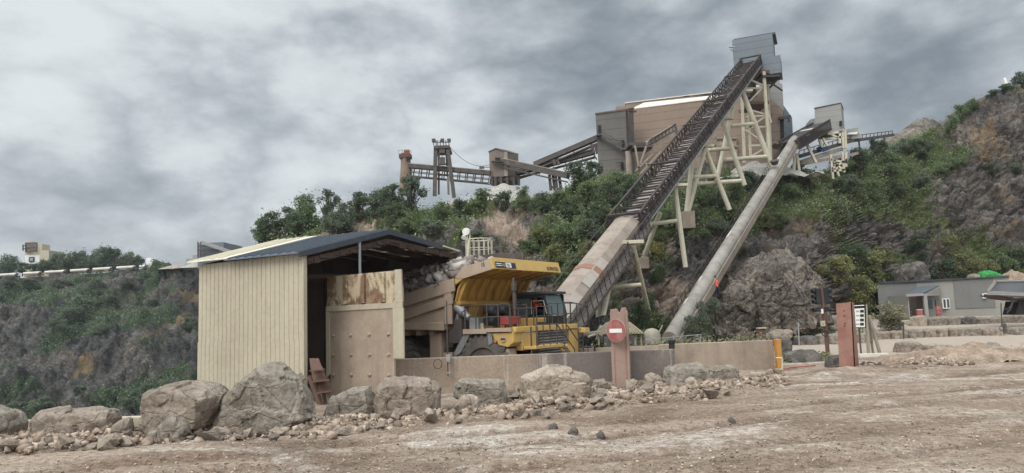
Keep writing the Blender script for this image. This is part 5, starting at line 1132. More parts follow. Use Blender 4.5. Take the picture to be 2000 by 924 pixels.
b = MB(); b.path([P3(-.5, y0 - .04, z0 + .5), P3(-.5, y0 - .04, z1 - .3), P3(x1 - .2, y0 - .04, z1 - .3), P3(x1 - .05, y0 - .04, z0 + .5)], .025); b.build('door_frame', m_galv, cab)
b = MB(); b.mm((-.95, 1.5, 3.25), (-.5, 2.1, 3.4)); b.mm((-1.05, 1.5, 3.3), (-.92, 2.1, 4.0)); b.build('seat', m_blacksteel, cab, bevel=.04)
for (x, y) in ((-1.1, 1.3), (-.2, 2.3)): b = MB(); b.lathe((x, y, z1 + .12), UP_, [(0, .08), (.08, .07), (.1, .03)], 12); b.build('beacon', m_orange, cab)
# equipment on the near deck
b = MB(); b.mm((-1.42, -2.5, 2.86), (-.95, -2.1, 3.35)); T('hydraulic_box', b, m_galv, bevel=.03); b = MB(); b.mm((-1.05, -2.35, 2.86), (-.80, -1.6, 3.1)); T('hydraulic_box', b, m_cream, bevel=.02)
for (x, y) in ((-.35, -2.35), (-.35, -1.55)):
    for z in (3.2, 3.62):
        b = MB(); b.lathe((x - .3, y, z), V(1, -.2, 0), [(0, .18), (.04, .21), (.55, .21), (.60, .17), (.6, .08)], 20); T('air_cleaner', b, m_blacksteel, smooth=True)
b = MB(); b.mm((.10, -2.45, 3.02), (.52, -1.5, 3.34)); T('tool_box', b, m_redpaint, bevel=.02)
b = MB(); b.tube((.35, -1.7, 2.86), (.35, -1.7, 4.95), .05); b.mm((.28, -1.78, 4.4), (.44, -1.62, 4.75)); b.mm((.3, -1.74, 3.6), (.4, -1.6, 4.3)); T('mast', b, m_darksteel)
b = MB(); b.mm((.4, -1.35, 3.85), (.5, -1.1, 3.95)); b.tube((.35, -1.7, 3.9), (.45, -1.2, 3.9), .025); T('mirror', b, m_blacksteel)
b = MB(); b.lathe((-1.95, -2.45, 3.75), V(.75, -.1, -.55), [(-.2, .2), (.35, .2), (.36, .14), (.7, .13)], 16); b.lathe((-2.2, -2.3, 3.2), V(.2, 0, 1), [(-.6, .16), (.6, .16)], 14); T('hoist_cylinder', b, m_galv, smooth=True)
b = MB(); b.mm((-2.45, -2.6, 2.3), (-1.75, -1.9, 3.3)); b.prism([P3(-2.2, -2.62, 4.1), P3(-1.95, -2.62, 4.1), P3(-2.3, -2.62, 2.9), P3(-2.6, -2.62, 2.85)], V(0, .2, 0)); T('hoist_bracket', b, m_darksteel, bevel=.02)
b = MB(); b.mm((-.9, -1.0, 2.86), (.4, .8, 3.25)); T('hood', b, m_yellow2, bevel=.05); b = MB(); b.mm((-.3, .0, 2.88), (.6, 1.0, 3.05)); T('hood_step', b, m_blacksteel)
b = MB(); b.prism([P3(-3.6, -2.5, 2.75), P3(-2.95, -2.5, 2.75), P3(-2.95, -2.5, 1.0), P3(-3.6, -2.5, 1.0)], V(0, .9, 0)); T('fuel_tank', b, m_truckdust, bevel=.08)
b = MB(); b.mm((-2.9, -2.45, 1.3), (-2.4, -1.7, 1.9)); T('battery_box', b, m_truckdust, bevel=.03)

# ------------------------------------------------------------------ people
def person(name, label, joints, radii, edges, root, hair, clothes, loc, rotz, mat_body, subd=1):
    """one continuous skinned figure; JOINTS local metres"""
    me = bpy.data.meshes.new('body'); me.from_pydata(joints, edges, []); o = bpy.data.objects.new('body', me); COL.objects.link(o)
    m = o.modifiers.new('s', 'SKIN'); m.use_smooth_shade = True
    for i, r in enumerate(radii): me.skin_vertices[0].data[i].radius = (r, r) if not hasattr(r, '__len__') else r
    me.skin_vertices[0].data[root].use_root = True
    u = o.modifiers.new('u', 'SUBSURF'); u.levels = u.render_levels = subd
    me2 = bpy.data.meshes.new_from_object(o.evaluated_get(bpy.context.evaluated_depsgraph_get())); bpy.data.objects.remove(o)
    return me2
def build_person(label, loc, rotz, J, seated=False):
    """J: dict of joints"""
    names = list(J); idx = {n: i for i, n in enumerate(names)}
    R = dict(pelvis=(.15, .11), waist=(.13, .10), chest=(.17, .12), neck=.055, head=(.075, .09), crown=(.07, .085), shl=.06, shr=.06, ell=.045, elr=.045, wrl=.032, wrr=.032, hal=.04, har=.04, hil=.095, hir=.095, knl=.062, knr=.062, anl=.045, anr=.045, tol=.04, tor=.04)
    E = [('pelvis', 'waist'), ('waist', 'chest'), ('chest', 'neck'), ('neck', 'head'), ('head', 'crown'), ('chest', 'shl'), ('shl', 'ell'), ('ell', 'wrl'), ('wrl', 'hal'), ('chest', 'shr'), ('shr', 'elr'), ('elr', 'wrr'), ('wrr', 'har'), ('pelvis', 'hil'), ('hil', 'knl'), ('knl', 'anl'), ('anl', 'tol'), ('pelvis', 'hir'), ('hir', 'knr'), ('knr', 'anr'), ('anr', 'tor')]
    me = person('b', '', [J[n] for n in names], [R[n] for n in names], [(idx[a], idx[b_]) for a, b_ in E], idx['pelvis'], None, None, loc, rotz, None, 2)
    root = thing('person', label, 'person', loc, rotz, None, local=True)
    hd = V(J['head']); ch = V(J['chest']); pv = V(J['pelvis'])
    me.materials.clear()
    for m in (m_skin, m_hivis, m_clothdark): me.materials.append(m)
    wz = V(J['waist'])
    for p in me.polygons:
        c = p.center; k = 1
        if (c - hd).length < .19 or min((c - V(J['hal'])).length, (c - V(J['har'])).length) < .10: k = 0
        elif min(abs((c - V(J[a])).length) for a in ('hil', 'hir', 'knl', 'knr', 'anl', 'anr', 'tol', 'tor')) < (c - wz).length - .02 and (c - ch).length > .27 and (c - V(J['ell'])).length > .16 and (c - V(J['elr'])).length > .16: k = 2
        p.material_index = k
    me.polygons.foreach_set('use_smooth', [True] * len(me.polygons))
    o = bpy.data.objects.new('body', me); COL.objects.link(o); o.parent = root; ORG[o.name] = V(0, 0, 0)
    f = V(0, 1, 0); c = hd + V(0, .02, .05)
    b = MB(); b.lathe(c + V(0, -.02, .045), V(0, .1, 1), [(-.01, .118), (.03, .12), (.08, .10), (.12, .05), (.13, .01)], 16); b.build('cap', m_clothdark, root, smooth=True)
    b = MB(); b.lathe(hd + V(0, .095, -.0), V(0, 1, -.2), [(0, .022), (.03, .012)], 8); b.box(hd + V(.035, .085, .035), (.022, .014, .014)); b.box(hd + V(-.035, .085, .035), (.022, .014, .014)); b.box(hd + V(0, .085, -.055), (.05, .012, .012)); b.build('face', m_skin, root)
    for s, h, w in ((-1, 'hal', 'wrl'), (1, 'har', 'wrr')):
        H = V(J[h]); d = (H - V(J[w])).normalized(); sd_ = d.cross(V(0, 0, 1)).normalized() if abs(d.z) < .9 else V(1, 0, 0); b = MB()
        for i in range(4):
            q = H + sd_ * (i - 1.5) * .019 + d * .02; m_ = q + d * (.05 + .008 * (1.5 - abs(i - 1.5))); b.tube(q, m_, .010, .009, 6); b.tube(m_, m_ + (d + V(0, 0, -.6)).normalized() * .035, .009, .007, 6)
        b.tube(H - d * .01, H + sd_ * -.045 * s + d * .03, .011, .009, 6); b.build('hand', m_skin, root)
    return root
def standing(lean=.0, arms='down'):
    J = dict(pelvis=(0, 0, .95), waist=(0, .01 + lean * .2, 1.10), chest=(0, lean * .55, 1.36), neck=(0, .01 + lean * .75, 1.50), head=(0, .03 + lean * .9, 1.60), crown=(0, .02 + lean, 1.69),
             shl=(-.19, lean * .6, 1.42), shr=(.19, lean * .6, 1.42), ell=(-.26, .05 + lean, 1.14), elr=(.26, .05 + lean, 1.14), wrl=(-.24, .20 + lean, .95), wrr=(.20, .27 + lean, 1.05), hal=(-.23, .24 + lean, .88), har=(.17, .34 + lean, 1.07),
             hil=(-.10, 0, .90), hir=(.10, 0, .90), knl=(-.12, .03, .50), knr=(.13, .14, .53), anl=(-.13, -.04, .09), anr=(.14, .10, .13), tol=(-.15, .12, .04), tor=(.16, .26, .08)); return J
wp = min([h for y in (540, 552, 565, 578, 586) for x in (1396, 1404, 1411) for h in [hit(x, y, k) for k in KNB] + [hit(1404, 586)] if h], key=lambda q: q.y); wz_ = at(1402, 585, wp.y - .45)
wk = build_person('person in an orange jacket climbing beside the pale tube conveyor', (wz_.x, wz_.y, wz_.z), R_(25), standing(.22))
Js = dict(pelvis=(0, 0, .12), waist=(0, -.02, .28), chest=(0, .0, .54), neck=(0, .02, .68), head=(0, .05, .78), crown=(0, .04, .87), shl=(-.19, 0, .60), shr=(.19, 0, .60), ell=(-.25, .16, .38), elr=(.25, .16, .38), wrl=(-.17, .38, .42), wrr=(.17, .38, .42), hal=(-.15, .45, .45), har=(.15, .45, .45),
          hil=(-.10, .04, .10), hir=(.10, .04, .10), knl=(-.13, .45, .14), knr=(.13, .45, .14), anl=(-.13, .5, -.28), anr=(.13, .5, -.28), tol=(-.13, .62, -.32), tor=(.13, .62, -.32))
Mw = Matrix.Translation(TORG) @ Matrix.Rotation(-TYAW, 4, 'Z'); dp = Mw @ V(-.62, 1.55, 3.42)
build_person('person in an orange vest sitting in the dark cab of the dump truck', dp, -TYAW - math.pi / 2, Js)
# ------------------------------------------------------------------ big conveyor (truss upper part, covered lower part)
def along(A, d, y):
    """distance along A + d*s whose image row is y"""
    lo, hi = -40.0, 90.0
    for _ in range(60):
        m = (lo + hi) / 2
        if px(A + d * m)[1] > y: lo = m
        else: hi = m
    return lo
A1 = at(1216, 422, 50); B1 = at(1467, 110, 88.5); d1 = (B1 - A1).normalized(); w1 = V(d1.y, -d1.x, 0).normalized(); n1_ = w1.cross(d1).normalized()
if n1_.z < 0: n1_ = -n1_
L1 = (B1 - A1).length; HW = 1.12; TH = 1.05
cv = thing('conveyor', 'long steep conveyor with a dark open truss climbing to the grey head house', 'conveyor', A1 - d1 * 14)
def C1p(s, w, n): return A1 + d1 * s + w1 * w + n1_ * n
for sgn in (-1, 1):
    b = MB(); b.bar(C1p(0, sgn * HW, 0), C1p(L1, sgn * HW, 0), .13, .13, up=n1_); b.bar(C1p(0, sgn * HW, -TH), C1p(L1, sgn * HW, -TH), .13, .16, up=n1_); b.bar(C1p(0, sgn * HW, -TH * .5), C1p(L1, sgn * HW, -TH * .5), .05, .05, up=n1_)
    n = 62; ds = L1 / n
    for i in range(n + 1):
        s = i * ds; b.bar(C1p(s, sgn * HW, -.02), C1p(s, sgn * HW, -TH + .02), .075, .075, up=w1)
        if i < n: b.bar(C1p(s if i % 2 else s + ds, sgn * HW, -.04), C1p(s + ds if i % 2 else s, sgn * HW, -TH + .04), .06, .06, up=w1)
    b.build('side_truss', m_trussdark, cv, fix=False)
b = MB(); b.prism([C1p(0, -HW, -TH + .02), C1p(L1, -HW, -TH + .02), C1p(L1, HW, -TH + .02), C1p(0, HW, -TH + .02)], n1_ * .05); b.build('deck', m_trussdark, cv)
b = MB(); b.prism([C1p(0, -.62, -TH + .40), C1p(L1, -.62, -TH + .40), C1p(L1, .82, -TH + .40), C1p(0, .82, -TH + .40)], n1_ * .05); b.build('belt', m_slat, cv)
b = MB(); s = .3
while s < L1 - .3:
    k = random.uniform(-.06, .06); b.bar(C1p(s, -HW * .72, -TH + .50 + random.uniform(-.04, .04)), C1p(s + k + .12, HW * .92, -TH + .50 + random.uniform(-.04, .04)), random.uniform(.10, .20), .10, up=n1_); s += random.uniform(.52, .74)
b.build('idler_frame', m_trussdark, cv, fix=False)
b = MB(); s = .6
while s < L1 - .4: b.bar(C1p(s, -HW, -.5), C1p(s, -HW * .4, -TH + .6), .05, .05, up=n1_); b.bar(C1p(s, -HW * .99, -.03), C1p(s + .3, HW * .99, -TH + .58), .035, .035, up=n1_); s += 1.25
b.build('cross_brace', m_trussdark, cv, fix=False)
for y in (421, 320, 243, 197, 148, 113):
    s = max(0, along(A1, d1, y)); b = MB(); b.bar(C1p(s, -HW - .05, .08), C1p(s, HW + .05, .08), .14, .16, up=n1_)
    for sg in (-1, 1): b.bar(C1p(s, sg * (HW + .07), .1), C1p(s, sg * (HW + .07), -TH - .08), .13, .13, up=w1)
    b.build('portal_frame', m_trussdark, cv)
b = MB(); b.prism([C1p(.2, HW + .02, -TH - .22), C1p(L1, HW + .02, -TH - .22), C1p(L1, HW + .02, -TH - .1), C1p(.2, HW + .02, -TH - .1)], w1 * .06); b.build('edge_plate', m_galv, cv)
# covered lower section
SLOW = -15.5
oct_ = [(-.98, -1.05), (-.98, -.62), (-.62, -.20), (0, -.06), (.58, -.18), (.98, -.62), (.98, -1.05)]
b = MB(); nseg = 7; xs = np.linspace(SLOW, .25, nseg + 1)
for i in range(nseg):
    a, c = xs[i] + .02, xs[i + 1] - .0; b.prism([C1p(a, w, n) for w, n in oct_], d1 * (c - a))
cov = b.build('cover', m_tube, cv)
for s in xs[1:-1]: b = MB(); b.prism([C1p(s - .02, w * 1.012, n + .012) for w, n in oct_], d1 * .05); b.build('cover_seam', m_tube, cov)
sr = along(A1, d1, 517); b = MB(); b.prism([C1p(sr - .3, w * 1.04, n * .98 + .03) for w, n in oct_], d1 * .55); b.build('rust_band', paint('orange_rust', hexc(134, 98, 82), hexc(122, 94, 80), .5, 2, .85), cov)
for a, c, nm in ((-9.5, -6.2, 0), (-13, -10.6, 1)):
    b = MB(); b.prism([C1p(a, .60, -.17), C1p(c, .60, -.17), C1p(c, 1.0, -.61), C1p(a, 1.0, -.61)], (w1 + n1_) * .015); b.build('cover_patch', paint('grey_patch', hexc(158, 150, 141), hexc(146, 130, 118), .6, 1.5, .85), cov)
b = MB()
wk0, wk1 = 1.05, 1.65
b.prism([C1p(SLOW, wk0, -1.25), C1p(.6, wk0, -1.25), C1p(.6, wk1, -1.25), C1p(SLOW, wk1, -1.25)], n1_ * .06); b.bar(C1p(SLOW, wk1, -1.28), C1p(1.0, wk1, -1.28), .08, .2, up=n1_)
b.build('walkway', m_darksteel, cv)
b = MB()
for h in (-.25, -.72): b.tube(C1p(SLOW, wk1, h), C1p(.8, wk1, h), .035, n=6)
for s in np.arange(SLOW, .6, .75): b.tube(C1p(s, wk1, -1.25), C1p(s, wk1, -.25), .03, n=5)
b.build('handrail', m_trussdark, cv)
b = MB(); b.tube(C1p(SLOW, -1.35, -.35), C1p(1, -1.2, -.2), .035, n=6)
for s in np.arange(SLOW, .6, 2.2): b.tube(C1p(s, -1.0, -1.0), C1p(s, -1.33, -.33), .03, n=5)
b.build('cable_rail', m_trussdark, cv)
b = MB(); b.prism([C1p(SLOW, -.9, -1.32), C1p(.5, -.9, -1.32), C1p(.5, 1.05, -1.32), C1p(SLOW, 1.05, -1.32)], n1_ * .2); b.build('underframe', m_darksteel, cv)

# cream trestles: (legs, struts) given by pixel ends and depth
def trestle(label, legs, bars, pier=None, r=.21, rb=.17, cap=None):
    p = at(legs[0][2], legs[0][3], legs[0][5]); t = thing('trestle', label, 'trestle', p, 0, None)
    for (x0, y0, x1, y1, Y0, Y1) in legs:
        a = at(x0, y0, Y0); h_ = hit(x1, y1); Yf = h_.y if h_ and abs(h_.y - Y1) < 7 else Y1; c = at(x1, y1, Yf); e = c + (c - a).normalized() * .9
        b = MB(); b.tube(a, e, r * .86, n=14); b.build('leg', m_leg, t, smooth=True)
    for (x0, y0, x1, y1, Y0, Y1) in bars: b = MB(); a = at(x0, y0, Y0); c = at(x1, y1, Y1); b.tube(a, c, rb * .86, n=12); b.lathe(a, c - a, [(.25, rb * 1.1), (.32, rb * 1.1)], 12); b.build('cross_tube', m_leg, t, smooth=True)
    if cap: x, y, Y, w = cap; b = MB(); b.box(at(x, y, Y), (w, .6, .22)); b.build('cap_beam', m_leg, t, bevel=.02)
    if pier: x0, y0, x1, y1, Y = pier; a = at(x0, y0, Y); c = at(x1, y1, Y); b = MB(); b.mm((a.x, Y - .5, c.z - .2), (c.x, Y + 2.5, a.z)); b.build('pier', m_concrete2, t, bevel=.04)
    return t
trestle('cream tubular trestle carrying the lowest covered end of the steep conveyor', [(1236, 478, 1268, 612, 46.5, 46.0), (1201, 503, 1172, 645, 48.3, 46.8), (1166, 574, 1171, 648, 47, 46.8)], [(1186, 562, 1252, 556, 47, 46.3)], None, .19, .15, (1236, 473, 46.5, 1.3))
trestle('cream tubular trestle below the lower end of the dark truss', [(1318, 365, 1336, 500, 57.5, 57.0), (1289, 416, 1256, 506, 56.6, 56.4)], [(1270, 438, 1323, 431, 56.7, 57.3)], (1248, 503, 1266, 520, 56.4), .22, .18, (1322, 362, 57.4, 1.6))
trestle('cream double trestle standing on a brown concrete pier under the truss', [(1352, 312, 1341, 414, 66, 66), (1376, 293, 1344, 414, 66.6, 66), (1377, 289, 1418, 392, 66.6, 67)], [(1350, 346, 1400, 344, 66.1, 66.8), (1361, 359, 1447, 353, 66.2, 68.5)], (1330, 414, 1356, 442, 66), .25, .21, (1372, 286, 66.7, 2.0))
trestle('cream trestle below the middle of the truss with two spread legs', [(1432, 206, 1403, 338, 78.6, 78), (1411, 236, 1449, 346, 75.5, 75.5)], [(1383, 293, 1428, 290, 76, 75.6), (1423, 246, 1470, 242, 78.5, 80.5)], None, .28, .24, (1413, 232, 75.5, 2))
trestle('tallest cream trestle leg under the upper end of the truss', [(1450, 180, 1506, 322, 80.5, 81.5)], [(1411, 313, 1496, 306, 78.4, 81.3)], None, .33, .27, (1448, 178, 80.5, 2.4))

# head house and steel tower
def ybox(b, x0, y0, x1, y1, Y, dep, yaw=0):
    """upright box whose near face covers the pixel rectangle"""
    a = at(x0, y1, Y); c = at(x1, y1, Y); top = at((x0 + x1) / 2, y0, Y).z; wd = (c - a).length; e = V(math.cos(yaw), math.sin(yaw), 0); f = V(-math.sin(yaw), math.cos(yaw), 0); zb = min(a.z, c.z)
    wx = (c.x - a.x) / math.cos(yaw) if yaw else (c.x - a.x); o = V(a.x, Y, 0)
    b.add([o + e * i * wx + f * j * dep + V(0, 0, zb if k == 0 else top) for k in (0, 1) for j in (0, 1) for i in (0, 1)], [(0, 1, 3, 2), (4, 5, 7, 6), (0, 1, 5, 4), (1, 3, 7, 5), (3, 2, 6, 7), (2, 0, 4, 6)]); return o, wx, zb, top
hh = thing('head_house', 'grey clad head house box on top of the steep conveyor', 'head house', at(1470, 150, 90))
b = MB(); ybox(b, 1434, 77, 1503, 140, 91, 4.0, -.40); b.build('box', m_greyclad, hh)
b = MB(); ybox(b, 1487, 113, 1521, 146, 88.5, 3.2, -.40); b.build('side_box', m_greyclad, hh)
b = MB(); ybox(b, 1433, 75, 1504, 77.5, 91, 4.05, -.40); b.build('roof_edge', m_rooftrim, hh)
b = MB(); b.tube(at(1424, 92, 91), at(1436, 92, 91), .12); b.tube(at(1427, 97, 91), at(1436, 97, 91), .1); b.build('duct', m_galv, hh)
b = MB(); ybox(b, 1490, 146, 1523, 149.5, 87.6, 3.0); b.bar(at(1523, 150, 88), at(1503, 172, 89), .18); b.bar(at(1503, 160, 88), at(1528, 177, 90), .15); b.bar(at(1522, 148, 90), at(1505, 168, 90), .15); b.build('under_frame', m_trussdark, hh)
tw = thing('steel_tower', 'cream lattice steel tower under the grey head house', 'tower', at(1480, 310, 90))
def P(x, y, Y): return at(x, y, Y)
for (x0, y0, x1, y1, Y, w) in [(1491.5, 140, 1503, 316, 88, .34), (1449, 190, 1454, 318, 88.5, .3), (1499, 150, 1506, 310, 93, .26), (1460, 150, 1466, 310, 93, .26)]:
    b = MB(); b.bar(P(x0, y0, Y), P(x1, y1, Y), w); b.build('column', m_leg, tw)
b = MB()
for (a, c) in [((1466, 156), (1492, 168)), ((1464, 198), (1492, 168)), ((1452, 173), (1493, 172)), ((1462, 214), (1496, 224)), ((1462, 250), (1497, 226)), ((1458, 228), (1497, 226)), ((1456, 254), (1500, 284)), ((1458, 248), (1498, 248)), ((1460, 310), (1502, 284)), ((1462, 285), (1501, 283)), ((1498, 214), (1506, 240))]: b.bar(P(*a, 88.2), P(*c, 88.2), .2)
b.build('brace', m_leg, tw)
b = MB(); ybox(b, 1463, 197, 1503, 202, 88, 4); b.build('platform', m_rust, tw); b = MB(); ybox(b, 1484, 137, 1503, 143, 88, 4.4); b.build('platform', m_rust, tw)
b = MB(); ybox(b, 1465, 152, 1478, 188, 91, 2.5); b.build('chute', m_trussdark, tw)

# main building of the stone plant
mb = thing('plant_building', 'large brown clad stone plant building behind the steep conveyor', 'building', at(1400, 330, 104))
def wallp(b, pts, off): b.prism([at(*p) for p in pts], off)
b = MB(); wallp(b, [(1232, 345, 104), (1232, 214, 104), (1385, 195, 100), (1440, 189, 99), (1440, 345, 99)], V(.5, 6, 0)); b.build('front_wall', m_brownclad, mb)
b = MB(); b.prism([at(1234, 213.5, 103.9), at(1258, 202, 110), at(1386, 189, 106.5), at(1440, 183, 105), at(1440, 188.5, 98.9), at(1385, 194.5, 99.9)], V(0, 0, .12)); b.build('roof', m_paleroof, mb)
b = MB(); wallp(b, [(1222, 225, 112), (1222, 200, 112), (1385, 180, 108), (1440, 174, 107), (1440, 215, 107)], V(.5, 8, 0)); b.build('clerestory', m_brownclad, mb)
b = MB(); wallp(b, [(1221, 200, 111.9), (1385, 180, 107.9), (1440, 174, 106.9), (1440, 176, 106.9), (1385, 182, 107.9), (1221, 202, 111.9)], V(.5, 8.2, 0)); b.build('roof_edge', m_paleroof, mb)
b = MB(); wallp(b, [(1203, 225, 112.5), (1203, 208, 112.5), (1226, 206, 112), (1226, 225, 112)], V(.5, 6, 0)); b.build('annex', m_brownclad, mb)
b = MB(); wallp(b, [(1335, 190.5, 106.6), (1335, 188, 106.6), (1347, 186.6, 106.3), (1347, 189, 106.3)], V(0, -.1, 0)); b.build('vent', m_dark, mb)
b = MB(); wallp(b, [(1440, 345, 99), (1440, 172, 99), (1504, 172, 97), (1504, 193, 97), (1530, 214, 97.5), (1530, 330, 97.5), (1504, 345, 97)], V(.5, 9, 0)); b.build('end_wall', m_brownclad, mb)
b = MB(); wallp(b, [(1503, 212, 98.5), (1503, 146, 98.5), (1520, 144, 98.5), (1523, 162, 98.5), (1528, 164, 98.5), (1530, 200, 98.5), (1531, 216, 98.5)], V(.5, 9, 0)); b.build('upper_wall', m_greyclad2, mb)
b = MB(); b.prism([at(1530.5, 206, 98.6), at(1547, 230, 102), at(1549, 268, 102), at(1549, 300, 102), at(1532, 300, 98.6)], V(.3, 8, 0)); b.build('lean_to', m_greyclad, mb)
b = MB(); b.prism([at(1524, 232, 97.3), at(1530, 232, 97.3), at(1531, 272, 97.3), at(1525, 272, 97.3)], V(0, -.1, 0)); b.build('door', m_dark, mb)
b = MB(); b.bar(at(1522, 231, 96.8), at(1543, 228, 97.2), .5, .35); b.tube(at(1541, 229, 97), at(1541, 238, 97), .15); b.build('hoist_beam', m_darksteel, mb)
for (x0, y0, x1, y1) in [(1392, 268, 1440, 272), (1394, 284, 1440, 288), (1395, 262, 1397, 320)]:
    Yp_ = 98.6; b = MB(); b.prism([at(x0, y0, Yp_), at(x1, y0, Yp_), at(x1, y1, Yp_), at(x0, y1, Yp_)], V(0, -.25, 0)); b.build('cladding_rail', m_tube, mb)
for (x0, y0, x1, y1) in [(1400, 272, 1438, 284), (1408, 292, 1440, 312)]:
    b = MB(); b.prism([at(x0, y0, 98.75), at(x1, y0, 98.75), at(x1, y1, 98.75), at(x0, y1, 98.75)], V(0, -.1, 0)); b.build('recess_panel', m_rustpanel, mb)
b = MB(); wallp(b, [(1502, 282, 96.8), (1532, 292, 97.2), (1532, 297, 97.2), (1502, 287, 96.8)], V(0, -2.2, 0)); b.build('canopy', m_tube, mb)
# grey block tower
gt = thing('block_tower', 'grey blockwork tower at the left end of the brown plant building', 'tower', at(1195, 335, 98))
b = MB(); pts = [(1170, 345, 98), (1163, 222, 98), (1222, 214, 97), (1226, 345, 97)]; b.prism([at(*p) for p in pts], at(1237, 212, 101) - at(1222, 214, 97)); b.build('wall', m_block, gt)
b = MB(); b.prism([at(1162, 223.5, 97.9), at(1162, 221, 97.9), at(1223, 213, 96.9), at(1223, 215.5, 96.9)], at(1238, 211, 101) - at(1222, 214, 97)); b.build('roof_edge', m_darksteel, gt)
for (x0, y0, x1, y1, Y) in [(1168, 245, 1173, 262, 97.8), (1214, 274, 1219, 290, 97.0), (1212, 317, 1217, 331, 97.0)]:
    b = MB(); b.prism([at(x0, y0, Y), at(x1, y0 - .5, Y), at(x1 + .8, y1 - .5, Y), at(x0 + .8, y1, Y)], V(0, -.12, 0)); b.build('door_opening', m_dark, gt)
b = MB(); b.bar(at(1172, 266, 97.2), at(1216, 292, 96.4), .5, .3); b.bar(at(1165, 265, 97.3), at(1174, 264, 97.3), 1.2, .25); b.bar(at(1214, 293, 96.4), at(1232, 289, 96), .9, .3); b.build('stair_flight', m_darksteel, gt)
b = MB(); b.bar(at(1174, 256, 97.3), at(1217, 281, 96.5), .08); b.build('handrail', m_darksteel, gt)
for y in (275, 318): b = MB(); b.bar(at(1202, y, 96.9), at(1214, y - 1, 96.9), .1); b.build('door_track', m_darksteel, gt)
b = MB(); b.tube(at(1230, 345, 95), at(1228, 296, 95), .45, n=12); b.build('column', m_tube, gt, smooth=True)
b = MB(); b.bar(at(1226, 217, 97), at(1231, 262, 97.5), .12); b.bar(at(1223, 216, 97), at(1242, 218, 98), .3, .2); b.build('pipe_run', m_rust, gt)
# small gallery
ga = thing('conveyor_gallery', 'small brown inclined gallery between the block tower and the steep conveyor', 'gallery', at(1280, 300, 94))
b = MB(); a, c = at(1258, 290, 94), at(1318, 252, 96); b.bar(a, c, 1.2, 1.2); b.build('gallery', m_tube, ga)
b = MB(); b.bar(at(1268, 274, 93.4), at(1320, 242, 95.4), .14); b.bar(at(1262, 286, 93.4), at(1320, 254, 95.4), .14)
for t in np.linspace(0, 1, 9): b.bar(at(1268 + 52 * t, 274 - 32 * t, 93.4 + 2 * t), at(1266 + 54 * t, 284 - 30 * t, 93.4 + 2 * t), .1)
b.bar(at(1317, 243, 95.4), at(1322, 262, 95.4), .3); b.build('side_frame', m_darksteel, ga)
b = MB(); ybox(b, 1228, 278, 1262, 283, 93, 2.5); b.build('platform', m_darksteel, ga); b = MB(); ybox(b, 1236, 284, 1275, 287, 92.6, 2.5); b.build('platform', m_darksteel, ga)
b = MB()
for (a, c) in [((1240, 284), (1248, 330)), ((1262, 286), (1250, 320)), ((1275, 300), (1240, 335)), ((1290, 296), (1250, 340)), ((1258, 318), (1290, 335))]: b.bar(at(*a, 92.5), at(*c, 92.5), .22)
b.build('strut', m_tube, ga)

# conveyors and towers on the left skyline
def tubecv(label, a, c, w, h, mat, braces=True, truss=False, legs=(), name='conveyor', light=True):
    A, B = at(*a), at(*c); t = thing(name, label, 'conveyor', A if A.z < B.z else B); d = (B - A).normalized(); sd_ = V(d.y, -d.x, 0).normalized(); n_ = sd_.cross(d); n_ = n_ if n_.z > 0 else -n_
    b = MB(); b.bar(A, B, w, h, up=n_); b.build('gallery', mat, t)
    b = MB(); b.bar(A + n_ * (h * .5 + .06), B + n_ * (h * .5 + .06), w * 1.04, .1, up=n_); b.build('cover', m_tube2 if light else m_darksteel, t)
    if truss:
        L = (B - A).length; n = int(L / 1.15); D = truss; b = MB(); 
        for sg in (-.5, .5):
            b.bar(A + sd_ * sg * w - n_ * D, B + sd_ * sg * w - n_ * D, .15, .15, up=n_)
            b.bar(A + sd_ * sg * w - n_ * (D * .55), B + sd_ * sg * w - n_ * (D * .55), .10, .10, up=n_)
            for i in range(n + 1): q = A + d * (L * i / n) + sd_ * sg * w; b.bar(q - n_ * .2, q - n_ * D, .13, .13, up=sd_)
        b.build('truss', m_darksteel, t, fix=False)
    else:
        b = MB(); b.bar(A - n_ * (h * .5 + .45), B - n_ * (h * .5 + .45), w * .8, .18, up=n_); L = (B - A).length
        for i in range(int(L / 2.6)): q = A + d * (i * 2.6 + 1); b.bar(q - n_ * h * .4, q - n_ * (h * .5 + .5), .1, .1)
        b.build('lower_rail', m_darksteel, t, fix=False)
    for (x, y0, y1, Y) in legs: b = MB(); b.bar(at(x, y0, Y), at(x + 3, y1, Y), .4); b.bar(at(x + 7, y0, Y), at(x + 11, y1, Y), .4); b.bar(at(x, y0 + 14, Y), at(x + 10, y0 + 30, Y), .15); b.build('support_leg', m_darksteel, t)
    return t
tubecv('upper of the two long tube conveyors rising to the grey block tower', (1045, 322, 104), (1168, 270, 99), .8, .55, m_darksteel, light=False, legs=((1156, 282, 300, 99), (1081, 312, 322, 102)))
tubecv('lower tube conveyor entering the trees below the grey block tower', (1060, 325, 104), (1160, 297, 100), .8, .6, m_darksteel)
tubecv('sloping conveyor running down right from the gabled junction house', (984, 316, 106), (1110, 344, 101), 1.0, .75, m_darksteel, legs=((1073, 342, 372, 102.5), (1085, 345, 372, 102)))
tubecv('bent conveyor dropping from the back of the junction house', (1010, 338, 108), (1064, 322, 106), 1.2, .7, m_darksteel)
tubecv('level truss conveyor between the round tower and the junction house', (793, 324, 108), (958, 339, 106), 1.1, .55, m_darksteel, truss=1.5)
m_junction = paint('brown_grey_sheet', hexc(122, 110, 100), hexc(96, 86, 80), .5, .5, .85, seed=22); m_towerbrown = paint('brown_tower_concrete', hexc(128, 108, 95), hexc(104, 90, 80), .5, .5, .9, seed=23)
jh = thing('junction_house', 'gabled grey brown conveyor junction house above the pale stone heap', 'building', at(985, 352, 106))
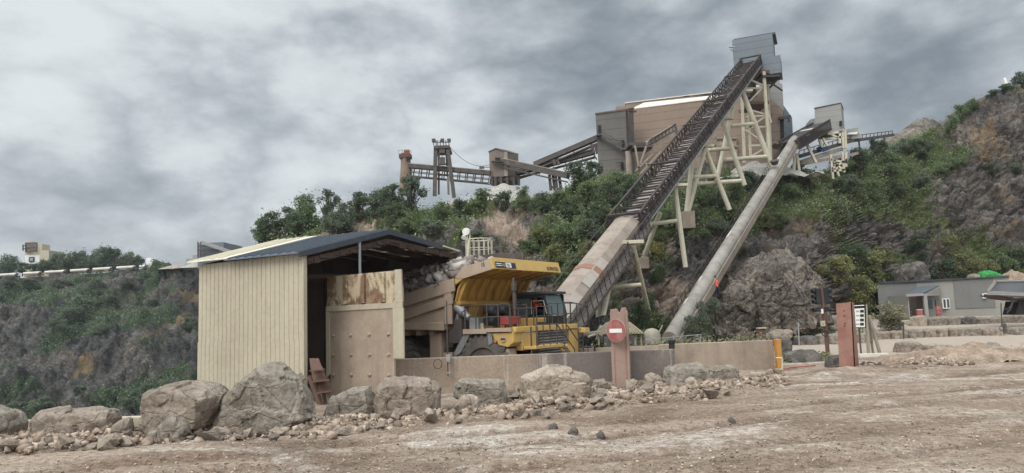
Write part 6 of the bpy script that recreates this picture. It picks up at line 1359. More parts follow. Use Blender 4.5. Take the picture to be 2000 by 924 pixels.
b = MB(); fz = [(957, 345, 106), (955, 296, 106), (968, 290, 106), (985, 296, 106), (987, 345, 106)]; bk = at(1012, 300, 110) - at(985, 296, 106); b.prism([at(*p) for p in fz], V(bk.x, 4, bk.z)); b.build('wall', m_junction, jh)
b = MB(); b.prism([at(953.5, 297.5, 105.9), at(968, 290.5, 105.9), at(986, 297, 105.9), at(986, 295.5, 105.9), at(968, 288.8, 105.9), at(953.5, 296, 105.9)], V(bk.x, 4.4, bk.z)); b.build('roof', m_darksteel, jh)
b = MB(); b.prism([at(967, 308, 105.9), at(977, 308, 105.9), at(977, 316, 105.9), at(967, 316, 105.9)], V(0, -.1, 0)); b.build('window', m_dark, jh)
b = MB(); b.prism([at(960, 316, 105.8), at(982, 316, 105.8), at(982, 318, 105.8), at(960, 318, 105.8)], V(0, -.8, 0)); b.build('balcony', m_darksteel, jh)
b = MB(); b.prism([at(985, 297, 105.7), at(991, 297, 105.7), at(992, 344, 105.7), at(984, 344, 105.7)], V(0, .6, 0)); b.build('buttress', m_tube, jh)
b = MB(); ybox(b, 960, 344, 1016, 352, 106.2, 4); b.build('base', m_darksteel, jh)
for x in (960, 967, 978, 990, 1003, 1013): b = MB(); b.bar(at(x, 345, 106), at(x + .6, 362, 106), .35); b.build('leg', m_darksteel, jh)
b = MB(); b.bar(at(941, 327, 105.5), at(958, 326.5, 105.5), .09); b.box(at(941, 327.5, 105.5), (.7, .3, .3)); b.build('lamp_arm', m_darksteel, jh)
lt = thing('lattice_tower', 'dark four legged lattice tower straddling the level truss conveyor', 'tower', at(868, 385, 107))
for (x0, y0, x1, y1, Y, w) in [(851, 286, 849, 383, 106, .55), (874, 286, 887, 386, 106, .55), (857, 286, 857, 380, 109.5, .25), (871, 286, 876, 380, 109.5, .25)]: b = MB(); b.bar(at(x0, y0, Y), at(x1, y1, Y), w, .4); b.build('leg', m_darksteel, lt)
b = MB(); ybox(b, 847.5, 284, 878, 289, 105.6, 4.6); b.build('platform', m_darksteel, lt)
b = MB(); ybox(b, 853, 299, 877, 302, 106, .4); ybox(b, 857, 319, 874, 321, 108, .4); ybox(b, 855, 340, 876, 342, 108, .4); b.build('cross_beam', m_darksteel, lt)
b = MB()
for x in (847, 852, 855, 860, 866, 871, 877): b.bar(at(x, 284, 105.6), at(x - .4, 274, 105.6), .12)
b.bar(at(847, 278, 105.6), at(877, 278, 105.6), .1)
for x in (847, 864, 877): b.box(at(x, 274.5, 105.6), (.5, .4, .5))
b.build('railing', m_darksteel, lt)
b = MB(); b.bar(at(863.5, 292, 106), at(863.5, 316, 106), .08); b.box(at(863.5, 293, 106), (.8, .6, 1.0)); b.box(at(864.3, 315, 106), (.7, .6, 1.1)); b.build('pulley', m_darksteel, lt)
b = MB(); b.bar(at(873, 345, 106), at(874.5, 380, 106), .1); b.bar(at(877, 345, 106), at(879, 380, 106), .1)
for y in range(347, 380, 5): b.bar(at(873.3, y, 106), at(877.8, y, 106), .1)
b.build('ladder', m_galv, lt)
b = MB(); pts = [at(878, 286, 106)]
for t in np.linspace(0, 1, 14): x = 878 + (956 - 878) * t; pts.append(at(x, 286 + 36 * t + 60 * t * (1 - t) - 0, 106))
b.path(pts, .035, 4); o = b.build('cable', m_darksteel); tag(o, 'thin sagging cable between the lattice tower and the junction house', 'cable')
rt = thing('round_tower', 'slim brown flared tower with a red top at the left end of the truss conveyor', 'tower', at(792, 350, 108))
ctr = at(793, 345, 108); pxm = 108 / F
def zz(y): return at(793, y, 108).z - ctr.z
b = MB(); b.lathe(ctr, UP_, [(-2, 13.5 * pxm), (0, 12.5 * pxm), (zz(335), 11 * pxm), (zz(322), 10 * pxm), (zz(300), 9.6 * pxm)], 20); b.build('shaft', m_towerbrown, rt, smooth=True)
b = MB(); ybox(b, 779, 300, 802, 307, 107.2, 1.6); b.build('platform', m_rust, rt)
b = MB(); ybox(b, 789, 292, 799, 301, 107.4, 1.0); b.build('red_housing', m_redpaint, rt)
b = MB(); ybox(b, 793, 306, 801, 312, 107.0, .3); b.build('window', m_dark, rt)
b = MB()
for x in (778.5, 786, 803): b.bar(at(x, 300, 107.2), at(x, 293, 107.2), .08)
b.bar(at(778.5, 293.5, 107.2), at(803, 293.5, 107.2), .07); b.build('railing', m_galv, rt)
# stone heaps on the plateau
m_heap = rockmat('pale_crushed_stone', (hexc(132, 127, 120), hexc(152, 147, 139), hexc(164, 159, 151), hexc(176, 171, 163)), 2.0, .0)
hc = at(985, 398, 103); hz = at(985, 356, 103).z - hc.z
tag(heap('stone_heap', V(hc.x, 104, hc.z - 1), 8.5, 6, hz + 1.4, m_heap, seed=5, rough=.006), 'pale grey conical heap of crushed stone under the junction house', 'stone heap')
hc = at(1085, 400, 104); tag(heap('stone_heap', V(hc.x, 105, hc.z - 1), 3.6, 3.5, 2.2, m_tube, seed=6, rough=.06), 'small brownish heap behind the trees right of the pale stone heap', 'stone heap')
hc = at(885, 405, 92); tag(heap('stone_heap', V(hc.x, 93, hc.z - .8), 2.8, 2.4, 2.0, m_tube, seed=7, rough=.1), 'small beige mound at the foot of the dark lattice tower', 'stone heap')
hc = at(1480, 335, 92); tag(heap('stone_heap', V(hc.x, 92, hc.z - 1.0), 7, 3.2, 2.4, m_heap, seed=8, rough=.2), 'long pale rubble heap at the foot of the cream steel tower', 'stone heap')
hc = at(1822, 276, 134); tag(heap('stone_heap', V(hc.x, 136, hc.z - 2), 14, 8, 7.4, m_rock_brown, seed=10, rough=.10), 'large grey spoil heap on the skyline right of the thin conveyor', 'spoil heap')

# ------------------------------------------------------------------ second conveyor
A2 = at(1308, 662, 49); B2 = at(1552, 272, 93); d2 = (B2 - A2).normalized(); w2_ = V(d2.y, -d2.x, 0).normalized(); n2_ = w2_.cross(d2); n2_ = n2_ if n2_.z > 0 else -n2_; L2 = (B2 - A2).length
cv2 = thing('conveyor', 'pale covered tube conveyor climbing over the rocks to the far pale box', 'conveyor', A2)
def C2(s, w, n): return A2 + d2 * s + w2_ * w + n2_ * n
b = MB(); prof = [(math.cos(t) * .52, math.sin(t) * .52) for t in np.linspace(-.45, math.pi + .45, 12)]
n = 9
for i in range(n): b.prism([C2(L2 * i / n + .02, w, q) for w, q in prof], d2 * (L2 / n - .03))
cov = b.build('cover', m_tube2, cv2, smooth=True)
for s in np.arange(1.2, L2, 1.55): b = MB(); b.prism([C2(s, w * 1.012, q * 1.012) for w, q in prof], d2 * .05); b.build('cover_seam', m_galv, cov)
for i in range(10):
    s = random.uniform(3, L2 - 3); b = MB(); b.prism([C2(s, w * 1.01, q * 1.01) for w, q in prof[6:10]], d2 * random.uniform(.8, 2)); b.build('cover_patch', m_paleroof if i % 2 else m_tube, cov)
b = MB(); b.prism([C2(0, .54, -.7), C2(L2, .54, -.7), C2(L2, .54, -.1), C2(0, .54, -.1)], w2_ * .1); b.prism([C2(0, -.55, -.7), C2(L2, -.55, -.7), C2(L2, .6, -.7), C2(0, .6, -.7)], n2_ * .15); b.build('underframe', m_tube, cv2)
b = MB()
for h in (.25, -.15): b.tube(C2(2, -1.0, h), C2(L2 - 1, -1.0, h), .03, n=5)
for s in np.arange(2, L2 - 1, 1.1): b.tube(C2(s, -1.0, -.7), C2(s, -1.0, .25), .028, n=5)
b.prism([C2(2, -1.05, -.72), C2(L2 - 1, -1.05, -.72), C2(L2 - 1, -.57, -.72), C2(2, -.57, -.72)], n2_ * .06); b.build('handrail', m_trussdark, cv2)
b = MB(); b.lathe(C2(L2 * .72, .25, 1.2), n2_, [(-.35, .3), (.12, .5), (.14, .5), (.14, .3)], 14); b.build('lamp_ring', m_darksteel, cv2)
b = MB(); s = L2
a, c = at(1523, 283, 91), at(1540, 283, 91)
A3 = at(1541, 284, 91); B3 = at(1606, 246, 102); d3 = (B3 - A3).normalized(); w3 = V(d3.y, -d3.x, 0).normalized(); n3_ = w3.cross(d3); n3_ = n3_ if n3_.z > 0 else -n3_; L3 = (B3 - A3).length
def C3(s, w, n): return A3 + d3 * s + w3 * w + n3_ * n
tk3 = thing('conveyor', 'dark slatted head truss joining the pale tube conveyor to the pale box', 'conveyor', A3)
for sg in (-1, 1):
    b = MB(); b.bar(C3(0, sg * 1.15, .7), C3(L3, sg * 1.15, .7), .14, .14, up=n3_); b.bar(C3(0, sg * 1.15, -.7), C3(L3, sg * 1.15, -.7), .14, .14, up=n3_)
    for s in np.arange(0, L3, .42): b.bar(C3(s, sg * 1.15, -.7), C3(s, sg * 1.15, .7), .17, .05, up=w3)
    b.build('side_truss', m_trussdark, tk3, fix=False)
b = MB(); b.prism([C3(0, -1.1, .4), C3(L3, -1.1, .4), C3(L3, 1.1, .4), C3(0, 1.1, .4)], n3_ * .06); b.prism([C3(0, -1.1, -.65), C3(L3, -1.1, -.65), C3(L3, 1.1, -.65), C3(0, 1.1, -.65)], n3_ * .06); b.build('deck', m_trussdark, tk3)
b = MB(); b.prism([C3(L3 * .56, -1.1, .5), C3(L3 * .63, -1.1, .5), C3(L3 * .63, 1.1, .5), C3(L3 * .56, 1.1, .5)], n3_ * .05); b.build('pale_plate', m_paleroof, tk3)
for (x0, y0, x1, y1, Y) in [(1576, 282, 1594, 318, 95), (1607, 270, 1616, 285, 99), (1600, 272, 1606, 288, 99), (1556, 300, 1561, 335, 92), (1552, 305, 1550, 345, 92)]: b = MB(); b.bar(at(x0, y0, Y), at(x1, y1, Y), .3); b.build('support_leg', m_leg, tk3)
pb = thing('transfer_house', 'pale grey box shaped transfer house beside the rock face skyline', 'building', at(1625, 255, 103))
b = MB(); b.prism([at(1592, 262, 103), at(1591, 211, 103), at(1642, 201, 102), at(1646, 256, 102), at(1625, 258, 102.4)], V(1.95, 3.6, 0)); b.build('wall', m_greyclad2, pb)
b = MB(); b.prism([at(1583, 244, 104), at(1583, 233, 104), at(1592, 231, 103.8), at(1592, 244, 103.8)], V(.5, 3, 0)); b.build('annex', m_greyclad2, pb)
b = MB(); b.prism([at(1639, 237, 101.9), at(1644, 236, 101.9), at(1644.5, 246, 101.9), at(1639.5, 246.5, 101.9)], V(0, -.1, 0)); b.build('window', m_dark, pb)
b = MB(); b.prism([at(1590, 212, 102.9), at(1643, 201.5, 101.9), at(1643, 200, 101.9), at(1590, 210.5, 102.9)], V(2.05, 3.8, 0)); b.build('roof_edge', m_darksteel, pb)
b = MB()
for (a, c) in [((1616, 262), (1645, 257)), ((1612, 272), (1646, 268)), ((1622, 262), (1642, 273)), ((1645, 252), (1647, 290)), ((1640, 256), (1640, 280)), ((1650, 254), (1652, 290))]: b.bar(at(*a, 102.3), at(*c, 102.3), .3)
b.build('frame', m_leg, pb)
hp_ = thing('hopper', 'small pale hopper shed right of the pale transfer house', 'hopper', at(1665, 272, 106))
b = MB(); b.prism([at(1654, 272, 106), at(1653, 253, 106), at(1676, 249, 106), at(1676, 256, 106), at(1683, 270, 106)], V(0, 2.5, 0)); b.build('wall', m_greyclad2, hp_)
b = MB(); b.prism([at(1653, 263, 105.9), at(1657, 260, 105.9), at(1675, 258, 105.9), at(1672, 263, 105.9)], V(0, -.2, 0)); b.build('panel', m_white, hp_)
tc = thing('conveyor', 'thin dark conveyor line running along the crest to the skyline bushes', 'conveyor', at(1600, 300, 104))
b = MB(); a = at(1560, 306, 97); c = at(1660, 276, 106); e = at(1742, 264, 114); b.bar(a, c, .8, .45); b.bar(c, e, .8, .4); b.build('gallery', m_darksteel, tc)
b = MB(); b.bar(a + V(0, -.3, .7), c + V(0, -.3, .7), .1); b.bar(c + V(0, -.3, .7), e + V(0, -.3, .6), .1)
for t in np.linspace(0, 1, 12): q = c + (e - c) * t; b.bar(q, q + V(0, -.3, .65), .08); q = a + (c - a) * t; b.bar(q, q + V(0, -.3, .7), .08); 
for t in (.2, .5, .8): q = c + (e - c) * t; b.bar(q, q + V(0, 0, -1.6), .18)
b.build('handrail', m_darksteel, tc)
b = MB(); b.bar(at(1562, 318, 96), at(1640, 292, 103), .9, .5); b.bar(at(1560, 322, 95.8), at(1672, 300, 103), .8, .4); b.build('lower_gallery', m_tube, tc)
b = MB(); b.prism([at(1600, 293, 99), at(1612, 287, 99), at(1621, 292, 99), at(1608, 297, 99)], V(0, 1.2, .5)); o = b.build('tarpaulin', m_blue); tag(o, 'small dark blue tarpaulin under the dark head truss', 'tarpaulin')
lf = thing('lattice_support', 'cream lattice support legs in the bushes below the pale transfer house', 'support', at(1635, 335, 98))
b = MB()
for (a, c) in [((1622, 302), (1627, 350)), ((1629, 312), (1638, 345)), ((1645, 298), (1648, 332)), ((1652, 298), (1652, 326)), ((1622, 312), (1654, 318)), ((1624, 330), (1654, 312)), ((1630, 318), (1650, 336)), ((1624, 334), (1650, 332))]: b.bar(at(*a, 98), at(*c, 98), .28)
b.build('frame', m_leg, lf)
b = MB(); b.bar(at(1962, 172, 116), at(1962, 152, 116), .16); b.bar(at(1960, 160, 116), at(1965, 159, 116), .5, .9); o = b.build('marker_post', m_white); tag(o, 'small white marker on the topmost hill edge', 'marker')

# ------------------------------------------------------------------ far rim, left of the shed
fs_ = thing('silo_building', 'cream silo building with a blue square sign on the far quarry rim', 'building', at(70, 530, 285))
b = MB(); ybox(b, 47, 490, 93, 540, 285, 10); b.build('block', m_cream, fs_)
b = MB(); ybox(b, 76, 489, 94, 540, 284, 9); b.build('stair_tower', m_cream, fs_)
b = MB(); ybox(b, 48, 498, 77, 520, 284.6, 3); b.build('sign_panel', m_white, fs_)
b = MB(); ybox(b, 56, 502, 66, 511, 284.2, .3); sq = b.build('blue_sign', m_blue, fs_)
b = MB(); ybox(b, 58.5, 505, 64, 506, 284.0, .15); ybox(b, 58.5, 507.5, 64, 508.7, 284.0, .15); b.build('sign_mark', m_white, sq)
b = MB(); c = at(61, 491, 286); R0 = 10.5 * 286 / F; zt = at(61, 474, 286).z; b.lathe(c, UP_, [(0, R0), (zt - c.z, R0), (zt - c.z + .3, R0 * .8)], 20); b.build('drum', m_tube, fs_, smooth=True)
b = MB(); ybox(b, 71, 477, 82, 492, 286, 5); b.build('head_box', m_cream, fs_)
b = MB()
for (a, c) in [((50, 475), (72, 475)), ((50, 475), (50, 492)), ((72, 475), (72, 492)), ((44, 480), (50, 480)), ((44, 486), (50, 486)), ((45, 478), (45, 490)), ((50, 491), (72, 491)), ((50, 483), (72, 484))]: b.bar(at(*a, 283.5), at(*c, 283.5), .35)
b.build('gantry', m_darksteel, fs_)
for i, (x0, x1) in enumerate([(-60, -8), (-4, 34), (46, 80), (88, 128), (138, 174), (182, 218), (228, 264), (273, 287)]):
    yl = lambda x: 537.5 - .062 * x; t = thing('covered_conveyor', 'pale covered conveyor section along the far quarry rim', 'conveyor', at(x0, yl(x0), 262), 0, 'pale conveyor sections along the far rim')
    b = MB(); b.tube(at(x0, yl(x0), 262), at(x1, yl(x1), 262), .5, n=10); b.build('cover', m_paleroof, t, smooth=True)
    b = MB(); b.bar(at(x0 + 8, yl(x0) + 4.5, 262), at(x1 + 5, yl(x1) + 4.2, 262), .5, .4); b.bar(at(x1, yl(x1) - 1, 261.5), at(x1 - 6, yl(x1) + 5, 261.5), .9, .6); b.build('support', m_darksteel, t)
ws = thing('white_shed', 'small white round roofed shed with a sloping conveyor on the far rim', 'shed', at(292, 517, 268))
b = MB(); prof = [(284.5, 518), (284.5, 510), (286, 505), (290, 503), (294, 504), (297, 509), (297, 518)]; b.prism([at(x, y, 268) for x, y in prof], V(0, 4, 0)); b.build('body', m_white, ws)
b = MB(); b.bar(at(299, 506.5, 267), at(322, 515.5, 267), .6, .5); b.bar(at(304, 509, 267), at(304, 518, 267), .3); b.bar(at(312, 512, 267), at(312, 517, 267), .3); b.build('conveyor_arm', m_darksteel, ws)
b = MB(); ybox(b, 302, 513, 321, 517, 268, 3); b.build('base', m_white, ws)
gb = thing('grey_plant_building', 'grey clad building with a sloping covered conveyor behind the cream shed roof', 'building', at(420, 512, 235))
b = MB(); b.prism([at(386, 525, 235), at(386, 475, 235), at(400, 473, 235), at(461, 497, 235), at(461, 525, 235)], V(0, 8, 0)); b.build('wall', m_greyclad, gb)
b = MB(); ybox(b, 406, 473.5, 437, 500, 245, 8); b.prism([at(437, 500, 245), at(437, 473.5, 245), at(461, 478.5, 250), at(461, 500, 250)], V(0, 6, 0)); b.build('upper_block', m_greyclad, gb)
b = MB(); b.bar(at(396, 474, 233), at(462, 496, 233), 1.8, 1.0); b.build('covered_conveyor', m_greyclad2, gb)
b = MB()
for x in (386.5, 392): b.bar(at(x, 472, 233.5), at(x, 512, 233.5), .3)
for y in (480, 488, 496, 504): b.bar(at(386, y, 233.4), at(414 + (y - 480) * 1.6, y + 1, 233.4), .4)
b.build('frame', m_darksteel, gb)
b = MB(); ybox(b, 363, 505, 390, 520, 240, 6); ybox(b, 376, 498, 390, 506, 241, 6); b.build('annex', m_greyclad2, gb)
hc = at(375, 516, 236); tag(heap('stone_heap', V(hc.x, 240, hc.z - 1), 5.5, 5, 2.6, m_heap, seed=12, rough=.05), 'low pale heap at the foot of the far grey building', 'stone heap')
hc = at(335, 519, 250); tag(heap('stone_heap', V(hc.x, 254, hc.z - 1), 7, 5, 2.0, m_tube, seed=13, rough=.05), 'flat beige heap between the white shed and the far grey building', 'stone heap')
# ------------------------------------------------------------------ grey office on the right
OY = 85.0; oy = R_(4)
of = thing('office_building', 'low grey rendered flat roofed office with a small tiled porch', 'building', at(1860, 620, OY))
zO = ground_z(at(1860, 620, OY).x, OY) - .1
def corner(x, Y): p = at(x, 600, Y); return V(p.x, p.y, 0)
A_ = corner(1717, 88.5); B_ = corner(1794, 88.5); C_ = corner(1867, 86.0); D_ = corner(1944, 83); E_ = corner(1977, 82); tA, tB, tC, tD, tE = at(1717, 553, 88.5).z, at(1794, 549, 88.5).z, at(1867, 546.5, 86).z, at(1944, 542.5, 83).z, at(1977, 540.5, 82).z
top = (tA + tB + tC + tD + tE) / 5; dep = V(5.2, 9, 0)
def seg(p, q, mat, nm='wall', z1=None):
    b = MB(); b.prism([V(p.x, p.y, zO), V(q.x, q.y, zO), V(q.x, q.y, z1 or top), V(p.x, p.y, z1 or top)], dep); return b.build(nm, mat, of)
seg(A_, B_, m_render2); seg(B_ + V(.002, 0, 0), C_, m_render); seg(C_, D_, m_render, z1=top); seg(D_, E_, m_render)
q = lambda a, c, t: a + (c - a) * t
zlow = at(1900, 602, 85).z
b = MB(); p, r = q(C_, D_, .0) + V(-.05, -.08, 0), q(C_, D_, 1.0) + V(0, -.08, 0); b.prism([V(p.x, p.y, zlow), V(r.x, r.y, zlow), V(r.x, r.y, top - .02), V(p.x, p.y, top - .02)], V(0, .07, 0)); b.build('wall_panel', m_render2, of)
b = MB()
for a, c in ((A_, B_), (B_, C_), (C_, D_), (D_, E_)): b.bar(V(a.x, a.y - .03, top + .06), V(c.x, c.y - .03, top + .06), .5, .14)
b.prism([V(A_.x, A_.y, top + .01), V(B_.x, B_.y, top + .01), V(C_.x, C_.y, top + .01), V(D_.x, D_.y, top + .01), V(E_.x, E_.y, top + .01), V(E_.x, E_.y, top + .01) + dep, V(A_.x, A_.y, top + .01) + dep], V(0, 0, .1)); b.build('roof', m_rooftrim, of)
def window(x0, y0, x1, y1, Y, mull=1):
    b = MB(); a, c = at(x0, y1, Y), at(x1, y1, Y); zt, zb = at((x0 + x1) / 2, y0, Y).z, a.z; f = .09
    b.mm((a.x, Y - .12, zb), (c.x, Y + .02, zb + f)); b.mm((a.x, Y - .12, zt - f), (c.x, Y + .02, zt)); b.mm((a.x, Y - .118, zb + f), (a.x + f, Y + .02, zt - f)); b.mm((c.x - f, Y - .118, zb + f), (c.x, Y + .02, zt - f))
    for i in range(mull): xm = a.x + (c.x - a.x) * (i + 1) / (mull + 1); b.mm((xm - f * .6, Y - .117, zb + f), (xm + f * .6, Y + .02, zt - f))
    w = b.build('window', m_white, of); b = MB(); b.mm((a.x + .03, Y - .06, zb + .03), (c.x - .03, Y - .04, zt - .03)); b.build('pane', m_glass, w); return w
def YB(x): return float(np.interp(x, (1717, 1794, 1867, 1944, 1977), (88.5, 88.5, 86, 83, 82)))
window(1841, 583, 1856, 603, YB(1841) - .4); window(1919, 573, 1931, 583, YB(1919) - .45, 0); window(1736, 587, 1751, 598, 88.2)
b = MB(); Yd = YB(1816) - .3; a, c = at(1810, 619, Yd), at(1829, 619, Yd); zt = at(1820, 583, Yd).z; zb = zO + .02; b.mm((a.x, Yd - .12, zb), (c.x, Yd, zt)); dr = b.build('door', m_render, of)
b = MB(); a1 = at(1811, 585, Yd); a2 = at(1821, 603, Yd); b.mm((a1.x, Yd - .14, a2.z), (a2.x, Yd - .125, a1.z)); a1 = at(1824, 584, Yd); a2 = at(1828, 602, Yd); b.mm((a1.x, Yd - .14, a2.z), (a2.x, Yd - .125, a1.z)); b.build('pane', m_glass, dr)
YP = 83.5
b = MB(); b.prism([at(1769, 575, YP), at(1804, 573, YP), at(1835, 559, 86.5), at(1796, 561, 87.8)], V(0, 0, .12)); b.build('porch_roof', m_roof, of)
b = MB(); b.bar(at(1769, 577, YP), at(1804, 575, YP), .12, .3); b.prism([at(1804, 575, YP), at(1834, 562, 86.4), at(1834, 577, 86.4), at(1806, 577.5, YP)], V(.1, 0, 0)); b.build('porch_fascia', m_render, of)
b = MB(); a = at(1804, 577, YP); b.mm((a.x, YP, zO), (a.x + .38, YP + .3, a.z)); a = at(1770, 577, YP + .6); b.mm((a.x, YP + .4, zO), (a.x + .14, YP + 4.8, a.z)); b.build('porch_post', m_render, of)
b = MB(); a = at(1771, 578, 87); c = at(1803, 578, 87); b.mm((a.x, 86.9, zO), (c.x, 87.0, a.z)); b.build('porch_back', m_inner, of)
for x, L in ((1797, 'faded red drum under the porch of the grey office'), (1834, 'red drum beside the office door')):
    Y = 82.9 if x == 1797 else 84.0; p = at(x, 620, Y); dz = ground_z(p.x, Y); t = thing('drum', L, 'drum', V(p.x, Y, dz)); R1 = .34 if x == 1797 else .27; hh_ = .95 + .3 * (x != 1797)
    b = MB(); b.lathe(V(p.x, Y, dz), UP_, [(0, R1), (hh_ * .33, R1), (hh_ * .35, R1 * 1.05), (hh_ * .37, R1), (hh_ * .66, R1), (hh_ * .68, R1 * 1.05), (hh_ * .7, R1), (hh_, R1)], 20); b.build('drum', m_red, t, smooth=True)
    b = MB(); b.lathe(V(p.x, Y, dz + hh_ + .002), UP_, [(0, R1 * 1.03), (.04, R1 * 1.03), (.041, R1 * .9)], 20); b.build('lid', m_white if x == 1797 else m_red, t)
# green sheet and rocks behind the roof
b = MB(); gp = [(1908, 545), (1912, 533), (1920, 528), (1930, 529), (1934, 540), (1936, 532), (1944, 533), (1962, 540)]
o = boulder(gp + [(1962, 548), (1908, 550)], 94, 2.0, 160, m_green, 'bright green tarpaulin heap behind the office roof', 'tarpaulin', 'tarpaulin', amp=.12, subdiv=4)
boulder([(1890, 552), (1894, 538), (1902, 534), (1908, 538), (1910, 552)], 93, 2, 161, m_rock_tan, 'tan rock left of the green tarpaulin behind the office roof', subdiv=4)
hc = at(1990, 560, 98); tag(heap('earth_heap', V(hc.x, 99, hc.z - 2), 7, 4, 4.6, m_earth, seed=21), 'brown earth heap right of the green tarpaulin behind the office', 'earth heap')
# parked grey dumper cut by the right edge
DY = 63.0
dm = thing('dumper', 'grey dumper body cut by the right edge behind the stone blocks', 'dumper', at(1985, 615, DY))
b = MB(); b.prism([at(1929, 571, DY), at(1944, 549, DY), at(2060, 547, DY), at(2060, 575, DY), at(1984, 583, DY), at(1955, 578, DY)], V(2.4, 3.4, 0)); b.build('body', paint('grey_dumper_body', hexc(104, 106, 110), hexc(84, 80, 80), .5, .6, .7), dm, bevel=.04)
b = MB(); b.bar(at(1929, 572, DY - .04), at(2060, 577, DY - .04), .1, .32); b.bar(at(1930, 569, DY - .04), at(1945, 548.5, DY - .04), .1, .2); b.bar(at(1944, 549, DY - .04), at(2060, 547, DY - .04), .1, .12); b.build('rim', m_greyclad2, dm)
b = MB(); b.prism([at(1942, 576, DY + .2), at(2060, 579, DY + .2), at(2060, 588, DY + .6), at(1992, 586, DY + .6), at(1965, 583, DY + .4)], V(.4, 2.8, 0)); b.build('underside', m_rust, dm)
b = MB(); b.prism([at(1984, 615, DY + .8), at(1990, 588, DY + .8), at(2060, 588, DY + .8), at(2060, 615, DY + .8)], V(.3, 2.2, 0)); b.build('chassis', m_blacksteel, dm)
b = MB(); b.path([at(1966, 612, DY), at(1973, 604, DY), at(1977, 592, DY), at(1976, 580, DY)], .10); b.path([at(1963, 606, DY), at(1970, 602, DY), at(1980, 590, DY)], .05); b.path([at(1962, 600, DY), at(1968, 608, DY)], .05); b.build('hose', m_blacksteel, dm)
b = MB(); b.lathe(at(2040, 612, DY + 1), V(0, -1, 0), [(-.6, 1.0), (-.6, 1.1), (.5, 1.1), (.55, .9), (.5, .5)], 30); b.build('wheel', m_black, dm, smooth=True)
b = MB(); b.tube(at(1957, 638, 62), at(1955, 592, 62), .05); o = b.build('pole', m_darksteel); tag(o, 'thin dark pole before the right wall of the office', 'pole')
pm = thing('bollard', 'dark short post with a ring among the blocks at the road edge', 'bollard', at(1963, 651, 55))
b = MB(); b.tube(at(1963, 652, 55), at(1962, 632, 55), .12); b.build('post', m_darksteel, pm); b = MB(); c = at(1956, 641, 55); b.path([c + V(math.cos(t) * .12, 0, math.sin(t) * .2) for t in np.linspace(0, 6.3, 14)], .025); b.build('ring', m_darksteel, pm)

# ------------------------------------------------------------------ signal post, information board
gp0 = gr(1617, 692); YS = gp0.y
sp_ = thing('signal_post', 'rusty signal post carrying two black traffic light heads', 'signal', V(gp0.x, YS, 0))
b = MB(); b.tube(at(1617, 694, YS), at(1612, 630, YS), .11, n=10); b.tube(at(1612, 630, YS), at(1604, 560, YS), .14, .12, n=10); b.build('pole', m_rust, sp_, smooth=True)
def head(x, y, h, s):
    b = MB(); c = at(x, y, YS); b.box(c, (.26, .28, h)); hd = b.build('signal_head', m_blacksteel, sp_, bevel=.02); n = 3 if h > .6 else 1
    for i in range(n):
        z = c.z + (h / 2 - h / (2 * n)) - i * h / n; d = V(s, -.25, -.05).normalized(); b = MB(); b.lathe(V(c.x + s * .13, c.y, z), d, [(-.05, .11), (.02, .11), (.18, .12), (.185, .10), (.03, .09)], 12); b.build('lamp_hood', m_blacksteel, hd)
    return hd
head(1597, 579, .86, -1); head(1612.5, 578, .92, 1); head(1598, 605, .22, -1); head(1612, 604, .26, 1)
b = MB(); b.bar(at(1597, 594, YS), at(1606, 593, YS), .06); b.bar(at(1597, 566, YS), at(1606, 566, YS), .06); b.bar(at(1613, 594, YS), at(1606, 593, YS), .06); b.build('bracket', m_darksteel, sp_)
b = MB(); b.box(at(1605.5, 608, YS - .15), (.1, .12, .25)); b.build('junction_box', m_white, sp_); b = MB(); b.box(at(1607, 632, YS - .15), (.22, .14, .3)); yb_ = b.build('yellow_box', m_cream, sp_, bevel=.01)
b = MB(); b.box(at(1607.3, 632.5, YS - .225), (.08, .02, .13)); b.build('plate', m_wood, yb_)
b = MB(); c = at(1611, 651, YS - .15); b.path([c + V(math.cos(t) * .15, 0, math.sin(t) * .15) for t in np.linspace(0, 6.3, 18)], .03); b.build('coiled_cable', m_blacksteel, sp_)
g0 = gr(1693, 696); YBd = g0.y
bd = thing('information_board', 'white board with four black number boxes on a grey wooden stand', 'sign', V(g0.x, YBd, 0))
b = MB(); b.prism([at(1668, 640, YBd), at(1668, 597, YBd), at(1691, 596, YBd), at(1692, 641, YBd)], V(.05, .25, 0)); b.build('casing', m_blacksteel, bd)
b = MB(); b.prism([at(1669, 639, YBd - .03), at(1669, 603, YBd - .03), at(1688, 602, YBd - .03), at(1689.5, 639, YBd - .03)], V(0, .028, 0)); wb = b.build('panel', m_white, bd)
for i, y in enumerate((608, 616.4, 625, 633.3)):
    b = MB(); b.prism([at(1680, y + 2.6, YBd - .045), at(1680, y - 2.6, YBd - .045), at(1687, y - 3, YBd - .045), at(1687.6, y + 2.4, YBd - .045)], V(0, .013, 0)); b.build('number_box', m_blacksteel, wb)
    b = MB()
    for k in range(4): b.prism([at(1672 + k * 1.7, y + 1.3, YBd - .04), at(1672 + k * 1.7, y - 1.2, YBd - .04), at(1673.1 + k * 1.7, y - 1.2, YBd - .04), at(1673.1 + k * 1.7, y + 1.3, YBd - .04)], V(0, .008, 0))
    b.build('faint_mark', m_galv, wb)
b = MB(); b.prism([at(1668, 598, YBd - .05), at(1688, 597, YBd - .05), at(1688, 595.5, YBd - .05), at(1668, 596.5, YBd - .05)], V(0, .2, 0)); b.build('hood', m_white, bd)
b = MB(); b.prism([at(1692, 646, YBd), at(1690, 596, YBd), at(1694, 595, YBd), at(1696, 646, YBd)], V(.05, .2, 0)); b.bar(at(1694, 644, YBd), at(1697, 696, YBd), .12, .15); b.build('stand_leg', m_wood, bd)
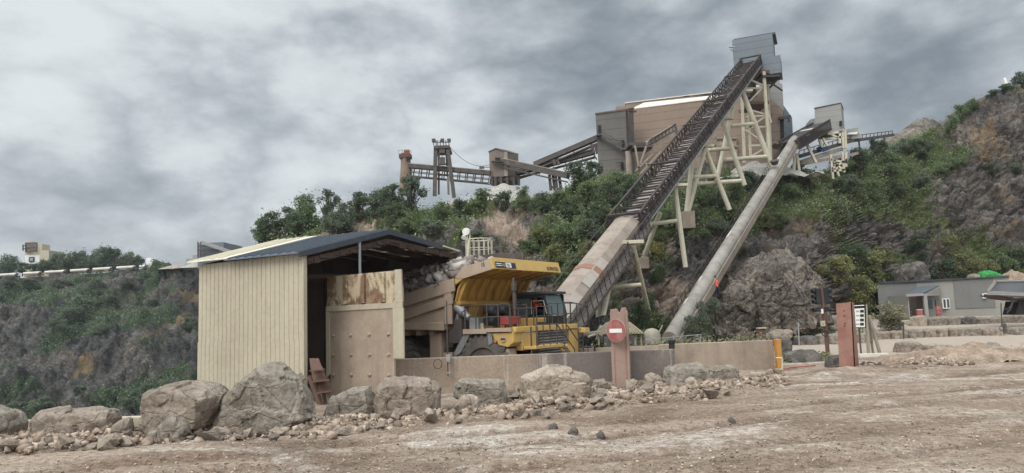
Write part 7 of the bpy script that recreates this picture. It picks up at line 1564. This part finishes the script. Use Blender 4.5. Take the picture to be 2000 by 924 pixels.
for (x0, y0, x1, y1, Y) in [(1696, 618, 1706, 697, YBd + .9), (1697, 616, 1720, 696, YBd + .3)]: b = MB(); b.bar(at(x0, y0, YBd + .1), at(x1, y1, Y), .11, .13); b.build('brace', m_wood, bd)
b = MB(); b.tube(at(1678, 641, YBd + .1), at(1682, 694, YBd + .1), .045); b.build('stand_leg', m_darksteel, bd)
b = MB(); b.mm((at(1677, 700, YBd - .3).x, YBd - .5, -.02), (at(1728, 700, YBd).x, YBd - .2, .16)); o = b.build('kerb_slab', m_paleroof, bevel=.02); tag(o, 'pale slab edge at the foot of the information board', 'slab')
b = MB(); Yc = gr(1705, 712).y
pts = [gr(1680 + 45 * t + 5 * math.sin(t * 26), 711 - 4 * math.sin(t * 17) * (1 - .3 * t), .04) for t in np.linspace(0, 1, 60)]; b.path(pts, .03, 5); o = b.build('cable', m_darksteel); tag(o, 'dark tangled cable on the ground before the information board', 'cable')
# wayside cabinet on legs at the road, thin post, small cream post box on the wall line
lc = thing('lectern_sign', 'small slanted grey sign on a post leaning at the road edge', 'sign', at(1766, 662, 55))
b = MB(); b.bar(at(1765, 662, 55), at(1764, 630, 55), .09); b.build('post', m_darksteel, lc); b = MB(); b.prism([at(1763, 628, 55), at(1778, 626, 55), at(1780, 632, 55), at(1770, 633, 55)], V(0, .3, .05)); b.build('plate', m_wood, lc); b = MB(); b.path([at(1752, 643, 55), at(1757, 640, 55), at(1761, 633, 55), at(1758, 644, 55)], .06); b.build('black_bag', m_blacksteel, lc)
b = MB(); b.bar(at(1781, 652, 54.5), at(1789, 661, 54.5), .1); o = b.build('plank', m_wood); tag(o, 'small pale plank propped against the lower block row', 'plank')
b = MB(); b.tube(at(1561, 676, 48), at(1559, 630, 48), .04); o = b.build('pole', m_galv); tag(o, 'thin pale pole before the lower block row left of the signal post', 'pole')
mc = thing('meter_cabinet', 'small brown cabinet with a cream cap standing behind the dusty concrete wall', 'cabinet', at(1487, 664, 46))
b = MB(); a, c = at(1481, 668, 46), at(1493, 642, 46); b.mm((a.x, 45.8, a.z - .6), (c.x, 46.2, c.z)); b.build('box', m_rust, mc); b = MB(); a, c = at(1479, 642, 46), at(1495, 639.5, 46); b.mm((a.x, 45.7, a.z), (c.x, 46.3, c.z)); b.build('cap', m_cream, mc); b = MB(); b.box(at(1497, 656, 45.9), (.2, .2, .3)); b.build('meter', m_galv, mc)
vl = thing('vent_pipe', 'small dark capped pipe on the joint of the two concrete walls', 'pipe', at(1312, 680, 31))
b = MB(); b.tube(at(1312, 682, 31), at(1312, 668, 31), .12, n=10); b.lathe(at(1312, 667, 31), UP_, [(-.05, .16), (.05, .16), (.08, .1)], 12); b.build('pipe', m_blacksteel, vl)
# kiosk with corrugated roof, tank
ks = thing('kiosk', 'small open kiosk with a cream corrugated hip roof behind the no entry pillar', 'kiosk', at(1212, 665, 40))
def rx_(x, y, Y): return at(x, y, Y)
b = MB(); n = 16; 
fr_ = [at(1163 + (1257 - 1163) * i / n, 653 - 1.0 * i / n, 39) for i in range(n + 1)]; tp = [at(1186 + (1232 - 1186) * i / n, 633 - 1.2 * i / n, 41) for i in range(n + 1)]
for i in range(n): b.prism([fr_[i], fr_[i + 1], tp[i + 1], tp[i]], V(0, 0, .05)); b.bar(fr_[i] + V(0, 0, .07), tp[i] + V(0, 0, .07), .06, .07)
b.prism([tp[0], tp[-1], at(1258, 651, 43), at(1168, 653, 43)], V(0, 0, .05)); b.build('roof', paint('tan_roof_sheet', hexc(140, 128, 106), hexc(106, 96, 82), .6, 2, .8), ks)
b = MB()
for x in (1169, 1252, 1240): b.bar(at(x, 654, 39.3), at(x + .8, 674, 39.3), .09)
b.build('post', m_wood, ks)
b = MB(); a, c = at(1180, 675, 41.5), at(1243, 655, 41.5); b.mm((a.x, 41.4, a.z - .5), (c.x, 41.5, c.z)); b.build('back_panel', m_render2, ks)
tn = thing('tank', 'rounded pale tank standing beside the kiosk roof', 'tank', at(1274, 655, 43))
c = at(1274, 672, 43); R2 = 17 * 43 / F; b = MB(); zt = at(1274, 641, 43).z - c.z; b.lathe(c, UP_, [(0, R2 * .95), (zt * .55, R2), (zt * .8, R2 * .85), (zt * .95, R2 * .5), (zt, R2 * .1)], 24); b.build('tank', m_wood, tn, smooth=True)
b = MB(); b.tube(at(1287, 650, 43), at(1294, 635, 43), .04); b.build('pipe', m_wood, tn)
b = MB(); b.tube(at(1128, 654, 42), at(1170, 650, 42), .13, n=10); b.tube(at(1150, 657, 40), at(1168, 652, 42), .06); o = b.build('pipe', m_leg); tag(o, 'cream horizontal pipe between the truck steps and the kiosk', 'pipe')
b = MB(); b.tube(at(1260, 664, 38), at(1372, 653, 40), .02, n=5); 
for x in (1262, 1316, 1368): b.tube(at(x, 678, 38.5), at(x, 655, 38.5), .03, n=5)
o = b.build('fence_rail', m_galv); tag(o, 'thin grey wire rail behind the dusty concrete wall', 'rail')
# weeds behind the walls and along the foot of the slope
def weeds(n, x0, x1, yl, Y0, Y1, h, mat, zf=None):
    P = []
    for i in range(n):
        x = random.uniform(x0, x1); Y = random.uniform(Y0, Y1); p = at(x, yl(x), Y); z = zf(p) if zf else ground_z(p.x, p.y)
        for k in range(9): P.append((p.x + random.gauss(0, .18), p.y + random.gauss(0, .18), z + random.random() ** 1.3 * h * random.uniform(.4, 1.2)))
    v, f = leaf_quads(np.array(P), .085); o = mesh_np('weeds', v, f, mat); tag(o, kind='stuff')
weeds(520, 1130, 1500, lambda x: 665, 38, 47, 1.1, LEAFSETS['dry']); weeds(420, 1140, 1500, lambda x: 665, 38, 47, .9, LEAFSETS['mid'])
weeds(200, 1490, 1700, lambda x: 640, 57, 66, .7, LEAFSETS['mid']); weeds(160, 1530, 1610, lambda x: 700, 36, 40, .25, LEAFSETS['olive'])

# ------------------------------------------------------------------ air
b = MB(); b.mm((-930, -930, -40), (930, 930, 62)); hz = b.build('haze', m_dark); hz.data.materials.clear(); tag(hz, kind='stuff')
hm = bpy.data.materials.new('haze_air'); hm.use_nodes = True; hm.node_tree.nodes.clear(); ho = hm.node_tree.nodes.new('ShaderNodeOutputMaterial'); hv = hm.node_tree.nodes.new('ShaderNodeVolumePrincipled')
hv.inputs['Color'].default_value = (.86, .90, .95, 1); hv.inputs['Density'].default_value = .00015; hv.inputs['Anisotropy'].default_value = .2; hm.node_tree.links.new(hv.outputs[0], ho.inputs['Volume']); hz.data.materials.append(hm)
